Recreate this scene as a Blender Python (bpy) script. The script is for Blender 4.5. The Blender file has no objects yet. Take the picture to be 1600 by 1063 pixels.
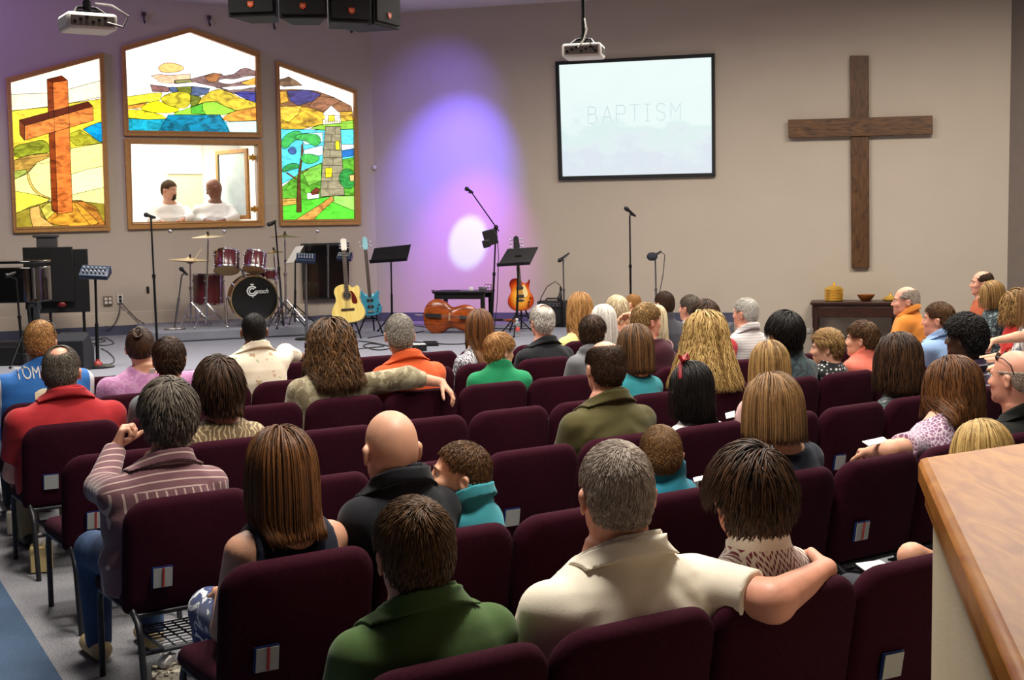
import bpy, bmesh, math, random
import numpy as np
from mathutils import Vector, Matrix, Euler

random.seed(7)
RNG = np.random.default_rng(11)
COL = bpy.context.scene.collection
PI = math.pi

# ------------------------------------------------------------------ camera model
F_PX, PITCH, ROLL, CAM_H = 2000.0, 0.0880, 0.0175, 1.956
CAM = np.array([0.0, 0.0, CAM_H])


def ray(px, py):
    u, v = (px - 800.0) / F_PX, (531.5 - py) / F_PX
    c, s = math.cos(ROLL), math.sin(ROLL)
    U, V = c * u + s * v, -s * u + c * v
    cp, sp = math.cos(PITCH), math.sin(PITCH)
    return np.array([U, cp + sp * V, -sp + cp * V])


def at(px, py, Y):
    """The point at depth Y (metres in front of the camera) seen at a pixel."""
    d = ray(px, py)
    return CAM + d * (Y / d[1])


def on_z(px, py, z):
    d = ray(px, py)
    return CAM + d * ((z - CAM_H) / d[2])


def on_plane(px, py, p0, n):
    d = ray(px, py)
    return CAM + d * (np.dot(p0 - CAM, n) / np.dot(d, n))


def V3(p):
    return Vector((float(p[0]), float(p[1]), float(p[2])))


cam_data = bpy.data.cameras.new('camera')
cam = bpy.data.objects.new('camera', cam_data)
COL.objects.link(cam)
cam_data.sensor_width = 36.0
cam_data.lens = 36.0 * F_PX / 1600.0
cam_data.clip_end = 200
_cp, _sp = math.cos(PITCH), math.sin(PITCH)
_fw = Vector((0, _cp, -_sp)); _up0 = Vector((0, _sp, _cp)); _rt0 = Vector((1, 0, 0))
_rt = math.cos(ROLL) * _rt0 - math.sin(ROLL) * _up0
_up = math.sin(ROLL) * _rt0 + math.cos(ROLL) * _up0
cam.matrix_world = Matrix(((_rt.x, _up.x, -_fw.x, 0), (_rt.y, _up.y, -_fw.y, 0), (_rt.z, _up.z, -_fw.z, CAM_H), (0, 0, 0, 1)))
bpy.context.scene.camera = cam

# ------------------------------------------------------------------ materials
MATS = {}


def lin(c):
    return tuple(((x / 255.0) / 12.92 if x / 255.0 <= 0.04045 else ((x / 255.0 + 0.055) / 1.055) ** 2.4) for x in c)


def mat(name, rgb, rough=0.6, metal=0.0, var=0.12, vscale=6.0, bump=0.0, bscale=60.0, emit=0.0, spec=0.5, sheen=0.0, coat=0.0):
    """A principled material whose colour is gently varied by noise."""
    if name in MATS:
        return MATS[name]
    m = bpy.data.materials.new(name); m.use_nodes = True
    nt = m.node_tree; b = nt.nodes['Principled BSDF']
    c = lin(rgb)
    b.inputs['Roughness'].default_value = rough
    b.inputs['Metallic'].default_value = metal
    b.inputs['Specular IOR Level'].default_value = spec
    if sheen:
        b.inputs['Sheen Weight'].default_value = sheen
    if coat:
        b.inputs['Coat Weight'].default_value = coat
    tc = nt.nodes.new('ShaderNodeTexCoord')
    n = nt.nodes.new('ShaderNodeTexNoise'); n.inputs['Scale'].default_value = vscale; n.inputs['Detail'].default_value = 4
    nt.links.new(tc.outputs['Object'], n.inputs['Vector'])
    r = nt.nodes.new('ShaderNodeValToRGB')
    r.color_ramp.elements[0].position = 0.3; r.color_ramp.elements[1].position = 0.7
    r.color_ramp.elements[0].color = (*[x * (1 - var) for x in c], 1)
    r.color_ramp.elements[1].color = (*[min(1, x * (1 + var)) for x in c], 1)
    nt.links.new(n.outputs['Fac'], r.inputs['Fac'])
    nt.links.new(r.outputs['Color'], b.inputs['Base Color'])
    if bump:
        n2 = nt.nodes.new('ShaderNodeTexNoise'); n2.inputs['Scale'].default_value = bscale; n2.inputs['Detail'].default_value = 3
        nt.links.new(tc.outputs['Object'], n2.inputs['Vector'])
        bp = nt.nodes.new('ShaderNodeBump'); bp.inputs['Strength'].default_value = bump; bp.inputs['Distance'].default_value = 0.01
        nt.links.new(n2.outputs['Fac'], bp.inputs['Height'])
        nt.links.new(bp.outputs['Normal'], b.inputs['Normal'])
    if emit:
        nt.links.new(r.outputs['Color'], b.inputs['Emission Color'])
        b.inputs['Emission Strength'].default_value = emit
    MATS[name] = m
    return m


def wood(name, dark, light, scale=3.0, axis=(1, 12, 12), rough=0.45, dist=2.5):
    if name in MATS:
        return MATS[name]
    m = mat(name, light, rough); nt = m.node_tree; b = nt.nodes['Principled BSDF']
    tc = [n for n in nt.nodes if n.type == 'TEX_COORD'][0]
    mp = nt.nodes.new('ShaderNodeMapping'); mp.inputs['Scale'].default_value = axis
    nt.links.new(tc.outputs['Object'], mp.inputs['Vector'])
    w = nt.nodes.new('ShaderNodeTexNoise'); w.inputs['Scale'].default_value = scale; w.inputs['Detail'].default_value = 8; w.inputs['Distortion'].default_value = dist
    nt.links.new(mp.outputs['Vector'], w.inputs['Vector'])
    r = nt.nodes.new('ShaderNodeValToRGB')
    r.color_ramp.elements[0].position = 0.32; r.color_ramp.elements[1].position = 0.68
    r.color_ramp.elements[0].color = (*lin(dark), 1); r.color_ramp.elements[1].color = (*lin(light), 1)
    nt.links.new(w.outputs['Fac'], r.inputs['Fac']); nt.links.new(r.outputs['Color'], b.inputs['Base Color'])
    return m


def pattern(name, kind, cols, scale=30.0, rough=0.8, width=0.5, bump=0.15):
    """Cloth with a printed or woven pattern: stripes, dots, blotches, zigzags."""
    if name in MATS:
        return MATS[name]
    m = mat(name, cols[0], rough, bump=bump, bscale=90, sheen=0.2); nt = m.node_tree; b = nt.nodes['Principled BSDF']
    tc = [n for n in nt.nodes if n.type == 'TEX_COORD'][0]
    N = nt.nodes.new; Lk = nt.links.new
    sep = N('ShaderNodeSeparateXYZ'); Lk(tc.outputs['Object'], sep.inputs[0])

    def math_(op, a, bb=None):
        q = N('ShaderNodeMath'); q.operation = op
        for i, v in enumerate((a, bb)):
            if v is None:
                continue
            if isinstance(v, (int, float)):
                q.inputs[i].default_value = v
            else:
                Lk(v, q.inputs[i])
        return q.outputs[0]

    def stripes(src, sc, w):
        return math_('LESS_THAN', math_('FRACT', math_('MULTIPLY', src, sc)), w)

    def mix(fac, c1, c2):
        q = N('ShaderNodeMixRGB'); Lk(fac, q.inputs['Fac'])
        for k, c in (('Color1', c1), ('Color2', c2)):
            if isinstance(c, tuple):
                q.inputs[k].default_value = (*lin(c), 1)
            else:
                Lk(c, q.inputs[k])
        return q.outputs['Color']
    if kind == 'hstripe':
        f = stripes(sep.outputs['Z'], scale, width); col = mix(f, cols[0], cols[1])
    elif kind == 'shirt_stripes':      # vertical stripes below a horizontally striped yoke
        v = mix(stripes(math_('ADD', sep.outputs['X'], math_('MULTIPLY', sep.outputs['Y'], 0.35)), scale, width), cols[0], cols[1])
        h = mix(stripes(math_('ADD', sep.outputs['Z'], math_('MULTIPLY', sep.outputs['Y'], 0.5)), scale, width), cols[0], cols[1])
        col = mix(math_('GREATER_THAN', sep.outputs['Z'], cols[2]), v, h)
    elif kind == 'dots':
        t = N('ShaderNodeTexVoronoi'); t.inputs['Scale'].default_value = scale; t.inputs['Randomness'].default_value = 0.25
        Lk(tc.outputs['Object'], t.inputs['Vector'])
        col = mix(math_('LESS_THAN', t.outputs['Distance'], width), cols[0], cols[1])
    elif kind == 'cells':              # pale rings around dark cells
        t = N('ShaderNodeTexVoronoi'); t.inputs['Scale'].default_value = scale; t.feature = 'DISTANCE_TO_EDGE'
        Lk(tc.outputs['Object'], t.inputs['Vector'])
        col = mix(math_('LESS_THAN', t.outputs['Distance'], width), cols[0], cols[1])
    elif kind == 'blotch':
        t = N('ShaderNodeTexNoise'); t.inputs['Scale'].default_value = scale; t.inputs['Detail'].default_value = 3; t.inputs['Distortion'].default_value = 1.5
        Lk(tc.outputs['Object'], t.inputs['Vector'])
        col = mix(math_('GREATER_THAN', t.outputs['Fac'], width), cols[0], cols[1])
        if len(cols) > 2:
            t2 = N('ShaderNodeTexNoise'); t2.inputs['Scale'].default_value = scale * 1.3; t2.inputs['Distortion'].default_value = 1.0
            mp = N('ShaderNodeMapping'); mp.inputs['Location'].default_value = (3.1, 7.7, 1.2)
            Lk(tc.outputs['Object'], mp.inputs['Vector']); Lk(mp.outputs['Vector'], t2.inputs['Vector'])
            col = mix(math_('GREATER_THAN', t2.outputs['Fac'], width + 0.03), col, cols[2])
    elif kind == 'swirl':              # thin wandering pale lines
        t = N('ShaderNodeTexWave'); t.inputs['Scale'].default_value = scale; t.inputs['Distortion'].default_value = 14; t.inputs['Detail'].default_value = 2; t.inputs['Detail Scale'].default_value = 1.2
        Lk(tc.outputs['Object'], t.inputs['Vector'])
        col = mix(math_('GREATER_THAN', t.outputs['Fac'], width), cols[0], cols[1])
    elif kind == 'zigzag':             # plain knit above, red zigzag bands below z = cols[2]
        zz = math_('ABSOLUTE', math_('SUBTRACT', math_('FRACT', math_('MULTIPLY', sep.outputs['X'], 15.0)), 0.5))
        f = stripes(math_('ADD', sep.outputs['Z'], math_('MULTIPLY', zz, 0.1)), scale, width)
        fx = stripes(sep.outputs['X'], 110.0, 0.7)
        f = math_('MULTIPLY', math_('MULTIPLY', f, fx), math_('LESS_THAN', sep.outputs['Z'], cols[2]))
        col = mix(f, cols[0], cols[1])
    elif kind == 'jersey':             # blue with white on the outer shoulders
        f = math_('GREATER_THAN', math_('ABSOLUTE', sep.outputs['X']), width)
        f2 = math_('LESS_THAN', math_('ABSOLUTE', sep.outputs['X']), width + 0.05)
        col = mix(math_('MULTIPLY', f, f2), cols[0], cols[1])
    Lk(col, b.inputs['Base Color'])
    return m


def hair_mat(name, dark, light, rough=0.46):
    if name in MATS:
        return MATS[name]
    m = bpy.data.materials.new(name); m.use_nodes = True
    nt = m.node_tree; b = nt.nodes['Principled BSDF']; N = nt.nodes.new; Lk = nt.links.new
    a = N('ShaderNodeVertexColor'); a.layer_name = 'lock'
    s = N('ShaderNodeSeparateColor'); Lk(a.outputs['Color'], s.inputs[0])
    tc = N('ShaderNodeTexCoord'); n = N('ShaderNodeTexNoise'); n.inputs['Scale'].default_value = 45; n.inputs['Detail'].default_value = 3
    Lk(tc.outputs['Object'], n.inputs['Vector'])
    ad = N('ShaderNodeMath'); ad.operation = 'MULTIPLY_ADD'; Lk(n.outputs['Fac'], ad.inputs[0]); ad.inputs[1].default_value = 0.5
    sb = N('ShaderNodeMath'); sb.operation = 'SUBTRACT'; Lk(s.outputs[0], sb.inputs[0]); sb.inputs[1].default_value = 0.25
    Lk(sb.outputs[0], ad.inputs[2])
    r = N('ShaderNodeValToRGB'); r.color_ramp.elements[0].color = (*lin(dark), 1); r.color_ramp.elements[1].color = (*lin(light), 1)
    r.color_ramp.elements[0].position = 0.15; r.color_ramp.elements[1].position = 0.9
    Lk(ad.outputs[0], r.inputs['Fac']); Lk(r.outputs['Color'], b.inputs['Base Color'])
    b.inputs['Roughness'].default_value = rough; b.inputs['Specular IOR Level'].default_value = 0.28
    n2 = N('ShaderNodeTexNoise'); n2.inputs['Scale'].default_value = 220; Lk(tc.outputs['Object'], n2.inputs['Vector'])
    bp = N('ShaderNodeBump'); bp.inputs['Strength'].default_value = 0.25; bp.inputs['Distance'].default_value = 0.004
    Lk(n2.outputs['Fac'], bp.inputs['Height']); Lk(bp.outputs['Normal'], b.inputs['Normal'])
    MATS[name] = m
    return m


# ------------------------------------------------------------------ mesh builder
class MB:
    def __init__(self):
        self.v = []; self.f = []; self.mi = []; self.col = None

    def add(self, vs, fs, mi=0):
        b = len(self.v)
        self.v.extend([tuple(map(float, p)) for p in vs]); self.f.extend([tuple(b + i for i in q) for q in fs]); self.mi.extend([mi] * len(fs))

    def box(self, c, size, rot=None, mi=0):
        hx, hy, hz = [s / 2 for s in size]
        vs = [Vector((sx * hx, sy * hy, sz * hz)) for sz in (-1, 1) for sy in (-1, 1) for sx in (-1, 1)]
        if rot is not None:
            R = Euler(rot).to_matrix() if not isinstance(rot, Matrix) else rot
            vs = [R @ p for p in vs]
        vs = [(p.x + c[0], p.y + c[1], p.z + c[2]) for p in vs]
        self.add(vs, [(0, 2, 3, 1), (4, 5, 7, 6), (0, 1, 5, 4), (2, 6, 7, 3), (0, 4, 6, 2), (1, 3, 7, 5)], mi)
        return self

    def tube(self, pts, r, n=8, mi=0, cap=True, flat=1.0):
        P = [Vector(tuple(map(float, p))) for p in pts]
        R = r if isinstance(r, (list, tuple)) else [r] * len(P)
        rings = []; prev = None
        for i, p in enumerate(P):
            t = (P[min(i + 1, len(P) - 1)] - P[max(i - 1, 0)])
            t = t.normalized() if t.length > 1e-9 else Vector((0, 0, 1))
            if prev is None:
                a = Vector((0, 0, 1)) if abs(t.z) < 0.9 else Vector((1, 0, 0))
                x = t.cross(a).normalized()
            else:
                x = (prev - t * prev.dot(t))
                x = x.normalized() if x.length > 1e-9 else t.orthogonal().normalized()
            prev = x; y = t.cross(x)
            rings.append([p + (x * math.cos(2 * PI * k / n) + y * (flat * math.sin(2 * PI * k / n))) * R[i] for k in range(n)])
        self.loft(rings, cap=cap, mi=mi)
        return self

    def loft(self, rings, cap=True, closed=True, mi=0):
        n = len(rings[0]); vs = [p for r in rings for p in r]; fs = []
        for i in range(len(rings) - 1):
            for k in range(n if closed else n - 1):
                k2 = (k + 1) % n
                fs.append((i * n + k, i * n + k2, (i + 1) * n + k2, (i + 1) * n + k))
        if cap and closed:
            fs.append(tuple(reversed(range(n)))); fs.append(tuple((len(rings) - 1) * n + k for k in range(n)))
        self.add(vs, fs, mi)
        return self

    def lathe(self, prof, n=24, c=(0, 0, 0), M=None, mi=0):
        """prof: [(radius, height)...] around local z, then turned by M and moved to c."""
        rings = []
        for r, h in prof:
            ring = []
            for k in range(n):
                p = Vector((r * math.cos(2 * PI * k / n), r * math.sin(2 * PI * k / n), h))
                if M is not None:
                    p = M @ p
                ring.append((p.x + c[0], p.y + c[1], p.z + c[2]))
            rings.append(ring)
        self.loft(rings, cap=False, mi=mi)
        return self

    def prism(self, poly, off, mi=0):
        """poly: 3-D outline; off: 3-D extrusion vector."""
        n = len(poly); P = [np.asarray(p, float) for p in poly]; o = np.asarray(off, float)
        self.add([*P, *[p + o for p in P]], [tuple(reversed(range(n))), tuple(range(n, 2 * n))] + [(k, (k + 1) % n, n + (k + 1) % n, n + k) for k in range(n)], mi)
        return self

    def sphere(self, c, r, nu=16, nv=10, M=None, mi=0):
        r = r if isinstance(r, (list, tuple)) else (r, r, r)
        rings = []
        for j in range(1, nv):
            th = PI * j / nv
            ring = []
            for k in range(nu):
                p = Vector((r[0] * math.sin(th) * math.cos(2 * PI * k / nu), r[1] * math.sin(th) * math.sin(2 * PI * k / nu), -r[2] * math.cos(th)))
                if M is not None:
                    p = M @ p
                ring.append((p.x + c[0], p.y + c[1], p.z + c[2]))
            rings.append(ring)
        self.loft(rings, mi=mi)
        return self

    def mesh(self, name):
        me = bpy.data.meshes.new(name)
        me.from_pydata(self.v, [], self.f); me.update()
        return me

    def build(self, name, ms, parent=None, smooth=40, bevel=0.0, fix=True):
        me = self.mesh(name)
        if fix:
            bm = bmesh.new(); bm.from_mesh(me); bmesh.ops.recalc_face_normals(bm, faces=bm.faces); bm.to_mesh(me); bm.free()
        ms = ms if isinstance(ms, (list, tuple)) else [ms]
        for m in ms:
            me.materials.append(m)
        if len(ms) > 1:
            me.polygons.foreach_set('material_index', self.mi)
        if smooth:
            me.shade_smooth()
            if smooth < 180:
                me.set_sharp_from_angle(angle=math.radians(smooth))
        o = bpy.data.objects.new(name, me); COL.objects.link(o)
        if parent is not None:
            o.parent = parent
        if bevel:
            md = o.modifiers.new('bevel', 'BEVEL'); md.width = bevel; md.segments = 2; md.limit_method = 'ANGLE'; md.angle_limit = math.radians(50)
        return o


def tag(o, label=None, cat=None, group=None, kind=None):
    if label: o['label'] = label
    if cat: o['category'] = cat
    if group: o['group'] = group
    if kind: o['kind'] = kind
    return o


def thing(name, label, cat, loc=(0, 0, 0), yaw=0.0, group=None):
    o = bpy.data.objects.new(name, None); COL.objects.link(o)
    o.location = tuple(map(float, loc)); o.rotation_euler = (0, 0, yaw)
    return tag(o, label, cat, group)


def struct(o):
    o['kind'] = 'structure'
    return o


def kids(o):
    return [c for c in bpy.data.objects if c.parent == o]


def text_mesh(s, size, shear=0.0, spacing=1.0):
    c = bpy.data.curves.new('lettering', 'FONT'); c.body = s; c.size = size; c.shear = shear; c.space_character = spacing
    c.align_x = 'CENTER'; c.align_y = 'CENTER'; c.resolution_u = 3
    o = bpy.data.objects.new('lettering', c); COL.objects.link(o)
    dg = bpy.context.evaluated_depsgraph_get()
    me = bpy.data.meshes.new_from_object(o.evaluated_get(dg))
    v = np.array([x.co[:] for x in me.vertices]); f = [tuple(p.vertices) for p in me.polygons]
    bpy.data.objects.remove(o); bpy.data.curves.remove(c); bpy.data.meshes.remove(me)
    return v, f


def chaikin(pts, it=2):
    for _ in range(it):
        q = []
        for i in range(len(pts)):
            a, b = np.array(pts[i], float), np.array(pts[(i + 1) % len(pts)], float)
            q += [tuple(a * .75 + b * .25), tuple(a * .25 + b * .75)]
        pts = q
    return pts


def rot_to(d):
    """Matrix turning +z to direction d."""
    return Vector((0, 0, 1)).rotation_difference(V3(d).normalized()).to_matrix()
# ------------------------------------------------------------------ room shell
K = at(588, 400, 19.4); K[2] = 0.0                        # the foot of the corner between the two front walls
AL, AR = math.radians(28), math.radians(15)
DL = np.array([-math.cos(AL), -math.sin(AL), 0.0])         # along the window wall, away from the corner
DR = np.array([math.cos(AR), -math.sin(AR), 0.0])          # along the cross wall, away from the corner
NL = np.array([math.sin(AL), -math.cos(AL), 0.0])          # normals into the room
NR = np.array([-math.sin(AR), -math.cos(AR), 0.0])
UP = np.array([0.0, 0.0, 1.0])
CEIL, STAGE, RISER = 5.15, 0.57, 0.71


def wl(px, py, off=0.0):
    p = on_plane(px, py, K + NL * off, NL)
    return p


def wr(px, py, off=0.0):
    return on_plane(px, py, K + NR * off, NR)


M_wall = mat('painted_wall', (192, 179, 163), 0.85, var=0.02, vscale=2, bump=0.08, bscale=140)
M_wains = mat('wall_lower_paint', (202, 188, 169), 0.85, var=0.02, bump=0.08, bscale=140)
M_carpet = mat('stage_carpet', (126, 128, 140), 0.95, var=0.10, vscale=60, bump=0.4, bscale=220)
M_carpet2 = mat('floor_carpet', (134, 134, 140), 0.95, var=0.35, vscale=90, bump=0.4, bscale=240)
M_carpet3 = mat('aisle_carpet', (62, 84, 112), 0.95, var=0.12, vscale=70, bump=0.4, bscale=240)
M_base = mat('carpet_base', (78, 80, 100), 0.95, var=0.12, vscale=50, bump=0.3, bscale=200)
M_black = mat('black_plastic', (14, 14, 16), 0.45, var=0.2)
M_blackm = mat('black_metal', (16, 16, 18), 0.4, 0.3, var=0.2)
M_chrome = mat('chrome', (205, 205, 210), 0.18, 1.0, var=0.05)
M_steel = mat('grey_steel', (140, 138, 140), 0.3, 0.9, var=0.1)
M_oak = wood('oak_frame', (166, 116, 58), (204, 152, 84), 4)
M_white = mat('white_plastic', (225, 222, 215), 0.4, var=0.03)
M_brass = mat('polished_brass', (246, 200, 92), .2, .7, var=0.03, vscale=3)
M_paper = mat('white_paper', (235, 232, 225), 0.8, var=0.03)

# floor, aisle strip, ceiling
MB().box((2, 8, -0.05), (30, 36, 0.1)).build('floor', M_carpet2)
struct(bpy.data.objects['floor'])
a0, a1 = on_z(0, 908, 0.0), on_z(97, 1063, 0.0)
dA = (a1 - a0) / np.linalg.norm(a1 - a0)
pa, pb = a0 - dA * 7, a1 + dA * 3
lf = np.array([dA[1], -dA[0], 0.0]);  lf = lf if lf[0] < 0 else -lf
struct(MB().prism([pa + UP * .001, pb + UP * .001, pb + lf * 4 + UP * .001, pa + lf * 4 + UP * .001], UP * .004).build('floor_aisle_strip', M_carpet3))

LEN_L = 9.0
RE = wr(1576, 300); LEN_R = float(np.dot(RE - K, DR))
TH = 0.14


def wall_piece(mb, D, N, u0, u1, z0, z1, th=TH):
    P = [K + D * u0 + UP * z0, K + D * u1 + UP * z0, K + D * u1 + UP * z1, K + D * u0 + UP * z1]
    mb.prism(P, -N * th)


def uz(D, p):
    return float(np.dot(p - K, D)), float(p[2])


# opening for the baptistry window
q = [uz(DL, wl(x, y)) for x, y in ((203, 225), (401, 227), (403, 346), (206, 350))]
OU0, OU1 = min(q[1][0], q[2][0]), max(q[0][0], q[3][0])
OZ0, OZ1 = (q[2][1] + q[3][1]) / 2, (q[0][1] + q[1][1]) / 2
mb = MB()
wall_piece(mb, DL, NL, 0, OU0, 0, CEIL); wall_piece(mb, DL, NL, OU1, LEN_L, 0, CEIL)
wall_piece(mb, DL, NL, OU0, OU1, 0, OZ0); wall_piece(mb, DL, NL, OU0, OU1, OZ1, CEIL)
struct(mb.build('wall_left', M_wall, smooth=0))
mb = MB(); wall_piece(mb, DR, NR, -0.05, LEN_R, 0, CEIL)
struct(mb.build('wall_right', M_wall, smooth=0))
SE = np.array([0.42, -0.907, 0.0]); SE /= np.linalg.norm(SE)
SN = np.array([-SE[1], SE[0], 0.0]); SN = -SN if SN[0] > 0 else SN
ce = K + DR * LEN_R
M_dim = mat('side_wall_shaded', (120, 108, 100), 0.85, var=0.03, bump=0.08, bscale=140)  # wall colour darkened: the side wall's weaker light is put into it
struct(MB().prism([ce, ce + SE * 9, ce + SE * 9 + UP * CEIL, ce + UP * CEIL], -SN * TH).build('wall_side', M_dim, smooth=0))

M_ceil = mat('ceiling_tile', (215, 205, 215), 0.9, var=0.04, vscale=3, bump=0.2, bscale=120)
mb = MB().box((2, 8, CEIL + 0.05), (30, 36, 0.1))
struct(mb.build('ceiling', M_ceil, smooth=0))

# wainscot step on the window wall, carpet base along both walls
zb = wl(200, 487)[2]
mb = MB(); P = [K + DL * 0.0 + UP * STAGE, K + DL * LEN_L + UP * STAGE, K + DL * LEN_L + UP * zb, K + UP * zb]
u_w = uz(DL, wl(476, 475))[0]
P = [K + DL * u_w + UP * STAGE, K + DL * LEN_L + UP * STAGE, K + DL * LEN_L + UP * zb, K + DL * u_w + UP * zb]
struct(mb.prism(P, NL * .025).build('trim_1', M_wains, bevel=.008))
UB = float(np.dot(wr(1147, 490) - K, DR))
mb = MB(); mb.prism([K + UP * STAGE + NL * .026, K + DL * LEN_L + UP * STAGE + NL * .026, K + DL * LEN_L + UP * (STAGE + .13) + NL * .026, K + UP * (STAGE + .13) + NL * .026], NL * .012)
struct(mb.build('baseboard_left', M_base))
mb = MB(); mb.prism([K + UP * (STAGE + .001), K + DR * UB + UP * (STAGE + .001), K + DR * UB + UP * (STAGE + .13), K + UP * (STAGE + .13)], NR * .012)
struct(mb.build('baseboard_right', M_base))

# stage platform
Rb = K + DR * UB
F1, F2, F3 = at(1060, 520, 14.3), at(700, 520, 12.75), at(160, 560, 11.9)
F4 = K + DL * LEN_L + NL * 3.2
Rf = Rb + NR * 1.6
poly = [p * np.array([1, 1, 0]) for p in (K, Rb, Rf, F1, F2, F3, F4, K + DL * LEN_L)]
mb = MB().prism([p + UP * .002 for p in poly], UP * (STAGE - .002))
struct(mb.build('floor_stage', M_carpet, smooth=0, bevel=.02))
# drum riser
r0, r1 = on_z(236, 519, RISER), on_z(512, 506, RISER)
dv = (r1 - r0) / np.linalg.norm(r1 - r0); nv = np.array([-dv[1], dv[0], 0.0])
RB = 1.72
rp = [r0, r0 + dv * .12 - nv * .09, r1 - dv * .15 - nv * .06, r1, r1 + nv * RB, r0 + nv * RB]
rp = [p * np.array([1, 1, 0]) + UP * (STAGE + .002) for p in rp]
mb = MB().prism(rp, UP * (RISER - STAGE - .002))
struct(mb.build('floor_drum_riser', M_carpet, bevel=.02))

# ------------------------------------------------------------------ stained glass
M_lead = mat('lead_came', (66, 56, 44), 0.6, 0.3)


def glass_mat(name, strength):
    m = bpy.data.materials.new(name); m.use_nodes = True
    nt = m.node_tree; b = nt.nodes['Principled BSDF']; N = nt.nodes.new; Lk = nt.links.new
    a = N('ShaderNodeVertexColor'); a.layer_name = 'glass'
    tc = N('ShaderNodeTexCoord'); mp = N('ShaderNodeMapping'); mp.inputs['Scale'].default_value = (2.2, 2.2, 4.5)
    Lk(tc.outputs['Object'], mp.inputs['Vector'])
    n = N('ShaderNodeTexNoise'); n.inputs['Scale'].default_value = 2.4; n.inputs['Detail'].default_value = 5; n.inputs['Distortion'].default_value = 1.6
    Lk(mp.outputs['Vector'], n.inputs['Vector'])
    r = N('ShaderNodeValToRGB'); e = r.color_ramp.elements
    e[0].position = 0.33; e[0].color = (0.32, 0.26, 0.22, 1); e[1].position = 0.62; e[1].color = (1.25, 1.25, 1.15, 1)
    Lk(n.outputs['Fac'], r.inputs['Fac'])
    # alpha of the vertex colour says how streaky a piece is
    mx = N('ShaderNodeMixRGB'); mx.blend_type = 'MULTIPLY'; Lk(a.outputs['Alpha'], mx.inputs['Fac']); Lk(a.outputs['Color'], mx.inputs['Color1']); Lk(r.outputs['Color'], mx.inputs['Color2'])
    Lk(mx.outputs['Color'], b.inputs['Base Color']); Lk(mx.outputs['Color'], b.inputs['Emission Color'])
    b.inputs['Emission Strength'].default_value = strength; b.inputs['Roughness'].default_value = 0.25
    MATS[name] = m
    return m


M_glass = glass_mat('backlit_art_glass', 1.1)
# pieces: (outline in crop pixels, colour, streakiness, smooth?, lead?)
S, H = True, False
LEFT_W = dict(sc=673 / 190, o=(0, 70), outer=[(30, 187), (570, 45), (607, 1030), (72, 1043)], inner=[(57, 212), (547, 78), (578, 998), (90, 1012)], pieces=[
    ([(57, 212), (547, 78), (578, 998), (90, 1012)], (255, 250, 225), .1, H, H),
    ([(59, 275), (300, 268), (552, 200), (556, 290), (330, 335), (62, 368)], (255, 244, 196), .2, H, 1),
    ([(62, 366), (275, 345), (350, 330), (558, 300), (568, 545), (380, 575), (300, 610), (75, 640)], (230, 214, 60), .6, H, 1),
    ([(360, 505), (440, 470), (540, 530), (566, 545), (420, 560)], (170, 170, 40), .8, H, 1),
    ([(70, 560), (160, 545), (250, 520), (290, 598), (180, 605), (78, 635)], (138, 150, 34), .9, S, 1),
    ([(78, 640), (150, 612), (290, 598), (310, 650), (200, 660), (150, 715), (80, 745)], (176, 140, 60), .6, H, 1),
    ([(79, 700), (145, 690), (150, 715), (80, 745)], (150, 165, 70), .5, H, 1),
    ([(80, 745), (150, 710), (200, 655), (300, 610), (400, 572), (568, 545), (576, 882), (400, 870), (280, 860), (86, 932)], (255, 246, 142), .22, H, 1),
    ([(385, 720), (480, 690), (573, 672), (575, 790), (392, 832)], (255, 250, 170), .15, H, 1),
    ([(82, 810), (180, 828), (280, 852), (250, 875), (86, 932)], (222, 214, 70), .4, H, 1),
    ([(145, 715), (158, 712), (172, 770), (215, 825), (280, 848), (278, 860), (205, 832), (160, 775)], (205, 176, 84), .3, S, 1),
    ([(458, 468), (500, 448), (545, 430), (563, 430), (566, 540), (545, 537), (500, 500)], (0, 146, 206), .7, H, 1),
    ([(86, 935), (170, 895), (280, 865), (400, 862), (576, 882), (578, 998), (90, 1012)], (142, 128, 40), .6, H, 1),
    ([(400, 862), (450, 862), (530, 900), (578, 990), (578, 998), (500, 1000), (440, 930)], (166, 110, 40), .9, H, 1),
    ([(222, 905), (275, 868), (400, 860), (460, 900), (520, 960), (560, 1000), (300, 1005), (240, 960)], (196, 140, 44), 1, S, 1),
    ([(222, 905), (275, 868), (300, 930), (255, 970)], (186, 178, 70), .5, H, 1),
    ([(165, 905), (215, 890), (225, 950), (300, 1005), (180, 1008), (165, 950)], (200, 160, 84), .4, H, 1),
    ([(258, 192), (290, 208), (318, 938), (285, 915)], (126, 52, 14), .9, H, 1),
    ([(258, 192), (340, 172), (372, 198), (290, 210)], (96, 34, 8), .6, H, 1),
    ([(290, 210), (372, 198), (400, 925), (318, 938)], (206, 112, 46), .8, H, 1),
    ([(105, 418), (485, 315), (512, 342), (135, 450)], (84, 28, 6), .5, H, 1),
    ([(105, 418), (135, 450), (133, 530), (108, 497)], (118, 54, 16), .7, H, 1),
    ([(135, 450), (512, 342), (515, 420), (135, 530)], (214, 126, 56), .8, H, 1)])
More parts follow.
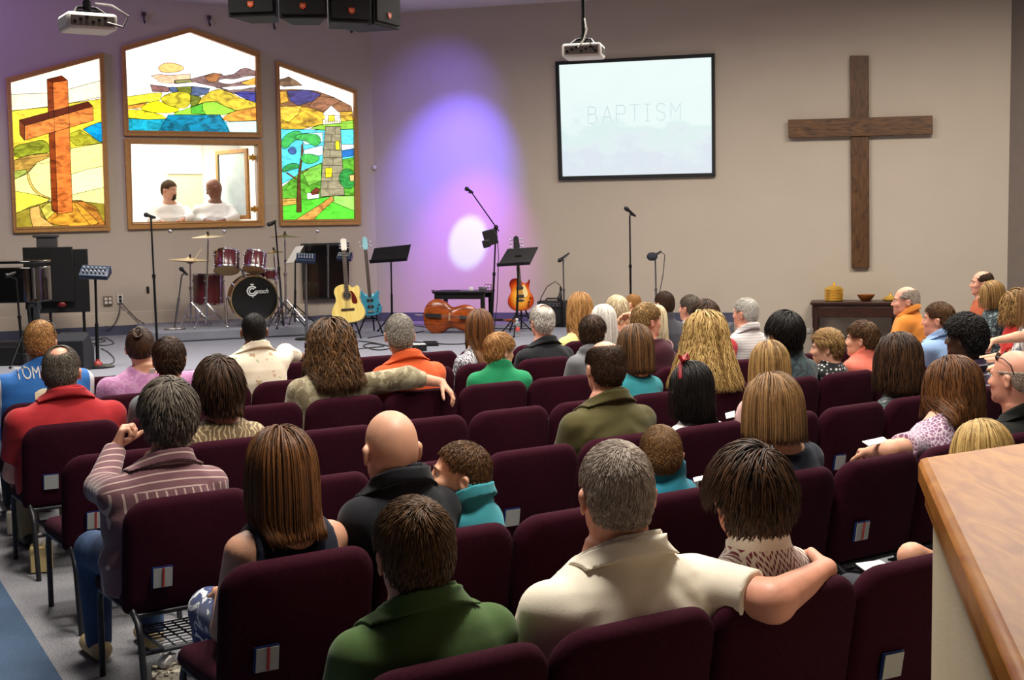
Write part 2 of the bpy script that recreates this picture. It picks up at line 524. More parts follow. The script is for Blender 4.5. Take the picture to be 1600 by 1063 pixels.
MID_W = dict(sc=1417 / 240, o=(180, 40), outer=[(50, 195), (680, 24), (1325, 246), (1350, 1035), (75, 1020)], inner=[(88, 238), (683, 68), (1285, 290), (1297, 988), (118, 970)], pieces=[
    ([(88, 238), (683, 68), (1285, 290), (1297, 988), (118, 970)], (255, 255, 255), .0, H, H),
    ([(90, 260), (300, 260), (380, 400), (330, 470), (320, 620), (104, 655), (92, 420)], (255, 252, 246), .05, H, 1),
    ([(300, 255), (690, 265), (880, 265), (820, 460), (600, 360), (400, 345)], (255, 255, 252), .0, H, 1),
    ([(500, 122), (890, 148), (760, 260), (595, 250)], (255, 255, 255), .0, H, 1),
    ([(390, 385), (440, 350), (520, 342), (600, 365), (640, 395), (600, 425), (500, 438), (410, 430)], (248, 196, 116), .3, S, 1),
    ([(330, 465), (400, 450), (500, 460), (690, 448), (690, 495), (545, 505), (540, 532), (430, 535)], (238, 196, 156), .4, H, 1),
    ([(545, 505), (690, 495), (830, 460), (900, 440), (975, 445), (1000, 465), (1090, 450), (1150, 405), (1200, 390), (1288, 420), (1288, 560), (1100, 575), (930, 578), (760, 532), (545, 538)], (134, 106, 104), .7, H, 1),
    ([(545, 505), (690, 497), (720, 528), (560, 536)], (130, 130, 80), .6, H, 1),
    ([(825, 470), (900, 442), (975, 445), (930, 522), (850, 522)], (160, 104, 60), .6, H, 1),
    ([(1150, 530), (1288, 482), (1288, 552), (1200, 548)], (226, 170, 64), .5, H, 1),
    ([(940, 512), (1000, 490), (1100, 500), (1200, 470), (1288, 466), (1288, 490), (1150, 515), (1060, 542), (980, 532)], (255, 255, 252), .0, S, 1),
    ([(320, 540), (420, 560), (500, 570), (490, 615), (340, 612)], (136, 96, 92), .6, H, 1),
    ([(490, 570), (700, 562), (870, 580), (850, 632), (760, 652), (700, 642), (500, 612)], (80, 100, 140), .7, H, 1),
    ([(560, 570), (700, 562), (700, 632), (580, 612)], (116, 126, 36), .6, H, 1),
    ([(960, 580), (1090, 592), (1288, 570), (1288, 630), (1100, 632)], (120, 96, 100), .6, H, 1),
    ([(1090, 622), (1180, 610), (1288, 614), (1290, 715), (1150, 658)], (56, 56, 150), .7, H, 1),
    ([(320, 505), (360, 500), (430, 532), (560, 540), (720, 525), (930, 572), (900, 585), (720, 560), (560, 568), (440, 560), (322, 545)], (255, 255, 252), .0, H, 1),
    ([(970, 575), (1060, 565), (1200, 555), (1288, 548), (1288, 570), (1150, 592), (1050, 597)], (255, 255, 252), .0, H, 1),
    ([(105, 660), (330, 625), (430, 620), (410, 690), (260, 720), (110, 742)], (236, 226, 60), .5, H, 1),
    ([(110, 742), (300, 705), (230, 765), (110, 772)], (226, 160, 60), .6, H, 1),
    ([(690, 640), (790, 660), (760, 730), (690, 760)], (110, 124, 30), .8, H, 1),
    ([(400, 680), (470, 630), (620, 605), (690, 630), (700, 700), (660, 760), (600, 768), (480, 742)], (200, 190, 46), .7, S, 1),
    ([(740, 745), (800, 660), (870, 610), (950, 585), (1060, 620), (1150, 670), (1290, 710), (1292, 762), (1100, 792), (1000, 742), (900, 702), (800, 722)], (206, 184, 50), .9, H, 1),
    ([(110, 780), (220, 775), (430, 825), (470, 862), (300, 868), (115, 855)], (228, 222, 40), .7, H, 1),
    ([(210, 768), (330, 700), (410, 696), (480, 740), (610, 768), (540, 812), (300, 805)], (255, 240, 24), .15, S, 1),
    ([(540, 808), (690, 755), (830, 705), (930, 702), (1000, 745), (1115, 788), (1000, 825), (820, 825), (540, 825)], (152, 216, 60), .3, H, 1),
    ([(690, 757), (800, 720), (800, 780), (830, 822), (700, 812)], (84, 186, 50), .4, H, 1),
    ([(980, 870), (1010, 830), (1100, 790), (1292, 752), (1295, 877), (1060, 887)], (228, 160, 56), .8, H, 1),
    ([(110, 858), (300, 870), (470, 862), (480, 825), (960, 825), (1010, 892), (1295, 882), (1297, 988), (118, 970)], (20, 160, 190), .8, H, 1),
    ([(485, 825), (955, 825), (1045, 984), (395, 975)], (0, 122, 160), .9, H, 1),
    ([(1012, 890), (1295, 882), (1297, 988), (1050, 984)], (196, 246, 250), .2, H, 1)])
RIGHT_W = dict(sc=591 / 150, o=(420, 90), outer=[(38, 20), (535, 205), (560, 1030), (65, 1037)], inner=[(57, 55), (515, 222), (522, 995), (80, 1000)], pieces=[
    ([(57, 55), (515, 222), (522, 995), (80, 1000)], (255, 255, 252), .0, H, H),
    ([(58, 168), (58, 135), (90, 130), (120, 118), (170, 145), (205, 172), (90, 180)], (120, 94, 70), .8, H, 1),
    ([(62, 198), (150, 195), (290, 205), (400, 245), (506, 300), (512, 335), (300, 335), (200, 302), (65, 302)], (136, 92, 56), .9, H, 1),
    ([(110, 205), (240, 200), (320, 225), (290, 262), (180, 296), (130, 270)], (62, 56, 124), .8, H, 1),
    ([(66, 210), (105, 208), (120, 270), (70, 285)], (206, 156, 44), .6, H, 1),
    ([(300, 240), (410, 250), (440, 270), (330, 330), (240, 300)], (150, 100, 70), .8, H, 1),
    ([(65, 302), (200, 298), (330, 337), (512, 332), (516, 402), (330, 412), (180, 447), (68, 442)], (210, 172, 44), 1, H, 1),
    ([(66, 302), (198, 298), (180, 350), (120, 400), (68, 380)], (226, 190, 60), .6, H, 1),
    ([(250, 437), (330, 410), (516, 386), (518, 442), (330, 447)], (136, 196, 56), .4, H, 1),
    ([(68, 440), (330, 446), (518, 440), (521, 622), (300, 660), (76, 782)], (84, 202, 222), .5, H, 1),
    ([(180, 470), (330, 460), (330, 520), (220, 540)], (190, 236, 240), .3, H, 1),
    ([(440, 535), (519, 535), (520, 560), (440, 575)], (220, 244, 240), .2, H, 1),
    ([(440, 575), (520, 562), (520, 605), (445, 615)], (30, 110, 190), .5, H, 1),
    ([(210, 570), (330, 540), (330, 600), (220, 620)], (210, 240, 244), .2, H, 1),
    ([(76, 800), (200, 700), (320, 650), (521, 615), (522, 855), (400, 852), (80, 905)], (88, 166, 48), .7, H, 1),
    ([(200, 700), (320, 652), (320, 760), (240, 790)], (120, 190, 70), .5, H, 1),
    ([(80, 885), (250, 872), (400, 850), (521, 850), (522, 995), (80, 1000)], (84, 200, 52), .4, H, 1),
    ([(400, 852), (521, 850), (522, 945), (390, 890)], (150, 210, 100), .3, H, 1),
    ([(80, 870), (165, 866), (168, 902), (80, 915)], (200, 160, 76), .5, H, 1),
    ([(160, 1000), (240, 950), (320, 900), (385, 850), (398, 880), (330, 940), (270, 1000)], (206, 150, 76), .8, H, 1),
    ([(345, 425), (437, 425), (446, 600), (462, 848), (312, 857), (330, 600)], (146, 140, 112), .5, H, 1),
    ([(325, 382), (440, 372), (440, 405), (330, 415)], (226, 220, 196), .2, H, 1),
    ([(338, 340), (432, 335), (434, 382), (340, 386)], (255, 255, 240), .1, H, 1),
    ([(328, 345), (380, 295), (438, 350), (432, 358), (334, 356)], (240, 236, 228), .1, H, 1),
    ([(363, 357), (400, 355), (400, 392), (363, 394)], (255, 226, 40), .0, H, 1),
    ([(405, 515), (428, 513), (431, 568), (407, 571)], (255, 232, 30), .0, H, 1),
    ([(343, 681), (385, 679), (386, 736), (344, 738)], (255, 232, 30), .0, H, 1),
    ([(190, 625), (201, 630), (188, 740), (197, 952), (166, 952), (172, 740)], (92, 56, 26), .6, H, 1),
    ([(100, 712), (108, 706), (165, 742), (172, 756), (160, 752)], (92, 56, 26), .6, H, H),
    ([(240, 682), (244, 690), (196, 718), (184, 718)], (92, 56, 26), .6, H, H),
    ([(195, 540), (206, 520), (208, 580), (198, 640), (190, 630)], (92, 56, 26), .6, H, H),
    ([(70, 510), (120, 460), (190, 450), (200, 490), (140, 520), (110, 560), (75, 560)], (60, 176, 84), .5, S, 1),
    ([(150, 480), (230, 468), (300, 475), (320, 520), (280, 555), (220, 510), (160, 510)], (66, 180, 80), .5, S, 1),
    ([(190, 600), (250, 592), (310, 610), (300, 640), (240, 660), (195, 640)], (70, 184, 80), .5, S, 1),
    ([(75, 690), (110, 655), (170, 650), (190, 680), (130, 690), (80, 710)], (50, 150, 76), .5, S, 1),
    ([(105, 570), (150, 545), (170, 590), (130, 600)], (60, 90, 150), .6, S, 1),
    ([(430, 710), (470, 680), (520, 700), (522, 800), (470, 812), (425, 770)], (44, 140, 62), .7, S, 1),
    ([(490, 725), (518, 722), (518, 760), (495, 762)], (240, 190, 120), .2, H, 1),
    ([(228, 836), (305, 828), (302, 866), (232, 874)], (236, 238, 226), .1, H, 1),
    ([(250, 832), (284, 800), (310, 812), (302, 838), (262, 848)], (110, 50, 30), .3, H, 1)])
BRICKS = [(425, 345, 437)] + [(425 + k * 48, 345 - k * 3.6, 437 + k * 2.8) for k in range(1, 9)]


def stained_window(name, W, extra=()):
    sc, o = W['sc'], W['o']
    PX = lambda p: (p[0] / sc + o[0], p[1] / sc + o[1])
    org = wl(*PX(W['inner'][0])); org = K + DL * np.dot(org - K, DL)
    root = bpy.data.objects.new(name, None); COL.objects.link(root); struct(root)
    outer = [wl(*PX(p)) for p in W['outer']]; inner = [wl(*PX(p)) for p in W['inner']]
    n = len(outer); fr = MB()
    for k in range(n):
        k2 = (k + 1) % n
        a, b, c, d = outer[k], outer[k2], inner[k2], inner[k]
        fr.prism([a + NL * .002, b + NL * .002, c + NL * .002, d + NL * .002], NL * .06)
        m1, m2 = a * .35 + d * .65, b * .35 + c * .65
        fr.prism([m1 + NL * .06, m2 + NL * .06, c + NL * .06, d + NL * .06], NL * .014)
    fr.build('window_frame', M_oak, root, smooth=30, bevel=.006)
    me_v, me_f, me_c = [], [], []; ld = MB()
    for i, (poly, col, st, sm, lead) in enumerate(W['pieces']):
        p = chaikin(poly, 2) if sm else poly
        lay = .012 + .0008 * i
        P = [wl(*PX(t)) + NL * lay for t in p]
        b = len(me_v); me_v += [tuple(t) for t in P]; me_f.append(tuple(range(b, b + len(P))))
        cc = lin(col); g = 1.15 if min(col) > 235 else 1.0
        me_c += [(cc[0] * g, cc[1] * g, cc[2] * g, st)] * len(P)
        if lead:
            r = .0016 if min(col) > 235 else .0036
            Q = P + [P[0]]
            for a, b2 in zip(Q[:-1], Q[1:]):
                ld.tube([a + NL * .001, b2 + NL * .001], r, 4)
    for a, b2, r in extra:
        ld.tube([wl(*PX(a)) + NL * .045, wl(*PX(b2)) + NL * .045], r, 4)
    me = bpy.data.meshes.new('stained_glass'); me.from_pydata(me_v, [], me_f)
    at_ = me.color_attributes.new('glass', 'FLOAT_COLOR', 'POINT')
    at_.data.foreach_set('color', np.array(me_c, dtype=np.float32).ravel())
    me.materials.append(M_glass)
    g = bpy.data.objects.new('stained_glass', me); COL.objects.link(g); g.parent = root
    ld.build('leading', M_lead, root, smooth=0)
    return root


stained_window('window_1', LEFT_W)
ex = [((500, 122), (600, 250), .0015), ((683, 70), (690, 265), .002), ((890, 148), (720, 330), .002), ((300, 260), (430, 440), .002), ((1140, 240), (1000, 440), .002), ((90, 420), (330, 420), .002), ((640, 390), (850, 440), .002), ((880, 262), (1284, 330), .002)]
stained_window('window_2', MID_W, ex)
ex = [((x0, y), (x1, y), .003) for y, x0, x1 in BRICKS] + [((345 - k * 3.6 + (38 if k % 2 else 58), 425 + k * 48), (345 - k * 3.6 + (36 if k % 2 else 58), 425 + (k + 1) * 48), .003) for k in range(8)] + [((330 + j * 14, 414), (330 + j * 14, 385), .003) for j in range(1, 8)]
stained_window('window_3', RIGHT_W, ex)

# ------------------------------------------------------------------ baptistry window and the bright room behind it
root = bpy.data.objects.new('window_4', None); COL.objects.link(root); struct(root)
fo = [wl(*p) for p in ((193, 217), (408, 219.5), (412, 353), (199, 359))]
fi = [wl(*p) for p in ((203, 225), (401, 227), (403, 346), (206, 350))]
fr = MB()
for k in range(4):
    k2 = (k + 1) % 4
    fr.prism([fo[k] + NL * .002, fo[k2] + NL * .002, fi[k2] + NL * .002, fi[k] + NL * .002], NL * .06)
    fr.prism([fi[k] + NL * .002, fi[k2] + NL * .002, fi[k2] * .85 + fo[k2] * .15 + NL * .002, fi[k] * .85 + fo[k] * .15 + NL * .002], NL * .075)
fr.build('window_frame', M_oak, root, smooth=30, bevel=.006)
mb = MB()
lo = K + DL * ((OU0 + OU1) / 2) + UP * (OZ0 - .0) - NL * (TH / 2)
mb.prism([K + DL * OU0 + UP * OZ0 + NL * .0, K + DL * OU1 + UP * OZ0, K + DL * OU1 + UP * OZ0 - NL * (TH + .05), K + DL * OU0 + UP * OZ0 - NL * (TH + .05)], UP * .02)
mb.build('window_sill', M_oak, root)
M_bw = mat('baptistry_white_wall', (240, 238, 232), 0.8, var=0.01)
M_by = mat('baptistry_cream_wall', (226, 222, 176), 0.8, var=0.02)
BD = 2.1
zf = OZ0 - 1.02


def BP(u, d, z):
    return K + DL * u - NL * d + UP * z


u0, u1 = OU0 - .35, OU1 + .5
BZ = OZ1 + .25
d0 = TH + .02
for nm, P, off, m in (
        ('wall_baptistry_back', [BP(u0, BD, zf), BP(u1, BD, zf), BP(u1, BD, BZ), BP(u0, BD, BZ)], -NL * .05, M_bw),
        ('wall_baptistry_left', [BP(u1, d0, zf), BP(u1, BD, zf), BP(u1, BD, BZ), BP(u1, d0, BZ)], DL * .05, M_bw),
        ('wall_baptistry_right', [BP(u0, d0, zf), BP(u0, BD, zf), BP(u0, BD, BZ), BP(u0, d0, BZ)], -DL * .05, M_bw),
        ('floor_baptistry', [BP(u0, d0, zf - .05), BP(u1, d0, zf - .05), BP(u1, BD, zf - .05), BP(u0, BD, zf - .05)], UP * .05, M_bw),
        ('ceiling_baptistry', [BP(u0, d0, BZ), BP(u1, d0, BZ), BP(u1, BD, BZ), BP(u0, BD, BZ)], UP * .05, M_bw)):
    struct(MB().prism(P, off).build(nm, m, smooth=0))


def uback(px, d):
    return float(np.dot(on_plane(px, 290, K - NL * d, NL) - K, DL))


# cream passage in the middle of the back wall, with its lower lintel
ua, ub = uback(262, BD - .02), uback(316, BD - .02)
zt = on_plane(290, 272, K - NL * BD, NL)[2]
struct(MB().prism([BP(ua, BD - .01, zf), BP(ub, BD - .01, zf), BP(ub, BD - .01, zt), BP(ua, BD - .01, zt)], NL * .02).build('trim_2', M_by, smooth=0))
M_by2 = mat('baptistry_cream_light', (236, 233, 212), 0.8, var=0.01)
struct(MB().prism([BP(ua, BD - .01, zt), BP(ub, BD - .01, zt), BP(ub, BD - .01, BZ), BP(ua, BD - .01, BZ)], NL * .05).build('trim_3', M_by2, smooth=0))
# the glazed sash folded open into the room at the right, on two brass hinges
root = bpy.data.objects.new('window_5', None); COL.objects.link(root); struct(root)
us = OU0 + .10
sz0, sz1 = OZ0 + .04, OZ1 - .03
sd = -NL * .75 + DL * .32; sd = sd / np.linalg.norm(sd); sn = np.cross(sd, UP)
s0 = K + DL * us - NL * (TH + .03)
fr = MB()
wS = .72
for (x0, x1, z0, z1) in ((0, .06, sz0, sz1), (wS - .05, wS, sz0, sz1), (.06, wS - .05, sz0, sz0 + .06), (.06, wS - .05, sz1 - .06, sz1)):
    fr.prism([s0 + sd * x0 + UP * z0, s0 + sd * x1 + UP * z0, s0 + sd * x1 + UP * z1, s0 + sd * x0 + UP * z1], sn * .04)
fr.build('sash_frame', M_oak, root, bevel=.004)
fr = MB(); fr.prism([s0 + sd * (wS - .07) + UP * (sz0 + .06) + sn * .005, s0 + sd * (wS - .05) + UP * (sz0 + .06) + sn * .005, s0 + sd * (wS - .05) + UP * (sz1 - .06) + sn * .005, s0 + sd * (wS - .07) + UP * (sz1 - .06) + sn * .005], sn * .03)
fr.build('edge_strip', mat('dark_edge', (50, 56, 50), .5), root)
M_pane = mat('pale_obscure_glass', (206, 222, 216), 0.25, var=0.12, vscale=5)
MB().prism([s0 + sd * .06 + UP * (sz0 + .06) + sn * .015, s0 + sd * (wS - .07) + UP * (sz0 + .06) + sn * .015, s0 + sd * (wS - .07) + UP * (sz1 - .06) + sn * .015, s0 + sd * .06 + UP * (sz1 - .06) + sn * .015], sn * .01).build('pane', M_pane, root, smooth=0)
for py in (247, 327):
    z = on_plane(398, py, K - NL * TH, NL)[2]
    c = K + DL * (OU0 + .05) + UP * z - NL * (TH * .5)
    MB().box(c, (.10, .03, .06), (0, 0, AL)).tube([c + UP * -.05 + NL * .03, c + UP * .05 + NL * .03], .014).build('hinge', M_brass, root)
# ------------------------------------------------------------------ wall-hung and ceiling-hung things
def quad_prism(mb, pts, N, o0, th, mi=0):
    P = [p + N * o0 for p in pts]
    mb.prism(P, N * th, mi)


# projection screen
so = [wr(*p) for p in ((869, 97), (1117, 84), (1118, 276), (874, 282))]
si = [wr(*p) for p in ((874.5, 102), (1112, 90), (1113, 270.5), (880, 276))]
root = thing('projection_screen', 'wide projection screen with black border showing the word BAPTISM on pale blue', 'screen', K + DR * np.dot(so[3] - K, DR) + UP * so[3][2])
inv = -np.array(root.location[:])
fr = MB()
for k in range(4):
    k2 = (k + 1) % 4
    quad_prism(fr, [so[k] + inv, so[k2] + inv, si[k2] + inv, si[k] + inv], NR, .004, .06)
fr.build('border', mat('screen_border', (10, 14, 16), .6), root, bevel=.003)
m = bpy.data.materials.new('projected_picture'); m.use_nodes = True; nt = m.node_tree; b = nt.nodes['Principled BSDF']
tc = nt.nodes.new('ShaderNodeTexCoord'); sp_ = nt.nodes.new('ShaderNodeSeparateXYZ'); nt.links.new(tc.outputs['Object'], sp_.inputs[0])
n = nt.nodes.new('ShaderNodeTexNoise'); n.inputs['Scale'].default_value = 2.6; n.inputs['Detail'].default_value = 6
mp = nt.nodes.new('ShaderNodeMapping'); mp.inputs['Scale'].default_value = (1, 1, 1.6); nt.links.new(tc.outputs['Object'], mp.inputs['Vector']); nt.links.new(mp.outputs['Vector'], n.inputs['Vector'])
hgt = si[0][2] - si[3][2]
r = nt.nodes.new('ShaderNodeValToRGB'); r.color_ramp.elements[0].position = 0.0
mr = nt.nodes.new('ShaderNodeMapRange'); mr.inputs['From Min'].default_value = 0.0; mr.inputs['From Max'].default_value = hgt
ad = nt.nodes.new('ShaderNodeMath'); ad.operation = 'MULTIPLY_ADD'; ad.inputs[1].default_value = 1.3; nt.links.new(n.outputs['Fac'], ad.inputs[0])
nt.links.new(sp_.outputs['Z'], ad.inputs[2]); sb = nt.nodes.new('ShaderNodeMath'); sb.operation = 'SUBTRACT'; sb.inputs[1].default_value = .65; nt.links.new(ad.outputs[0], sb.inputs[0])
nt.links.new(sb.outputs[0], mr.inputs['Value']); nt.links.new(mr.outputs[0], r.inputs['Fac'])
e = r.color_ramp.elements
e[0].color = (*lin((226, 232, 240)), 1); e[1].position = 1.0; e[1].color = (*lin((240, 255, 253)), 1)
for ps, cc in ((.16, (222, 232, 241)), (.30, (228, 241, 244)), (.42, (222, 243, 241)), (.52, (236, 252, 250))):
    q_ = e.new(ps); q_.color = (*lin(cc), 1)
nt.links.new(r.outputs['Color'], b.inputs['Emission Color']); b.inputs['Emission Strength'].default_value = 0.78; b.inputs['Base Color'].default_value = (.05, .05, .05, 1); b.inputs['Roughness'].default_value = .9
MB().prism([p + inv + NR * .02 for p in si], NR * .012).build('picture', m, root, smooth=0)
LET = {'B': [[(0, 0), (0, 1), (.7, .95), (.8, .75), (.65, .55), (0, .52)], [(.65, .55), (.9, .4), (.9, .12), (.7, 0), (0, 0)]], 'A': [[(0, 0), (.5, 1), (1, 0)], [(.2, .35), (.8, .35)]],
       'P': [[(0, 0), (0, 1), (.7, 1), (.9, .85), (.9, .62), (.7, .48), (0, .48)]], 'T': [[(0, 1), (1, 1)], [(.5, 1), (.5, 0)]], 'I': [[(.2, 1), (.8, 1)], [(.5, 1), (.5, 0)], [(.2, 0), (.8, 0)]],
       'S': [[(.9, .85), (.7, 1), (.25, 1), (.05, .82), (.1, .6), (.85, .4), (.95, .2), (.75, 0), (.25, 0), (0, .15)]], 'M': [[(0, 0), (0, 1), (.5, .45), (1, 1), (1, 0)]]}
tx = MB()
for ch, x0 in zip('BAPTISM', (920, 942, 964, 985, 1005, 1026, 1049)):
    yb = 193 - (x0 - 920) * .047; yt = yb - 26
    for st in LET[ch]:
        P = [wr(x0 + a * 15, yb + (yt - yb) * c) + inv + NR * .034 for a, c in st]
        for a, c in zip(P[:-1], P[1:]):
            tx.tube([a, c], .0075, 4)
m2 = mat('projected_letters', (186, 206, 206), .8, emit=.62, var=0.0)
tx.build('lettering', m2, root, smooth=0)

# big wooden cross on the wall
M_cross = wood('cross_wood', (58, 34, 14), (104, 68, 34), 2.2, axis=(6, 6, 1.2))
M_cross2 = wood('cross_wood_bar', (60, 36, 14), (116, 78, 40), 2.2, axis=(1.2, 1.2, 7))
cc = wr(1344, 260)
root = thing('wall_cross', 'large plain dark wooden cross mounted on the wall above the brass plates', 'cross', cc)
MB().prism([wr(*p) - cc + NR * .003 for p in ((1328, 88), (1357.5, 88), (1358.5, 418), (1330.5, 418.5))], NR * .07).build('upright_beam', M_cross, root, bevel=.006)
MB().prism([wr(*p) - cc + NR * .045 for p in ((1232, 188), (1456.5, 181.5), (1457, 210.5), (1232.5, 216.5))], NR * .06).build('crossbeam', M_cross2, root, bevel=.006)

# outlets and plates
def plate(name, label, c, D, N, w, h, m, n=2, wm=None):
    root = thing(name, label, 'outlet', c)
    X = D if D is DR else -D
    MB().prism([X * (-w / 2) + UP * (-h / 2), X * (w / 2) + UP * (-h / 2), X * (w / 2) + UP * (h / 2), X * (-w / 2) + UP * (h / 2)], N * .012).build('plate', m, root, bevel=.002)
    for i in range(n):
        for j in range(2):
            ox, oz = (0 if n == 1 else (i - .5) * w * .46), (j - .5) * h * .42
            MB().box((X * ox + UP * oz + N * .014), (w * (.3 if n > 1 else .45), .02, h * .3), (0, 0, math.atan2(X[1], X[0]))).build('socket', wm or M_white, root)
    return root


M_plate = mat('brown_plate', (120, 96, 72), .5)
plate('wall_outlet', 'brown four-socket outlet plate on the wall left of the drums', wl(168.5, 470, .026), DL, NL, .12, .12, M_plate)
plate('wall_outlet', 'white outlet with two cables plugged in, left of the drums', wl(187.5, 467, .026), DL, NL, .075, .115, M_white, 1, M_black)
plate('wall_outlet', 'small outlet plate above the right end of the black table', wr(763, 450), DR, NR, .10, .115, M_plate)
plate('wall_outlet', 'white outlet plate low on the wall left of the brown credenza', wr(1259, 517), DR, NR, .13, .065, M_white, 2)
o = MB().box((0, 0, 0), (.035, .03, .09), (0, 0, AL)).build('wall_switch', M_black, bevel=.006); o.location = wl(231, 453, .012)
tag(o, 'tiny black wall plate behind the tall microphone stand left of the drums', 'switch')
o = MB().sphere((0, 0, 0), .035).build('wall_sensor', M_white); o.location = wl(585, 262, .03)
tag(o, 'small round white sensor on the wall right of the lighthouse window', 'sensor')
for i, (px, py, l) in enumerate(((225, 28, 'small dark wall hook above the left side of the middle arched window'), (327, 33, 'small dark wall hook above the peak of the middle arched window, to its right'), (428, 38, 'small dark wall hook above the left end of the lighthouse window'), (548, 44, 'small dark wall hook above the right end of the lighthouse window'))):
    mb = MB(); mb.box((0, 0, .05), (.05, .05, .05)); mb.tube([(0, 0, .06), (0, 0, -.04), (0, -.03, -.07), (0, -.06, -.05)], .012)
    o = mb.build('wall_hook', mat('hook_brown', (70, 58, 58), .6)); o.location = wl(px, py, .03); o.rotation_euler = (0, 0, AL)
    tag(o, l, 'hook', 'wall hooks above the stained windows')

# hanging loudspeakers
M_grille = mat('speaker_grille', (22, 22, 24), .7, var=.25, bump=.5, bscale=420)
M_cab = mat('speaker_cabinet', (26, 26, 28), .6, bump=.2, bscale=120)
M_badge = mat('orange_badge', (225, 84, 30), .4)
spk = [((356, 25), (431, 26), 11.0, 10.95, 'leftmost of the four black loudspeakers hanging from the ceiling'),
       ((436, 27), (512, 30), 10.93, 10.97, 'second black hanging loudspeaker from the left end of the cluster'),
       ((515, 32), (582, 39), 10.98, 11.12, 'third black hanging loudspeaker from the left end of the cluster'),
       ((585, 39), (625, 46), 11.14, 11.5, 'rightmost hanging black loudspeaker, turned away to the right')]
for (a, b_, ya, yb, l) in spk:
    A_, B_ = at(*a, ya), at(*b_, yb); B_[2] = A_[2] = (A_[2] + B_[2]) / 2
    X = (B_ - A_); w = np.linalg.norm(X); X /= w; Nf = np.array([X[1], -X[0], 0.0]); Nf = Nf if Nf[1] < 0 else -Nf
    c = (A_ + B_) / 2
    root = thing('hanging_loudspeaker', l, 'loudspeaker', c, 0, 'hanging loudspeaker cluster')
    hh = .78
    tl = lambda z: Nf * (-.0 - z * .0)
    mb = MB(); mb.prism([X * (-w / 2), X * (w / 2), X * (w / 2 - .08) - Nf * .38, X * (-w / 2 + .08) - Nf * .38], UP * hh)
    mb.build('cabinet', M_cab, root, bevel=.012)
    mb = MB(); mb.prism([X * (-w / 2 + .015) + UP * .03 + Nf * .002, X * (w / 2 - .015) + UP * .03 + Nf * .002, X * (w / 2 - .015) + UP * (hh - .03) + Nf * .002, X * (-w / 2 + .015) + UP * (hh - .03) + Nf * .002], Nf * .02)
    mb.build('grille', M_grille, root, bevel=.006)
    bw = .052
    ng = Nf * .023
    mb = MB(); mb.prism([X * -bw / 2 + UP * .12 + ng, X * -bw / 2 + UP * .085 + ng, UP * .068 + ng, X * bw / 2 + UP * .085 + ng, X * bw / 2 + UP * .12 + ng], Nf * .006)
    bd = mb.build('badge', M_badge, root)
    v, f = text_mesh('JBL', .024)
    mb = MB(); mb.add([X * p[0] + UP * (p[1] + .098) + Nf * .030 for p in v], f); mb.build('lettering', M_white, bd, smooth=0, fix=False)
    mb = MB()
    for sx in (-.3, .3):
        mb.tube([X * (w * sx) - Nf * .15 + UP * hh, X * (w * sx) - Nf * .15 + UP * (CEIL - c[2])], .01, 6)
    mb.build('hanging_rod', M_blackm, root)


# projectors on ceiling poles
def projector(label, c, yaw, w, d, h, pole):
    root = thing('projector', label, 'projector', c, yaw, 'ceiling projectors')
    b = MB().box((0, 0, 0), (w, d, h)).build('body', mat('projector_white', (242, 238, 230), .4, var=.02), root, bevel=.025)
    MB().box((0, -d / 2 - .001, 0), (w * .86, .012, h * .62)).build('connector_panel', mat('projector_grey', (128, 120, 112), .5), root, bevel=.004)
    mb = MB()
    for k in range(7):
        mb.box((-w * .36 + k * w * .12, -d / 2 - .008, (-.1 + .14 * (k % 3)) * h), (w * .06, .012, h * .16))
    mb.build('connector', M_black, root)
    mb = MB()
    for k in range(8):
        mb.box((w / 2 + .001, -d * .3 + k * d * .085, 0), (.008, d * .045, h * .5))
    mb.build('vent', mat('vent_grey', (96, 92, 88), .6), root)
    mb = MB().lathe([(.0, d / 2 + .05), (.05, d / 2 + .05), (.055, d / 2 + .0)], 20, (0, 0, 0), Matrix.Rotation(-PI / 2, 3, 'X')); mb.build('lens', M_black, root)
    mb = MB().box((0, 0, h / 2 + .012), (w * .5, d * .5, .024)).tube([(0, 0, h / 2), (0, 0, h / 2 + .1)], .03, 10)
    for sx in (-1, 1):
        mb.tube([(sx * w * .3, -d * .25, h / 2), (sx * w * .2, 0, h / 2 + .05), (0, 0, h / 2 + .06)], .012, 6)
    mb.build('mount', M_blackm, root)
    MB().tube([(0, 0, h / 2 + .08), (0, 0, CEIL - c[2])], .022, 12).build('ceiling_pole', M_blackm, root)
    return root


p = at(912, 81, 13.0)
pr = projector('white projector on a long ceiling pole above the projection screen', p, math.radians(-12), .39, .32, .135, 0)
MB().tube([(0.02, -.05, .32), (.05, -.12, .2), (.03, -.16, .1), (-.03, -.17, .02)], .008, 6).build('cable', M_white, pr)
MB().tube([(0.02, -.05, .25), (.06, -.14, .12), (.12, -.17, .0)], .006, 6).build('cable', M_black, pr)
p = at(137, 37, 9.5)
pr = projector('white projector hanging at upper left, seen from below with its cable looping out', p, math.radians(32), .36, .30, .12, 0)
MB().tube([(.05, -.05, .14), (.14, -.14, .12), (.24, -.2, .04), (.2, -.2, -.04), (.1, -.16, -.01)], .009, 6).build('cable', mat('grey_cable', (110, 104, 104), .5), pr)

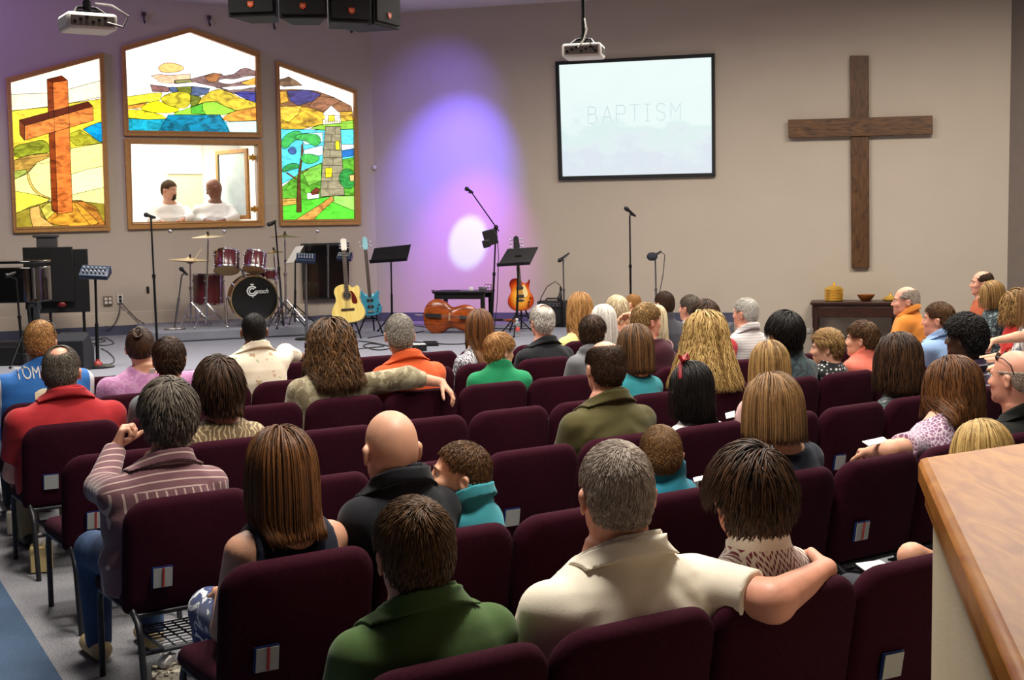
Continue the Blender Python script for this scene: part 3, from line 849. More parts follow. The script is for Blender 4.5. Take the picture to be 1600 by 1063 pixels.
# ------------------------------------------------------------------ credenza with brass plates
tL, tR = wr(1268, 470), wr(1407, 470)
uL, uR = float(np.dot(tL - K, DR)), float(np.dot(tR - K, DR)); zT = wr(1330, 466)[2] - .02
M_mahog = wood('dark_mahogany', (34, 16, 10), (66, 34, 22), 3, axis=(1.5, 9, 9), rough=.35)
c = K + DR * ((uL + uR) / 2) + NR * .30; yawR = math.atan2(DR[1], DR[0])
root = thing('credenza', 'dark mahogany side table with turned legs under the wooden cross', 'table', c, yawR)
W_ = uR - uL; D_ = .5
MB().box((0, 0, zT - .02), (W_, D_, .04)).box((0, 0, zT - .055), (W_ - .05, D_ - .04, .03)).build('table_top', M_mahog, root, bevel=.008)
MB().box((0, -D_ / 2 + .04, zT - .14), (W_ - .12, .03, .14)).box((0, D_ / 2 - .04, zT - .14), (W_ - .12, .03, .14)).build('apron', M_mahog, root, bevel=.004)
for sx in (-1, 1):
    for sy in (-1, 1):
        mb = MB().lathe([(.035, 0), (.045, .04), (.028, .08), (.03, .2), (.05, .34), (.055, .42), (.03, .5), (.045, .55), (.045, zT - .22), (.05, zT - .2), (.05, zT - .07)], 14, (sx * (W_ / 2 - .07), sy * (D_ / 2 - .06), 0))
        mb.build('leg', M_mahog, root)
MB().box((0, 0, .16), (W_ - .14, D_ - .1, .03)).build('shelf', M_mahog, root, bevel=.004)


def on_table(px):
    p = on_plane(px, 465, K + NR * .30, NR); return K + DR * np.dot(p - K, DR) + NR * .30 + UP * zT


o = MB()
prof = [(.02, 0)]
for k in range(5):
    z = .004 + k * .034
    prof += [(.115, z), (.128, z + .006), (.128, z + .024), (.118, z + .03)]
prof += [(.11, .178), (.08, .2), (.02, .212), (.012, .224), (.02, .236), (.012, .25), (.001, .252)]
o.lathe(prof, 32)
o = o.build('plate_stack', M_brass); o.location = on_table(1303); tag(o, 'tall stack of polished brass trays with a knobbed lid', 'tray stack')
o = MB().lathe([(.001, 0), (.05, 0), (.07, .01), (.115, .075), (.12, .085), (.108, .08), (.06, .02), (.001, .015)], 28).build('bowl', wood('bowl_wood', (120, 66, 24), (176, 108, 50), 4, axis=(3, 3, 8)))
o.location = on_table(1353); tag(o, 'round wooden bowl in the middle of the mahogany side table', 'bowl')
o = MB().lathe([(.001, 0), (.07, 0), (.1, .012), (.1, .03), (.085, .04), (.06, .06), (.02, .075), (.012, .09), (.018, .1), (.001, .108)], 28).build('brass_dish', M_brass)
o.location = on_table(1391); tag(o, 'low brass dish with a lid at the right end of the side table', 'dish')


# ------------------------------------------------------------------ stage gear
def base_at(px, Y, z):
    """World point on the level z at depth Y below pixel column px (near the floor)."""
    py = 500
    for _ in range(6):
        p = at(px, py, Y); py += (p[2] - z) * F_PX / Y
    return at(px, py, Y)


def mic(mb, a, b, r=.02):
    """A hand-held style microphone from grille tip a to tail b."""
    a, b = np.asarray(a, float), np.asarray(b, float); d = (b - a)
    mb.tube([a, a + d * .06, a + d * .2, a + d * .32, a + d * .34, b], [r * .6, r * 1.2, r * 1.45, r * 1.2, r * .95, r * .6], 10)


def round_base(mb, r=.14, h=.02):
    mb.lathe([(.001, 0), (r, 0), (r, h * .6), (r * .9, h), (.02, h * 1.5), (.001, h * 1.5)], 28)


def tripod(mb, r=.28, h=.3, up=.32, rad=.008, n=3, a0=.4):
    for k in range(n):
        a = a0 + 2 * PI * k / n
        mb.tube([(0, 0, up), (math.cos(a) * r, math.sin(a) * r, .012)], rad, 6)
        mb.sphere((math.cos(a) * r, math.sin(a) * r, .014), .016, 8, 6)
        mb.tube([(0, 0, .12), (math.cos(a) * r * .55, math.sin(a) * r * .55, up * .47)], rad * .7, 5)


def to_local(root, p):
    q = np.asarray(p, float) - np.array(root.location[:]); a = -root.rotation_euler.z
    return np.array([q[0] * math.cos(a) - q[1] * math.sin(a), q[0] * math.sin(a) + q[1] * math.cos(a), q[2]])


def mic_stand(label, px, Y, z, top_px, mic_a, mic_b, base='round', boom=None, r=.011, m=None, name='microphone_stand'):
    b = base_at(px, Y, z); root = thing(name, label, 'microphone stand', b, 0, 'microphone stands on the stage')
    m = m or M_blackm
    top = to_local(root, at(*top_px, Y))
    mb = MB(); (round_base if base == 'round' else tripod)(mb); mb.build('base', m, root)
    h = top[2]
    MB().tube([(0, 0, .02), top * .55], r * 1.35, 10).tube([top * .55, top * .55 + top * .03], r * 1.9, 10).tube([top * .56, top], r, 10).build('pole', m, root)
    if boom:
        e = to_local(root, at(*boom, Y - .12))
        mb = MB().tube([top + (top - e) * .12, e], r * .8, 8).sphere(top, .03, 10, 8); mb.build('boom_arm', m, root)
    mb = MB(); a, c = to_local(root, at(*mic_a, Y - .06)), to_local(root, at(*mic_b, Y + .02)); mic(mb, a, c, .021); mb.build('microphone', M_black, root)
    MB().tube([c, (c + a) / 2 - np.array([0, 0, .03]), e if boom else top], .012, 8).build('clip', m, root)
    return root


mic_stand('tall black microphone stand at far left in front of the baptistry window', 246, 15.3, STAGE, (236, 343), (225, 335), (243, 340))
mic_stand('black boom microphone stand rising just right of the bass drum', 443, 16.55, RISER, (430, 348), (418, 352), (431, 345), 'tripod')
mic_stand('low microphone stand with a boxy black mic at the left front of the drums', 273, 16.55, RISER, (284, 431), (281, 418), (293, 430), 'round', m=M_steel)
mic_stand('microphone stand behind the amplifier, its small mic aimed down left', 882, 17.9, STAGE, (880, 410), (872, 409), (889, 396), 'round', m=M_steel)
mic_stand('tall straight microphone stand in the bare wall space below the screen', 986, 16.9, STAGE, (984, 339), (976, 324), (993, 338), 'round')
ms = mic_stand('microphone stand with a large dark mic, rightmost on the stage', 1026, 17.4, STAGE, (1024, 408), (1013, 405), (1033, 393), 'round', m=M_steel)
mb = MB(); mb.sphere(to_local(ms, at(1019, 401, 17.35)), (.075, .05, .06), 14, 10); mb.build('windscreen', mat('grey_foam', (44, 48, 58), .9), ms)
MB().tube([to_local(ms, at(1032, 394, 17.4)), to_local(ms, at(1039, 398, 17.4)), to_local(ms, at(1036, 430, 17.4)), to_local(ms, at(1031, 455, 17.4)), to_local(ms, at(1029, 480, 17.4))], .006, 6).build('cable', M_black, ms)
ms = mic_stand('boom microphone stand by the purple spotlight with a black pouch clamped to it', 768, 16.6, STAGE, (775, 355), (727, 294), (739, 301), 'round', boom=(737, 301))
mb = MB(); c = to_local(ms, at(766, 371, 16.5)); R_ = Euler((0, -.25, .2)).to_matrix()
mb.box(c, (.17, .05, .2), R_).box(c + np.array([-.05, -.02, -.08]), (.1, .04, .1), R_); mb.build('pouch', M_black, ms, bevel=.01)
MB().tube([to_local(ms, at(776, 356, 16.6)), to_local(ms, at(779, 400, 16.55)), to_local(ms, at(777, 470, 16.55)), to_local(ms, at(772, 518, 16.55))], .006, 6).build('cable', M_black, ms)
ms = mic_stand('short microphone stand with a black mic hanging over the amplifier', 880, 17.7, STAGE, (876, 448), (873, 470), (877, 450), 'round')
MB().tube([to_local(ms, at(876, 447, 17.7)), to_local(ms, at(868, 440, 17.7)), to_local(ms, at(855, 448, 17.7)), to_local(ms, at(845, 466, 17.7)), to_local(ms, at(842, 480, 17.7))], .007, 6).build('cable', M_black, ms)


def music_stand(label, px, Y, z, quad, m=None, paper=False):
    b = base_at(px, Y, z); root = thing('music_stand', label, 'music stand', b, 0, 'music stands on the stage')
    Yo = (.09, .09, -.09, -.09)
    Q = [to_local(root, at(x, y, Y + d)) for (x, y), d in zip(quad, Yo)]
    nrm = np.cross(Q[1] - Q[0], Q[3] - Q[0]); nrm /= np.linalg.norm(nrm); nrm = nrm if nrm[1] < 0 else -nrm
    dk = MB(); dk.prism([q + nrm * .0 for q in Q], -nrm * .012)
    e = Q[3] - Q[2]
    dk.prism([Q[2], Q[3], Q[3] + nrm * .06, Q[2] + nrm * .06], (Q[2] - Q[1]) / np.linalg.norm(Q[2] - Q[1]) * .01)
    dk.build('desk', m or M_blackm, root, smooth=0)
    mid = (Q[0] + Q[1] + Q[2] + Q[3]) / 4 - nrm * .03
    mb = MB(); tripod(mb, .26, .3, .26, .009); mb.build('base', M_blackm, root)
    MB().tube([(0, 0, .02), mid * np.array([.5, .5, .5])], .016, 10).tube([mid * .5, mid], .011, 10).build('pole', M_blackm, root)
    MB().box(mid + nrm * .01, (.08, .05, .06)).build('bracket', M_blackm, root)
    return root


music_stand('black music stand between the blue bass guitar and the purple spotlight', 613, 17.2, STAGE, ((585, 388), (642, 382), (636, 407), (578, 411)))
music_stand('black music stand in front of the sunburst electric guitar', 807, 16.3, STAGE, ((793, 389), (841, 386), (828, 413), (777, 416)))
ms = music_stand('music stand behind the drums holding white sheets of paper', 461, 17.25, RISER, ((463, 387), (474, 384), (458, 409), (446, 412)), m=M_steel)
Q = [to_local(ms, at(x, y, 17.1)) for (x, y) in ((462, 386), (475, 384), (459, 410), (446, 412))]
ob = MB().prism(Q, (0, -.006, .002)).build('sheet_music', M_paper, smooth=0); ob.location = ms.location
tag(ob, 'white sheet of music on the stand right of the drum kit', 'paper')
M_mix = mat('mixer_blue', (20, 36, 62), .3)


def monitor_mixer(label, px, Y, z, top, w, red=False, yaw=0.0):
    b = base_at(px, Y, z); root = thing('monitor_mixer', label, 'mixer', b, 0, 'personal monitor mixers on stands')
    t = to_local(root, at(*top, Y))
    mb = MB(); round_base(mb, .17 if red else .15, .022); mb.build('base', M_blackm, root)
    if red:
        MB().lathe([(.05, .03), (.045, .05), (.022, .07), (.02, .09)], 16).build('collar', mat('red_collar', (150, 40, 36), .5), root)
    MB().tube([(0, 0, .02), t * .5], .019, 10).tube([t * .5, t], .013, 10).build('pole', M_blackm if red else M_steel, root)
    R_ = Euler((.5, .06, yaw)).to_matrix()
    c = t + np.array([0, 0, .05]); d = w * .55
    sec = [(-d / 2, -.02), (-d / 2, .025), (d * .1, .05), (d / 2, .06), (d / 2, -.03)]
    rings = [[tuple(R_ @ Vector((x, y, zz)) + V3(c)) for y, zz in sec] for x in (-w / 2, -w / 2 + .02, w / 2 - .02, w / 2)]
    MB().loft(rings).build('console', M_mix, root, smooth=20, bevel=.008)
    mb = MB()
    for k in range(6):
        for j in range(2):
            p = R_ @ Vector((-w * .36 + k * w * .14, -d * .22 + j * d * .3, .045 + j * .012)) + V3(c)
            mb.lathe([(.001, 0), (.011, 0), (.009, .02), (.001, .021)], 10, p, R_)
    mb.build('button', mat('mixer_knob_grey', (150, 156, 164), .4), root)
    return root


monitor_mixer('blue personal mixer on a stand with red collar, left end of the stage', 153, 13.3, STAGE, (149, 436), .30, True)
monitor_mixer('blue personal mixer on a chrome stand right of the drum riser', 479, 16.3, STAGE, (478, 412), .24, yaw=.15)
monitor_mixer('blue personal mixer half hidden behind the neck of the acoustic guitar', 541, 17.3, STAGE, (539, 409), .2, yaw=-.15)

# black cabinet on the wall right of the drums
cq = [wl(*p) for p in ((470, 381), (541, 379), (541, 466), (473, 468.5))]; c = cq[3] * .5 + cq[2] * .5
root = thing('wall_cabinet', 'black two-panel cabinet low on the wall behind the acoustic guitar', 'cabinet', c)
MB().prism([p - c for p in cq], NL * .12).build('body', M_black, root, bevel=.006)
for (xa, xb) in ((472, 505), (510, 540)):
    P = [wl(xa, 384), wl(xb, 382.5), wl(xb, 464), wl(xa + 2, 466)]
    MB().prism([p - c + NL * .12 for p in P], NL * .015).build('door', mat('gloss_black', (12, 12, 14), .15), root, bevel=.004)
MB().prism([p - c + NL * .121 for p in (wl(506.3, 382), wl(508.6, 382), wl(508.8, 465), wl(506.5, 465))], NL * .022).build('metal_strip', M_steel, root)


# guitars ---------------------------------------------------------------
def outline(pts, n=3):
    return chaikin(pts, n)


def flat_body(mb, pts, th, dome=0.0):
    """A guitar-like body: outline in x,z; front at y=-th/2."""
    cx = sum(p[0] for p in pts) / len(pts); cz = sum(p[1] for p in pts) / len(pts)
    rings = []
    for s, y in ((.96, th / 2), (1.0, th / 2 - .008), (1.0, -th / 2 + .008), (.975, -th / 2), (.6, -th / 2 - dome), (.05, -th / 2 - dome * 1.2)):
        rings.append([(cx + (x - cx) * s, y, cz + (z - cz) * s) for x, z in pts])
    mb.loft(rings)


def guitar_stand(root, w=.16, h=.42, m=None):
    m = m or M_blackm
    mb = MB()
    for sx in (-1, 1):
        mb.tube([(0, .08, h), (sx * w, -.16, .012)], .011, 8)
        mb.tube([(sx * .07, .0, .2), (sx * .09, -.14, .19), (sx * .09, -.15, .22)], .011, 8)
    mb.tube([(0, .08, h), (0, .3, .012)], .011, 8)
    mb.tube([(-.07, .0, .2), (.07, .0, .2)], .011, 8); mb.tube([(0, .02, .2), (0, .08, h)], .011, 8)
    return mb.build('guitar_stand', m, smooth=180)


def place_guitar(root, px, py, Y, tilt, lean=-.12):
    p = at(px, py, Y); root.location = p; root.rotation_euler = (lean, tilt, 0)


M_spruce = wood('spruce_top', (226, 196, 104), (244, 220, 136), 2, axis=(16, 16, 1), rough=.3, dist=.6)
M_rose = wood('rosewood', (40, 22, 14), (70, 40, 26), 3, axis=(9, 9, 1))
M_nylon = mat('string_steel', (190, 186, 176), .3, .8)
root = thing('acoustic_guitar', 'natural blond acoustic guitar standing in front of the stage wall', 'guitar')
gb = [(-.02, 0), (-.13, .01), (-.2, .06), (-.215, .14), (-.185, .22), (-.145, .28), (-.15, .34), (-.168, .40), (-.15, .46), (-.09, .49), (-.03, .50), (.03, .49), (.05, .455), (.085, .445), (.125, .475), (.15, .465), (.165, .42), (.16, .35), (.148, .29), (.185, .22), (.215, .14), (.2, .06), (.13, .01), (.02, 0)]
mb = MB(); flat_body(mb, outline(gb, 2), .11); mb.build('body', M_spruce, root, smooth=35)
MB().lathe([(.001, 0), (.05, 0), (.05, .003), (.001, .003)], 28, (0, -.057, .35), Matrix.Rotation(PI / 2, 3, 'X')).build('sound_hole', M_black, root)
MB().lathe([(.056, 0), (.068, 0), (.068, .002), (.056, .002)], 28, (0, -.056, .35), Matrix.Rotation(PI / 2, 3, 'X')).build('rosette', mat('rosette', (150, 104, 60), .5), root)
MB().prism([(x, -.0565, z) for x, z in outline([(.035, .41), (.08, .40), (.125, .30), (.13, .25), (.10, .235), (.06, .25), (.055, .30), (.062, .35)], 2)], (0, -.003, 0)).build('pickguard', mat('tortoise_pickguard', (92, 26, 16), .25), root)
MB().box((0, -.06, .17), (.17, .012, .03)).build('bridge', M_rose, root, bevel=.004)
MB().box((0, -.064, .66), (.05, .018, .52)).build('fretboard', M_rose, root)
MB().tube([(0, -.045, .44), (0, -.045, .93)], .026, 10).build('neck', wood('neck_mahogany', (110, 66, 36), (140, 90, 52), 3), root)
MB().prism([(x, -.05, z) for x, z in ((-.026, .92), (.026, .92), (.036, .95), (.038, 1.07), (.0, 1.085), (-.038, 1.07), (-.036, .95))], (0, .018, 0)).build('headstock', mat('cream_headstock', (236, 232, 220), .35), root, bevel=.003)
mb = MB()
for k in range(3):
    for s in (-1, 1):
        mb.tube([(s * .036, -.04, .96 + k * .036), (s * .06, -.04, .96 + k * .036)], .009, 8)
mb.build('tuning_peg', M_chrome, root)
mb = MB()
for k in range(6):
    mb.tube([((k - 2.5) * .010, -.074, .17), ((k - 2.5) * .007, -.076, .93)], .0012, 4)
mb.build('string', M_nylon, root)
mb = MB()
for k in range(14):
    mb.box((0, -.0735, .44 + .035 * k), (.05, .002, .003))
mb.build('fret', M_nylon, root)
place_guitar(root, 546, 505, 16.3, -.055)
gs = guitar_stand(root); gs.location = base_at(547, 16.38, STAGE); tag(gs, 'black floor stand holding the blond acoustic guitar', 'guitar stand', 'guitar stands')


def electric(label, body, pts, m, Lneck, tilt, spot, px, py, Y, head_m, guard=None, pickups=(), bridge=.12, four=False, neck_m=None, hw=.03, scale=1.0):
    root = thing('electric_guitar', label, 'guitar')
    mb = MB(); flat_body(mb, outline(pts, 2), .05, .008); mb.build('body', m, root, smooth=35)
    top = max(p[1] for p in pts) - .04
    MB().box((0, -.035, top + Lneck / 2 - .05), (.045, .03, Lneck + .1)).build('neck', neck_m or M_rose, root, bevel=.008)
    zh = top + Lneck
    MB().prism([(x, -.045, z) for x, z in ((-.022, zh), (.022, zh), (hw + .01, zh + .05), (hw, zh + .17), (0, zh + .19), (-hw, zh + .17), (-hw - .01, zh + .05))], (0, .018, 0)).build('headstock', head_m, root, bevel=.003)
    mb = MB()
    for k in range(2 if four else 3):
        for s in (-1, 1):
            z = zh + .05 + k * (.06 if four else .045)
            mb.tube([(s * hw, -.036, z), (s * (hw + .035), -.036, z)], .007, 8); mb.sphere((s * (hw + .04), -.036, z), (.014, .006, .012), 8, 6)
    mb.build('tuning_peg', M_chrome, root)
    for z in pickups:
        MB().box((0, -.038, z), (.085, .016, .036)).build('pickup', M_black, root, bevel=.004)
    MB().box((0, -.04, bridge), (.085, .014, .024)).build('bridge', M_chrome, root, bevel=.003)
    if guard:
        MB().prism([(x, -.038, z) for x, z in outline(guard, 1)], (0, -.004, 0)).build('pickguard', mat('cream_pickguard', (238, 214, 150), .35), root)
    mb = MB()
    for k in range(4 if four else 6):
        n_ = 3 if four else 5
        mb.tube([((k - n_ / 2) * .010, -.056, bridge), ((k - n_ / 2) * .006, -.056, zh)], .0014, 4)
    mb.build('string', M_nylon, root)
    mb = MB()
    for (x, z) in ((.1, .1), (.12, .15), (.09, .06)):
        mb.lathe([(.001, 0), (.012, 0), (.010, .016), (.001, .017)], 10, (x, -.037, z), Matrix.Rotation(PI / 2, 3, 'X'))
    mb.build('knob', M_black, root)
    place_guitar(root, px, py, Y, tilt); root.scale = (scale,) * 3
    gs = guitar_stand(root); gs.location = base_at(px, Y + .1, STAGE)
    return root, gs


M_blue = mat('metallic_blue', (64, 150, 180), .25, .2, var=.1)
bp = [(0, 0), (-.1, .01), (-.15, .06), (-.155, .12), (-.13, .18), (-.12, .24), (-.15, .31), (-.165, .39), (-.14, .41), (-.1, .35), (-.05, .30), (.05, .30), (.09, .33), (.12, .35), (.135, .33), (.115, .25), (.125, .18), (.155, .12), (.15, .06), (.1, .01)]
root, gs = electric('metallic blue bass guitar on a stand right of the acoustic guitar', 'b', bp, M_blue, .56, -.075, None, 581, 494, 17.0, mat('pale_blue_head', (150, 205, 215), .3), pickups=(.13, .22), bridge=.06, four=True, scale=.95)
tag(gs, 'black floor stand under the metallic blue bass guitar', 'guitar stand', 'guitar stands')
# sunburst top
m = mat('sunburst_maple', (226, 120, 30), .2, coat=.5); nt = m.node_tree; b = nt.nodes['Principled BSDF']
tc = [n for n in nt.nodes if n.type == 'TEX_COORD'][0]; mp = nt.nodes.new('ShaderNodeMapping'); mp.inputs['Location'].default_value = (0, 0, -.17); mp.inputs['Scale'].default_value = (5.6, 0.0, 4.4)
mp.vector_type = 'POINT'; mp.inputs['Location'].default_value = (0, 0, -.17 * 4.4)
g = nt.nodes.new('ShaderNodeTexGradient'); g.gradient_type = 'SPHERICAL'; nt.links.new(tc.outputs['Object'], mp.inputs['Vector']); nt.links.new(mp.outputs['Vector'], g.inputs['Vector'])
r = nt.nodes.new('ShaderNodeValToRGB'); e = r.color_ramp.elements; e[0].color = (*lin((120, 24, 12)), 1); e[1].color = (*lin((246, 176, 60)), 1); e[1].position = .62; q_ = e.new(.25); q_.color = (*lin((206, 72, 20)), 1)
nt.links.new(g.outputs['Fac'], r.inputs['Fac']); nt.links.new(r.outputs['Color'], b.inputs['Base Color'])
lp = [(0, 0), (-.1, .012), (-.155, .07), (-.165, .13), (-.14, .2), (-.11, .245), (-.12, .3), (-.13, .35), (-.1, .4), (-.05, .41), (.0, .4), (.03, .36), (.06, .33), (.1, .35), (.135, .395), (.13, .34), (.112, .28), (.12, .23), (.15, .18), (.165, .13), (.155, .07), (.1, .012)]
root, gs = electric('cherry sunburst electric guitar with cream pickguard on a stand', 'l', lp, m, .37, -.06, None, 815, 486, 17.0, M_black, guard=[(.03, .33), (.07, .30), (.1, .2), (.06, .15), (.03, .17)], pickups=(.18, .28), bridge=.13, scale=1.08)
tag(gs, 'black floor stand under the cherry sunburst electric guitar', 'guitar stand', 'guitar stands')

# cello lying on its side
M_cello = wood('cello_varnish', (104, 42, 12), (176, 84, 30), 2.4, axis=(1.2, 6, 6), rough=.22)
root = thing('cello', 'brown cello lying on its side in front of the black table', 'cello')
half = [(0, .0), (.02, .13), (.1, .215), (.2, .235), (.29, .2), (.34, .15), (.40, .13), (.46, .15), (.54, .18), (.63, .17), (.70, .12), (.735, .05), (.74, .03)]
pts = [(x, z) for x, z in half] + [(x, -z) for x, z in reversed(half)]
mb = MB(); cx = .36
pp = outline(pts, 2); rings = []
for s, y in ((.05, .09), (.6, .085), (.97, .07), (1, .062), (1, -.05), (.97, -.058), (.6, -.08), (.05, -.088)):
    rings.append([(cx + (x - cx) * s, y, z * s) for x, z in pp])
mb.loft(rings); mb.build('body', M_cello, root, smooth=40)
MB().prism([(.52, -.085, -.018), (1.08, -.115, -.013), (1.08, -.115, .013), (.52, -.085, .018)], (0, -.02, 0)).prism([(.50, -.11, -.028), (.62, -.1, -.02), (.62, -.1, .02), (.50, -.11, .028)], (0, -.02, 0)).build('fingerboard', M_black, root)
MB().tube([(.72, -.05, 0), (1.1, -.095, 0), (1.2, -.09, 0), (1.25, -.05, 0)], [.024, .018, .022, .014], 10).build('neck', M_cello, root)
MB().prism([(.36, -.08, -.05), (.37, -.08, -.05), (.37, -.08, .05), (.36, -.08, .05)], (0, -.085, 0)).build('bridge', mat('maple_bridge', (224, 186, 136), .5), root, bevel=.004)
MB().prism([(.03, -.085, -.022), (.25, -.1, -.028), (.25, -.1, .028), (.03, -.085, .022)], (0, -.02, 0)).build('tailpiece', M_black, root)
mb = MB()
for k in range(4):
    mb.tube([(.25, -.125, (k - 1.5) * .012), (.365, -.168, (k - 1.5) * .014), (1.12, -.12, (k - 1.5) * .006)], .0016, 4)
mb.build('string', M_nylon, root)
for s in (-1, 1):
    mb = MB(); mb.tube([(.28, -.078, s * .085), (.32, -.078, s * .07), (.36, -.08, s * .078), (.40, -.078, s * .085), (.43, -.074, s * .07)], .005, 6); mb.build('sound_hole', M_black, root)
MB().tube([(.0, 0, 0), (-.12, 0, 0)], .008, 8).build('endpin', M_steel, root)
p = base_at(663, 17.0, STAGE); root.location = (p[0], p[1], STAGE + .235); root.rotation_euler = (-.12, .07, -.12)

# black side table by the purple light
tl_, tr_ = at(684, 455, 18.0), at(765, 453, 18.0); zt_ = (tl_[2] + tr_[2]) / 2
c = (tl_ + tr_) / 2; c[2] = STAGE; w = tr_[0] - tl_[0]; h = zt_ - STAGE
root = thing('side_table', 'plain black table against the wall under the purple spotlight', 'table', c, math.atan2(DR[1], DR[0]))
MB().box((0, 0, h - .015), (w + .04, .5, .03)).build('table_top', M_black, root, bevel=.004)
MB().box((0, -.21, h - .07), (w - .06, .02, .08)).box((0, .21, h - .07), (w - .06, .02, .08)).build('apron', M_black, root)
for sx in (-1, 1):
    for sy in (-1, 1):
        MB().box((sx * (w / 2 - .03), sy * .2, (h - .03) / 2), (.055, .055, h - .03)).build('leg', M_black, root, bevel=.004)
for dx, l, m, sz in ((.30, 'small silver box at the right end of the black side table', M_steel, (.11, .09, .05)), (.12, 'small white box on the black side table', M_white, (.06, .06, .05))):
    o = MB().box((0, 0, sz[2] / 2), sz).box((0, -sz[1] / 2, sz[2] / 2), (sz[0] * .6, .006, sz[2] * .5)).build('small_box', m, bevel=.006); o.location = (c[0] + dx * .9, c[1] - dx * .24, zt_); tag(o, l, 'box')
o = MB().tube([(-.12, 0, .008), (.28, 0, .008)], [.003, .006], 6).box((-.12, 0, .008), (.04, .016, .014)).build('cello_bow', M_rose); o.location = (tl_[0] + .05, tl_[1] - .1, zt_); o.rotation_euler = (0, 0, -.25)
tag(o, 'thin dark bow lying across the left end of the black side table', 'bow')

# guitar amplifier
p = base_at(864, 17.9, STAGE)
root = thing('guitar_amplifier', 'black guitar amplifier on the stage right of the sunburst guitar', 'amplifier', p, -.2)
aw, ah = .40, .34
MB().box((0, 0, ah / 2 + .01), (aw, .24, ah)).build('cabinet', M_cab, root, bevel=.015)
MB().box((0, -.125, ah * .42), (aw - .06, .012, ah * .68)).build('grille', M_grille, root, bevel=.004)
MB().box((0, -.125, ah * .88), (aw - .06, .014, .05)).build('control_panel', M_steel, root)
mb = MB()
for k in range(6):
    mb.lathe([(.001, 0), (.012, 0), (.01, .016), (.001, .017)], 10, (-.14 + k * .05, -.132, ah * .88), Matrix.Rotation(PI / 2, 3, 'X'))
mb.build('knob', M_black, root)
MB().tube([(-.1, 0, ah + .01), (-.08, 0, ah + .04), (.08, 0, ah + .04), (.1, 0, ah + .01)], .012, 8).build('handle', M_black, root)

# floor monitors, pedals, bottle
def wedge(label, px, Y, w, h, d, yaw, m):
    p = base_at(px, Y, STAGE)
    root = thing('floor_monitor', label, 'loudspeaker', p, yaw, 'floor monitors')
    rings = [[(x, -d / 2, 0), (x, d / 2, 0), (x, d / 2, h * .55), (x, d * .1, h), (x, -d / 2, h * .85)] for x in (-w / 2, w / 2)]
    MB().loft(rings).build('cabinet', m, root, smooth=0, bevel=.012)
    MB().prism([(-w / 2 + .03, d / 2 - .0, h * .53), (w / 2 - .03, d / 2, h * .53), (w / 2 - .03, d * .13, h * .97), (-w / 2 + .03, d * .13, h * .97)], (0, .02, .02)).build('grille', M_grille, root)


M_navy = mat('navy_carpeted_cabinet', (22, 24, 34), .9, bump=.4, bscale=200)
wedge('dark floor monitor speaker behind the man in the red polo, tall and boxy', 115, 13.05, .33, .38, .4, .05, M_navy)
wedge('black floor monitor speaker at the left edge below the piano', 22, 13.8, .36, .24, .36, .1, M_black)
def small(name, label, cat, px, Y, mb, m, yaw=0, z=STAGE, bevel=.004, group=None):
    o = mb.build(name, m, bevel=bevel); p = base_at(px, Y, z); o.location = (p[0], p[1], z + .003); o.rotation_euler = (0, 0, yaw)
    return tag(o, label, cat, group)


small('pedal', 'flat black foot pedal on the stage carpet right of the orange shirt', 'pedal', 672, 15.1, MB().box((0, 0, .02), (.2, .09, .04)).box((0, .02, .045), (.16, .04, .02)), M_black, .1)
mb = MB().box((0, 0, .035), (.16, .12, .07)); o = small('effects_box', 'small dark box with a pale top on the stage edge', 'box', 655, 14.5, mb, M_black, .2)
MB().box((0, 0, .074), (.14, .1, .012)).build('lid', M_white, o, bevel=.003)
p = base_at(808, 16.2, STAGE); root = thing('water_bottle', 'clear plastic water bottle with a label on the stage floor', 'bottle', p)
m = mat('clear_bottle', (220, 226, 230), .12); m.node_tree.nodes['Principled BSDF'].inputs['Transmission Weight'].default_value = .75
MB().lathe([(.001, .0), (.034, .003), (.036, .1), (.036, .15), (.028, .18), (.014, .2), (.014, .215), (.001, .216)], 18).build('bottle_body', m, root)
MB().lathe([(.0365, .07), (.037, .072), (.037, .12), (.0365, .122)], 18).build('bottle_label', mat('bottle_label', (214, 90, 90), .5), root)
MB().lathe([(.001, .21), (.016, .21), (.016, .232), (.001, .234)], 14).build('cap', M_white, root)

# stage cables
def cable(label, pts, r=.007, m=None, z=STAGE):
    P = []
    for px, py, zz in pts:
        P.append(on_z(px, py, z + r + zz))
    Q = []
    for i in range(len(P) - 1):
        p0, p1, p2, p3 = P[max(i - 1, 0)], P[i], P[i + 1], P[min(i + 2, len(P) - 1)]
        for k in range(6):
            t = k / 6
            Q.append(.5 * ((2 * p1) + (-p0 + p2) * t + (2 * p0 - 5 * p1 + 4 * p2 - p3) * t * t + (-p0 + 3 * p1 - 3 * p2 + p3) * t ** 3))
    Q.append(P[-1])
    o = MB().tube(Q, r, 6).build('stage_cable', m or M_black, smooth=180)
    return tag(o, label, 'cable', 'cables on the stage floor')


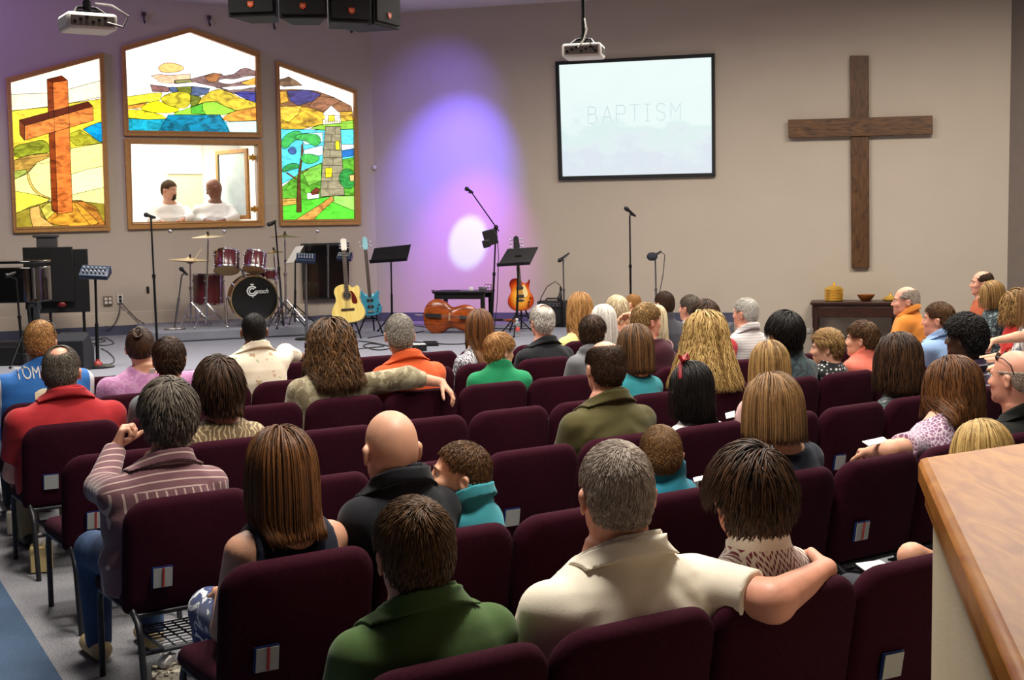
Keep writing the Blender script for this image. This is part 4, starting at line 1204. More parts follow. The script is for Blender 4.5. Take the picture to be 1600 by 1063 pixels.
cable('black cable coiled on the carpet left of the grey-haired man in orange', [(560, 545, 0), (600, 541, 0), (580, 537, 0), (568, 541, 0), (590, 547, 0), (612, 543, 0), (585, 536, 0), (560, 533, 0)])
cable('long black cable running along the stage right of the cello', [(640, 533, 0), (665, 536, 0), (700, 538, 0), (730, 537, 0), (770, 533, 0)])
cable('thin black cable snaking past the foot pedal to the small box', [(655, 549, 0), (668, 552, 0), (690, 552, 0), (706, 549, 0)])
cable('black cable from the blue bass guitar across the carpet', [(575, 528, 0), (600, 524, 0), (625, 522, 0), (650, 520, 0), (662, 517, 0)])
cable('tangle of black cables on the floor left of the lilac shirt', [(140, 538, 0), (165, 533, 0), (150, 530, 0), (138, 534, 0), (160, 540, 0), (178, 536, 0), (160, 528, 0), (145, 543, 0)], .006)
cable('black cable running from the mixer stand foot to the right', [(155, 572, 0), (175, 568, 0), (178, 560, 0), (168, 550, 0), (158, 545, 0)], .006)
cable('black cable lying behind the cello by the wall', [(640, 505, 0), (655, 510, 0), (690, 513, 0), (740, 512, 0), (800, 514, 0), (850, 512, 0)], .006)
for l, pts in (('grey power cable drooping from the white outlet down to the floor', ((188, 473), (186, 490), (180, 505), (170, 515), (166, 522))), ('grey power cable running from the white outlet right to the drum riser', ((189, 473), (200, 485), (215, 500), (226, 510)))):
    P = [wl(x, y, .07) for x, y in pts]; P[-1] = wl(*pts[-1], .12); P[-1][2] = max(P[-1][2], STAGE + .14)
    o = MB().tube(P, .008, 6).build('power_cord', mat('dark_cord', (70, 64, 66), .5), smooth=180); tag(o, l, 'cable', 'power cords on the wall')

# ------------------------------------------------------------------ drum kit
M_wine = mat('wine_sparkle_wrap', (96, 34, 42), .25, var=.18, vscale=14, coat=.4)
M_head = mat('drum_head', (214, 186, 130), .5, var=.05)
M_hoop = mat('gold_hoop', (196, 166, 110), .25, .8)
M_cym = mat('cymbal_bronze', (150, 124, 76), .42, .9, var=.15, vscale=8)
M_dhead = mat('black_drum_head', (16, 18, 16), .2, var=.2)


def drum(root, c, axis, r, L, shell, lugs=8, hoop=None, heads=(None, None), part='shell'):
    """A drum: c centre of the first head, axis towards the second head (unit)."""
    R_ = rot_to(axis); c = np.asarray(c, float)
    MB().lathe([(r * .97, .012), (r * .985, .02), (r * .985, L - .02), (r * .97, L - .012)], 36, c, R_).build(part, shell, root)
    for h0 in (0, L - .022):
        MB().lathe([(r * .985, h0), (r * 1.03, h0), (r * 1.03, h0 + .022), (r * .985, h0 + .022), (r * .985, h0)], 36, c, R_).build('hoop', hoop or M_chrome, root)
    for h0, m in zip((.004, L - .012), heads):
        MB().lathe([(.001, h0), (r * .985, h0), (r * .985, h0 + .008), (.001, h0 + .008)], 36, c, R_).build('drum_head', m or M_head, root)
    mb = MB()
    for k in range(lugs):
        a = 2 * PI * (k + .5) / lugs
        for s in (.22, .78):
            p = R_ @ Vector((math.cos(a) * r * 1.02, math.sin(a) * r * 1.02, L * s)) + V3(c); mb.sphere(p, .02, 8, 6)
        p0 = R_ @ Vector((math.cos(a) * r * 1.035, math.sin(a) * r * 1.035, .01)) + V3(c); p1 = R_ @ Vector((math.cos(a) * r * 1.035, math.sin(a) * r * 1.035, L - .01)) + V3(c)
        mb.tube([p0, p1], .005, 5)
    mb.build('lug', M_chrome, root)


YD = 16.75
c = at(398, 467.5, YD); ax = np.array([-.30, .95, .02]); ax /= np.linalg.norm(ax)
r_b = 36.0 * YD / F_PX
root = thing('bass_drum', 'wine red bass drum with black front head lettered Gretsch', 'drum', (c[0], c[1], RISER))
lc = c - np.array(root.location[:])
drum(root, lc, ax, r_b, .46, M_wine, 10, M_hoop, (M_dhead, M_head))
for s, (ax_, ay_) in ((-1, (355, 505)), (1, (446, 503))):
    mid = lc + ax * .2 + np.array([s * r_b * .98, 0, -.06]); e = to_local(root, at(ax_, ay_, YD - .12)); e[2] = .015
    MB().tube([mid + np.array([0, 0, .08]), mid + np.array([s * .06, -.03, .06]), e], .013, 8).sphere(e, .022, 8, 6).build('spur', M_chrome, root)
# logo: round G with a bar, then the script
R_ = rot_to(-ax)
xa = np.cross(UP, ax); xa = xa / np.linalg.norm(xa); xa = xa if xa[0] > 0 else -xa
lo = lc - ax * .012
lg = MB(); cg = lo + xa * -.03 + UP * .105
lg.tube([cg + xa * (math.cos(t) * .062) + UP * (math.sin(t) * .06) for t in np.linspace(.7, 2 * PI - .1, 26)], .011, 5)
lg.tube([cg + xa * (math.cos(t) * .035) + UP * (math.sin(t) * .034) for t in np.linspace(.8, 2 * PI - .2, 20)], .009, 5)
lg.tube([cg + UP * .062, cg + UP * .095], .008, 5); lg.tube([cg + UP * .088 - xa * .022, cg + UP * .088 + xa * .022], .007, 5); lg.tube([cg - UP * .06, cg - UP * .085 + xa * .01], .008, 5)
v, f = text_mesh('retsch', .085, .3, .85)
lg.add([lo + xa * (p[0] + .085) + UP * (p[1] + .10) - ax * .004 for p in v], f)
lg.build('logo', mat('logo_white', (226, 226, 226), .4), root, smooth=0, fix=False)


def tom(px, py, Y, r, L, tiltv, label, name='tom_drum'):
    b = at(px, py, Y); ax = np.asarray(tiltv, float); ax /= np.linalg.norm(ax)
    root = thing(name, label, 'drum', (b[0], b[1], b[2]), 0, 'drums of the drum kit')
    drum(root, -ax * L / 2, ax, r, L, M_wine, 6, M_chrome, (M_head, mat('white_head', (220, 218, 210), .5)))
    return root


t1 = tom(354, 409, 17.0, .165, .26, (-.06, .42, .9), 'left rack tom drum tilted over the bass drum')
MB().tube([(.1, .05, -.05), (.19, .05, -.12), (.2, .08, -.26)], .014, 8).build('tom_mount', M_chrome, t1)
t2 = tom(398, 409, 17.0, .145, .24, (.04, .42, .9), 'right rack tom drum, smaller, tilted over the bass drum')
MB().tube([(-.1, .05, -.05), (-.16, .05, -.12), (-.17, .08, -.26)], .014, 8).build('tom_mount', M_chrome, t2)
root = tom(326, 452, 17.35, .205, .42, (.02, .03, 1), 'deep wine red floor tom behind the left cymbal stands', 'floor_tom')
mb = MB()
bz = root.location.z - RISER
for k in range(3):
    a = .6 + 2 * PI * k / 3
    mb.tube([(math.cos(a) * .22, math.sin(a) * .22, .05), (math.cos(a) * .23, math.sin(a) * .23, -bz + .012)], .012, 8)
mb.build('leg', M_chrome, root)
root = tom(417, 428, 17.35, .15, .15, (.05, -.05, 1), 'snare drum half hidden behind the right rack tom', 'snare_drum')
bz = root.location.z - RISER
mb = MB().tube([(0, 0, -.08), (0, 0, -bz + .25)], .014, 8)
for k in range(3):
    a = .9 + 2 * PI * k / 3
    mb.tube([(0, 0, -bz + .25), (math.cos(a) * .22, math.sin(a) * .22, -bz + .012)], .01, 6)
    mb.tube([(0, 0, -.1), (math.cos(a) * .14, math.sin(a) * .14, -.07)], .01, 6)
mb.build('snare_stand', M_chrome, root)


def cymbal_stand(label, px, Y, cpx, cpy, r, tilt, hat=False):
    b = base_at(px, Y, RISER); root = thing('cymbal_stand', label, 'cymbal', b, 0, 'cymbals on stands')
    t = to_local(root, at(cpx, cpy, Y))
    mb = MB(); tripod(mb, .27, .3, .34, .011, 3, .2); mb.build('tripod', M_chrome, root)
    MB().tube([(0, 0, .05), t * .55], .015, 10).tube([t * .55, t * .55 + np.array([0, 0, .04])], .024, 10).tube([t * .56, t - np.array([0, 0, .06])], .011, 10).tube([t - np.array([0, 0, .06]), t + np.array([0, 0, .05])], .007, 8).build('pole', M_chrome, root)
    R_ = Euler(tilt).to_matrix()
    prof = [(.012, .03), (r * .12, .028), (r * .2, .012), (r * .6, .0), (r, -.012), (r, -.015), (r * .6, -.004), (r * .2, .008), (.012, .024)]
    MB().lathe(prof, 40, t, R_).build('cymbal', M_cym, root)
    if hat:
        MB().lathe([(p[0], -p[1] - .03) for p in prof], 40, t, R_).build('cymbal', M_cym, root)
    MB().lathe([(.001, .03), (.016, .03), (.016, .05), (.008, .065), (.001, .066)], 12, t, R_).build('wing_nut', M_black, root)
    return root


cs = cymbal_stand('low cymbal pair on a stand at the left side of the drum kit', 299, 16.95, 297, 405, .27, (.02, .05, 0), True)
MB().tube([to_local(cs, at(302, 408, 16.8)), to_local(cs, at(315, 389, 16.8))], .008, 6).build('drumstick', mat('drumstick_wood', (226, 206, 160), .5), cs)
cymbal_stand('tall crash cymbal stand left of the rack toms', 322, 16.85, 325, 369, .215, (.06, -.02, 0))
cymbal_stand('tall cymbal stand behind the boom microphone right of the drums', 447, 17.2, 445, 369, .2, (-.02, .02, 0))
cymbal_stand('lower cymbal stand just right of the rack toms', 436, 17.35, 428, 394, .17, (.0, -.06, 0))

# clear acrylic drum shield
m = bpy.data.materials.new('clear_acrylic'); m.use_nodes = True; nt = m.node_tree; nt.nodes.remove(nt.nodes['Principled BSDF']); out = nt.nodes['Material Output']
tr = nt.nodes.new('ShaderNodeBsdfTransparent'); gl = nt.nodes.new('ShaderNodeBsdfGlossy'); gl.inputs['Roughness'].default_value = .05; mx = nt.nodes.new('ShaderNodeMixShader')
mx.inputs['Fac'].default_value = .025
tr.inputs['Color'].default_value = (.985, .985, .98, 1)
nt.links.new(tr.outputs[0], mx.inputs[1]); nt.links.new(gl.outputs[0], mx.inputs[2]); nt.links.new(mx.outputs[0], out.inputs['Surface'])
M_acr = m
X4 = [(229, 16.62), (274, 16.4), (357, 16.45), (434, 16.42), (501, 16.75)]
B4 = [base_at(px, Y, RISER) for px, Y in X4]
B4[0] = base_at(238, 16.95, RISER)
root = thing('drum_shield', 'clear acrylic panel screen standing around the front of the drum kit', 'drum shield', B4[2])
hs_ = .0
for k in range(4):
    a, b_ = B4[k] - B4[2], B4[k + 1] - B4[2]; d = (b_ - a) / np.linalg.norm(b_ - a)
    a, b_ = a + d * .006, b_ - d * .006; n_ = np.array([-d[1], d[0], 0])
    a[2] = b_[2] = .003
    MB().prism([a, b_, b_ + UP * 1.58, a + UP * 1.58], n_ * .006).build('panel', M_acr, root, smooth=0)
    for py in (362,):
        if k in (0, 1, 3):
            q_ = (b_ if k < 3 else b_ + d * 0) + UP * (to_local(root, at(X4[k + 1][0], py, X4[k + 1][1]))[2])
            MB().sphere(q_ - n_ * .012, .026, 12, 8).tube([q_ - n_ * .012, q_ + n_ * .012], .012, 8).build('clip', M_chrome, root)

# ------------------------------------------------------------------ grand piano and black backboard at the left
M_piano = mat('piano_lacquer', (10, 10, 12), .12, var=.1, coat=.6)
pc = base_at(40, 14.4, STAGE)
root = thing('grand_piano', 'black grand piano reaching in from the left edge of the stage', 'piano', pc)
ztop = to_local(root, at(30, 404, 14.4))[2]; zbot = to_local(root, at(30, 470, 14.4))[2]
xr_ = to_local(root, at(79, 440, 14.4))[0]
pl = [(-1.6, -.5), (-.3, -.5), (xr_ - .12, -.48), (xr_, -.38), (xr_, .1), (xr_ - .15, .35), (xr_ - .5, .5), (-1.0, .9), (-1.6, .95)]
MB().prism([(x, y, zbot) for x, y in chaikin(pl, 1)], (0, 0, ztop - zbot - .09)).build('case', M_piano, root, smooth=50, bevel=.01)
MB().prism([(x * 1.01, y * 1.02, ztop - .05) for x, y in chaikin(pl, 1)], (0, 0, .03)).build('lid', M_piano, root, smooth=50, bevel=.008)
MB().tube([(xr_ - .02, -.45, zbot + .04), (xr_ - .02, -.45, ztop - .1)], .016, 8).build('trim_rod', M_steel, root)
for (x, y) in ((xr_ - .17, -.1), (-1.2, -.3), (-1.0, .6)):
    MB().lathe([(.05, 0.03), (.06, .1), (.05, .14), (.075, zbot - .1), (.09, zbot - .08), (.09, zbot)], 8, (x, y, 0)).sphere((x, y, .035), .035, 10, 8).build('leg', M_piano, root)
MB().box((-.9, -.52, zbot + .14), (1.2, .05, .2)).build('key_slip', M_piano, root)
# upright black board on legs, stepped, with a small grey box on it
root = thing('equipment_board', 'stepped black upright board on thin legs behind the piano', 'cabinet', base_at(100, 16.2, STAGE), .25)
q1 = [to_local(root, at(x, y, 16.2)) for x, y in ((88, 390), (136, 392), (138, 485), (64, 489))]
q2 = [to_local(root, at(x, y, 16.15)) for x, y in ((40, 387), (113, 385.5), (113, 470), (42, 472))]
for nm, Q, yo in (('body', q1, 0), ('side_panel', q2, -.09)):
    x0, x1 = min(p[0] for p in Q), max(p[0] for p in Q); z0, z1 = min(p[2] for p in Q), max(p[2] for p in Q)
    MB().box(((x0 + x1) / 2, yo, (z0 + z1) / 2), (x1 - x0, .09, z1 - z0)).build(nm, M_black, root, bevel=.006)
x0, x1, z0 = q2[0][0], q1[1][0], q1[2][2]
for x in (q1[3][0] + .12, q1[1][0] - .08):
    MB().tube([(x, 0, 0.01), (x, 0, z0 + .02)], .018, 8).box((x, 0, .015), (.05, .4, .03)).build('leg', M_blackm, root)
MB().sphere(to_local(root, at(97, 476, 16.1)) + np.array([0, -.01, 0]), (.05, .02, .035), 12, 8).build('red_lamp', mat('dim_red_lens', (110, 20, 20), .4), root)
gb_ = at(74, 386, 16.1); o = MB().box((0, 0, .06), (.24, .16, .12)).box((-.01, 0, .135), (.3, .2, .03)).build('grey_case', mat('charcoal_case', (58, 56, 58), .5), bevel=.006)
zz = root.location.z + max(p[2] for p in q2); pq = at(74, 386, 16.12); o.location = (pq[0], pq[1], zz + .001); o.rotation_euler = (0, 0, .25)
tag(o, 'small charcoal case sitting on top of the black upright board', 'case')
mic_stand('black microphone stand beside the piano at the left edge', 37, 13.6, STAGE, (25, 436), (8, 432), (24, 426), 'tripod')
# ------------------------------------------------------------------ chairs
ROWS = {'E': ((-.385, 2.996), (.483, .296)), 'D': ((-.96, 4.039), (.482, .322)), 'C': ((-1.586, 5.072), (.481, .324)), 'B': ((-2.211, 6.155), (.489, .316)),
        'A': ((-2.779, 7.164), (.483, .309)), 'Z': ((-3.28, 8.131), (.474, .320)), 'Y': ((-3.83, 9.24), (.480, .298))}
ROWN = {'E': (0, 4), 'D': (0, 9), 'C': (0, 11), 'B': (0, 12), 'A': (0, 13), 'Z': (0, 11), 'Y': (0, 10)}
ROWINFO = {}
for k, (p0, st) in ROWS.items():
    p0 = np.array([*p0, 0.0]); st = np.array([*st, 0.0]); d = st / np.linalg.norm(st)
    ROWINFO[k] = (p0, st, d, np.array([-d[1], d[0], 0.0]))
BACK_H = .878
M_fab = mat('burgundy_fabric', (50, 12, 27), .95, var=.16, vscale=70, bump=.25, bscale=300, spec=.12)
M_frame = mat('chair_frame_grey', (52, 52, 56), .4, .6, var=.1)
M_rack = mat('wire_rack_grey', (92, 94, 100), .4, .6)
M_clip = mat('blue_card_holder', (20, 44, 112), .35)
M_card = mat('pew_card', (170, 172, 168), .7, var=.04)


def rrect(w, h, r, n=6, rb=None):
    """Rounded rectangle outline centred on x, from z=0 to h (rb: bottom radius)."""
    rb = r if rb is None else rb; P = []
    for cx, cz, rr, a0 in ((w / 2 - r, h - r, r, 0), (-w / 2 + r, h - r, r, PI / 2), (-w / 2 + rb, rb, rb, PI), (w / 2 - rb, rb, rb, 1.5 * PI)):
        for k in range(n + 1):
            a = a0 + PI / 2 * k / n; P.append((cx + rr * math.cos(a), cz + rr * math.sin(a)))
    return P


def pad(outl, th, edge, f):
    """A soft pad: outline offset through its thickness; f maps (x, z, depth) to 3-D."""
    cx = sum(p[0] for p in outl) / len(outl); cz = sum(p[1] for p in outl) / len(outl)
    xm = max(abs(p[0] - cx) for p in outl); zm = max(abs(p[1] - cz) for p in outl)
    mb = MB(); rings = []
    prof = [(.02, th / 2 + .012), (.4, th / 2 + .01), (1 - edge * 2.2 / zm, th / 2 + .003)]
    for k in range(7):
        a = PI / 2 - PI * k / 6
        prof.append((('e', edge * (1 - math.cos(a))), th / 2 * math.sin(a)))
    prof += [(1 - edge * 2.2 / zm, -th / 2 - .003), (.4, -th / 2 - .01), (.02, -th / 2 - .012)]
    for s, y in prof:
        ring = []
        for x, z in outl:
            if isinstance(s, tuple):
                sx, sz = 1 - s[1] / xm, 1 - s[1] / zm
            else:
                sx = sz = s
            ring.append(f(cx + (x - cx) * sx, cz + (z - cz) * sz, y))
        rings.append(ring)
    mb.loft(rings); return mb


def make_chair():
    root = thing('church_chair', 'x', 'chair')
    hb = .50; lean = .17
    # back: bottom at z=.385; leans back as it rises; +y is forward
    def fb(x, z, d):
        zz = z - hb; curve = -.02 * (x / .27) ** 2 * -1
        return (x, .03 - zz * lean * 1.0 + d - .035 + curve, BACK_H + zz * .985)
    pad(rrect(.558, hb, .105, 7, .04), .082, .038, fb).build('backrest', M_fab, root, smooth=60)
    def fs(x, z, d):
        return (x, .075 + z, .452 + d - .05 * max(0, (z - .36) / .12) ** 2)
    pad(rrect(.54, .48, .06, 5, .05), .085, .035, fs).build('seat', M_fab, root, smooth=60)
    for s in (-1, 1):
        x = s * .245
        MB().tube([(x, .50, .40), (x, .52, .36), (x, .525, .30), (x, .53, .0)], .0145, 8, flat=.8).build('leg', M_frame, root, smooth=60)
        MB().tube([(x, .05, .40), (x, .0, .37), (x, -.025, .32), (x, -.075, .0)], .0145, 8, flat=.8).build('leg', M_frame, root, smooth=60)
    mb = MB()
    for s in (-1, 1):
        x = s * .245
        mb.tube([(x, .50, .402), (x, .05, .402)], .0145, 8, flat=.8)
        mb.tube([(x, .05, .40), (x, .088, .44), (x * .98, .044, .68)], .012, 8)
    mb.tube([(-.245, .06, .385), (.245, .06, .385)], .012, 8).tube([(-.245, .46, .385), (.245, .46, .385)], .012, 8).tube([(-.245, .0, .24), (.245, .0, .24)], .009, 6)
    mb.build('frame', M_frame, root, smooth=60)
    mb = MB()
    for k in range(9):
        y = -.03 + k * .04
        mb.tube([(-.15, y, .255), (.15, y, .255)], .004, 5)
    for k in range(7):
        x = -.15 + k * .05
        mb.tube([(x, -.05, .258), (x, .30, .258)], .004, 5)
    mb.tube([(-.16, -.05, .262), (.16, -.05, .262), (.16, .30, .262), (-.16, .30, .262), (-.16, -.05, .262)], .007, 6)
    for s in (-1, 1):
        mb.tube([(s * .16, .25, .262), (s * .16, .3, .4)], .005, 5); mb.tube([(s * .16, -.04, .262), (s * .2, .0, .25)], .005, 5)
    mb.build('book_rack', M_rack, root, smooth=0)
    # card holder low on the rear face of the back
    def rear(x, z):
        zz = z - BACK_H; return (x, .03 - zz * lean - .035 - .041 - .011 + .02 * (x / .27) ** 2, z)
    def plate_(x0, x1, z0, z1, t, o):
        a, b_, c_, d_ = rear(x0, z0), rear(x1, z0), rear(x1, z1), rear(x0, z1)
        return MB().prism([np.array(p) + np.array([0, -o, 0]) for p in (a, b_, c_, d_)], (0, -t, 0))
    h = plate_(-.180, -.094, .503, .594, .006, .001).build('card_holder', M_clip, root, smooth=0)
    plate_(-.175, -.097, .505, .588, .003, .010).build('card', M_card, h, smooth=0)
    plate_(-.139, -.131, .508, .59, .004, .014).build('pencil', mat('pencil_red', (170, 40, 36), .5), h, smooth=0)
    return root


PROTO = make_chair()
PROTO_KIDS = [(c, [g for g in bpy.data.objects if g.parent == c]) for c in bpy.data.objects if c.parent == PROTO]
CHAIRS = []
used = [False]


def place_chair(loc, yaw, label):
    if not used[0]:
        used[0] = True; r = PROTO
    else:
        r = PROTO.copy(); COL.objects.link(r)
        for c, gs_ in PROTO_KIDS:
            q_ = c.copy(); COL.objects.link(q_); q_.parent = r
            for g_ in gs_:
                if g_.name.startswith('pencil') and RNG.random() < .6:
                    continue
                h_ = g_.copy(); COL.objects.link(h_); h_.parent = q_
    r.location = (float(loc[0]), float(loc[1]), 0.0); r.rotation_euler = (0, 0, yaw)
    r['label'] = label; r['group'] = 'burgundy chairs of the congregation'
    return r


# ------------------------------------------------------------------ implicit bodies
def smin(a, b, k):
    h = np.clip(.5 + .5 * (a - b) / k, 0, 1)
    return a * (1 - h) + b * h - k * h * (1 - h)


def cap_(a, b, ra, rb=None, flat_end=False):
    a, b = np.asarray(a, float), np.asarray(b, float); rb = ra if rb is None else rb
    ab = b - a; L2 = max(float(ab @ ab), 1e-12); L = math.sqrt(L2); m = max(ra, rb)
    lo, hi = np.minimum(a, b) - m, np.maximum(a, b) + m

    def f(X, Y, Z):
        px, py, pz = X - a[0], Y - a[1], Z - a[2]
        dt = (px * ab[0] + py * ab[1] + pz * ab[2]) / L2
        t = np.clip(dt, 0, 1)
        d = np.sqrt((px - t * ab[0]) ** 2 + (py - t * ab[1]) ** 2 + (pz - t * ab[2]) ** 2) - (ra + (rb - ra) * t)
        if flat_end:
            d = np.maximum(d, (dt - 1) * L)
        return d
    return f, lo, hi


def ell_(c, r, R=None):
    c, r = np.asarray(c, float), np.asarray(r, float); m = r.max() if R is not None else r

    def f(X, Y, Z):
        x, y, z = X - c[0], Y - c[1], Z - c[2]
        if R is not None:
            x, y, z = (R[0][0] * x + R[1][0] * y + R[2][0] * z, R[0][1] * x + R[1][1] * y + R[2][1] * z, R[0][2] * x + R[1][2] * y + R[2][2] * z)
        k0 = np.sqrt((x / r[0]) ** 2 + (y / r[1]) ** 2 + (z / r[2]) ** 2)
        k1 = np.sqrt((x / r[0] ** 2) ** 2 + (y / r[1] ** 2) ** 2 + (z / r[2] ** 2) ** 2) + 1e-9
        return k0 * (k0 - 1) / k1
    return f, c - m, c + m


class Torso:
    """Stacked superelliptical sections: z, half width, half depth, centre x, centre y."""
    def __init__(s, lv, infl=0.0, zmax=None, fold=0.0, seed=0):
        s.lv = np.array(lv, float); s.infl = infl; s.zmax = zmax; s.fold = fold
        rg = np.random.default_rng(seed); s.ph = rg.uniform(0, 6.28, 6); s.fr = rg.uniform(.7, 1.3, 6)

    def __call__(s, X, Y, Z):
        L = s.lv; zz = Z
        a = np.interp(zz, L[:, 0], L[:, 1]); b = np.interp(zz, L[:, 0], L[:, 2]); cx = np.interp(zz, L[:, 0], L[:, 3]); cy = np.interp(zz, L[:, 0], L[:, 4])
        x, y = np.abs(X - cx) / a, np.abs(Y - cy) / b
        p = 2.35
        k = (x ** p + y ** p) ** (1 / p)
        d = (k - 1) * np.minimum(a, b) * .92 - s.infl
        d = np.maximum(d, L[0, 0] - Z)
        d = np.maximum(d, Z - (L[-1, 0] if s.zmax is None else s.zmax))
        if s.fold:
            env = .5 + .5 * np.sin(X * 9 * s.fr[0] + Z * 7 * s.fr[1] + s.ph[0]) * np.sin(Z * 8 * s.fr[2] - X * 6 + s.ph[1])
            w = np.sin(Z * 46 * s.fr[3] + np.abs(X - .03) * 34 * s.fr[4] + 1.8 * np.sin(X * 13 + Z * 5 + s.ph[2]) + s.ph[3])
            d = d + s.fold * .55 * env * w
        return d

    def bounds(s):
        L = s.lv; m = L[:, 1].max() + s.infl + .02; n = L[:, 2].max() + s.infl + .02
        return np.array([L[:, 3].min() - m, L[:, 4].min() - n, L[0, 0] - .02]), np.array([L[:, 3].max() + m, L[:, 4].max() + n, L[-1, 0] + .02])


class Field:
    def __init__(s, xs, ys, zs):
        s.x, s.y, s.z = xs, ys, zs; s.D = np.full((len(xs), len(ys), len(zs)), .3, np.float32)

    def sl(s, lo, hi, m):
        r = []
        for ax, l, h in zip((s.x, s.y, s.z), lo, hi):
            i0, i1 = np.searchsorted(ax, l - m), np.searchsorted(ax, h + m); r.append(slice(max(i0 - 1, 0), min(i1 + 1, len(ax))))
        return tuple(r)

    def add(s, prim, k=.02, sub=False, margin=.05):
        f, lo, hi = prim; q = s.sl(lo, hi, margin)
        X, Y, Z = s.x[q[0]][:, None, None], s.y[q[1]][None, :, None], s.z[q[2]][None, None, :]
        if X.size * Y.size * Z.size == 0:
            return
        d = f(X, Y, Z).astype(np.float32)
        s.D[q] = -smin(-s.D[q], d, k) if sub else smin(s.D[q], d, k)

    def clip(s, f):
        """Keep only where f < 0."""
        s.D = np.maximum(s.D, f(s.x[:, None, None], s.y[None, :, None], s.z[None, None, :]).astype(np.float32))


def axis_pts(lo, hi, fine, df, dc):
    P = [lo]
    while P[-1] < hi:
        x = P[-1]; st = dc
        for a, b in fine:
            if a - dc <= x <= b:
                st = df
        P.append(x + st)
    return np.array(P)


def surface(Fd, name, ms, parent=None, smooth=180):
    D = Fd.D; D = D.copy()
    D[0] = D[-1] = .1; D[:, 0] = D[:, -1] = .1; D[:, :, 0] = D[:, :, -1] = .1
    ins = D < 0
    n = [len(Fd.x), len(Fd.y), len(Fd.z)]
    cnt = np.zeros([m - 1 for m in n], np.uint8)
    for i in (0, 1):
        for j in (0, 1):
            for k in (0, 1):
                cnt += ins[i:n[0] - 1 + i, j:n[1] - 1 + j, k:n[2] - 1 + k]
    I, J, Kk = np.nonzero((cnt > 0) & (cnt < 8))
    if len(I) == 0:
        return None
    idx = -np.ones([m - 1 for m in n], np.int32); idx[I, J, Kk] = np.arange(len(I))
    acc = np.zeros((len(I), 3)); c = np.zeros(len(I)); G = (Fd.x, Fd.y, Fd.z)
    cor = [(i, j, k) for i in (0, 1) for j in (0, 1) for k in (0, 1)]
    for a in cor:
        for ax in range(3):
            if a[ax]:
                continue
            b = list(a); b[ax] = 1
            d0, d1 = D[I + a[0], J + a[1], Kk + a[2]], D[I + b[0], J + b[1], Kk + b[2]]
            m = (d0 < 0) != (d1 < 0)
            t = d0[m] / (d0[m] - d1[m])
            p = [G[0][I[m] + a[0]], G[1][J[m] + a[1]], G[2][Kk[m] + a[2]]]
            p2 = [G[0][I[m] + b[0]], G[1][J[m] + b[1]], G[2][Kk[m] + b[2]]]
            for q_ in range(3):
                acc[m, q_] += p[q_] + t * (p2[q_] - p[q_])
            c[m] += 1
    V = acc / c[:, None]
    Q = []
    for ax in range(3):
        s0 = [slice(None)] * 3; s1 = [slice(None)] * 3; s0[ax] = slice(0, n[ax] - 1); s1[ax] = slice(1, n[ax])
        x0, x1 = ins[tuple(s0)], ins[tuple(s1)]
        ch = np.nonzero(x0 != x1); flip = x0[ch]
        o1, o2 = [a for a in range(3) if a != ax]
        ok = (ch[o1] > 0) & (ch[o2] > 0) & (ch[o1] < n[o1] - 1) & (ch[o2] < n[o2] - 1)
        ch = [x[ok] for x in ch]; flip = flip[ok]

        def cell(da, db):
            q_ = [None] * 3; q_[ax] = ch[ax]; q_[o1] = ch[o1] - da; q_[o2] = ch[o2] - db
            return idx[q_[0], q_[1], q_[2]]
        quad = np.stack([cell(1, 1), cell(0, 1), cell(0, 0), cell(1, 0)], 1)
        if ax == 1:
            flip = ~flip
        quad[~flip] = quad[~flip][:, ::-1]
        Q.append(quad)
    Q = np.concatenate(Q); Q = Q[(Q >= 0).all(1)]
    me = bpy.data.meshes.new(name)
    me.vertices.add(len(V)); me.vertices.foreach_set('co', V.astype(np.float32).ravel())
    me.loops.add(len(Q) * 4); me.loops.foreach_set('vertex_index', Q.ravel().astype(np.int32))
    me.polygons.add(len(Q)); me.polygons.foreach_set('loop_start', np.arange(0, len(Q) * 4, 4, dtype=np.int32)); me.polygons.foreach_set('loop_total', np.full(len(Q), 4, np.int32))
    me.update(calc_edges=True); me.validate()
    me.materials.append(ms); me.shade_smooth()
    o = bpy.data.objects.new(name, me); COL.objects.link(o)
    if parent is not None:
        o.parent = parent
    return o


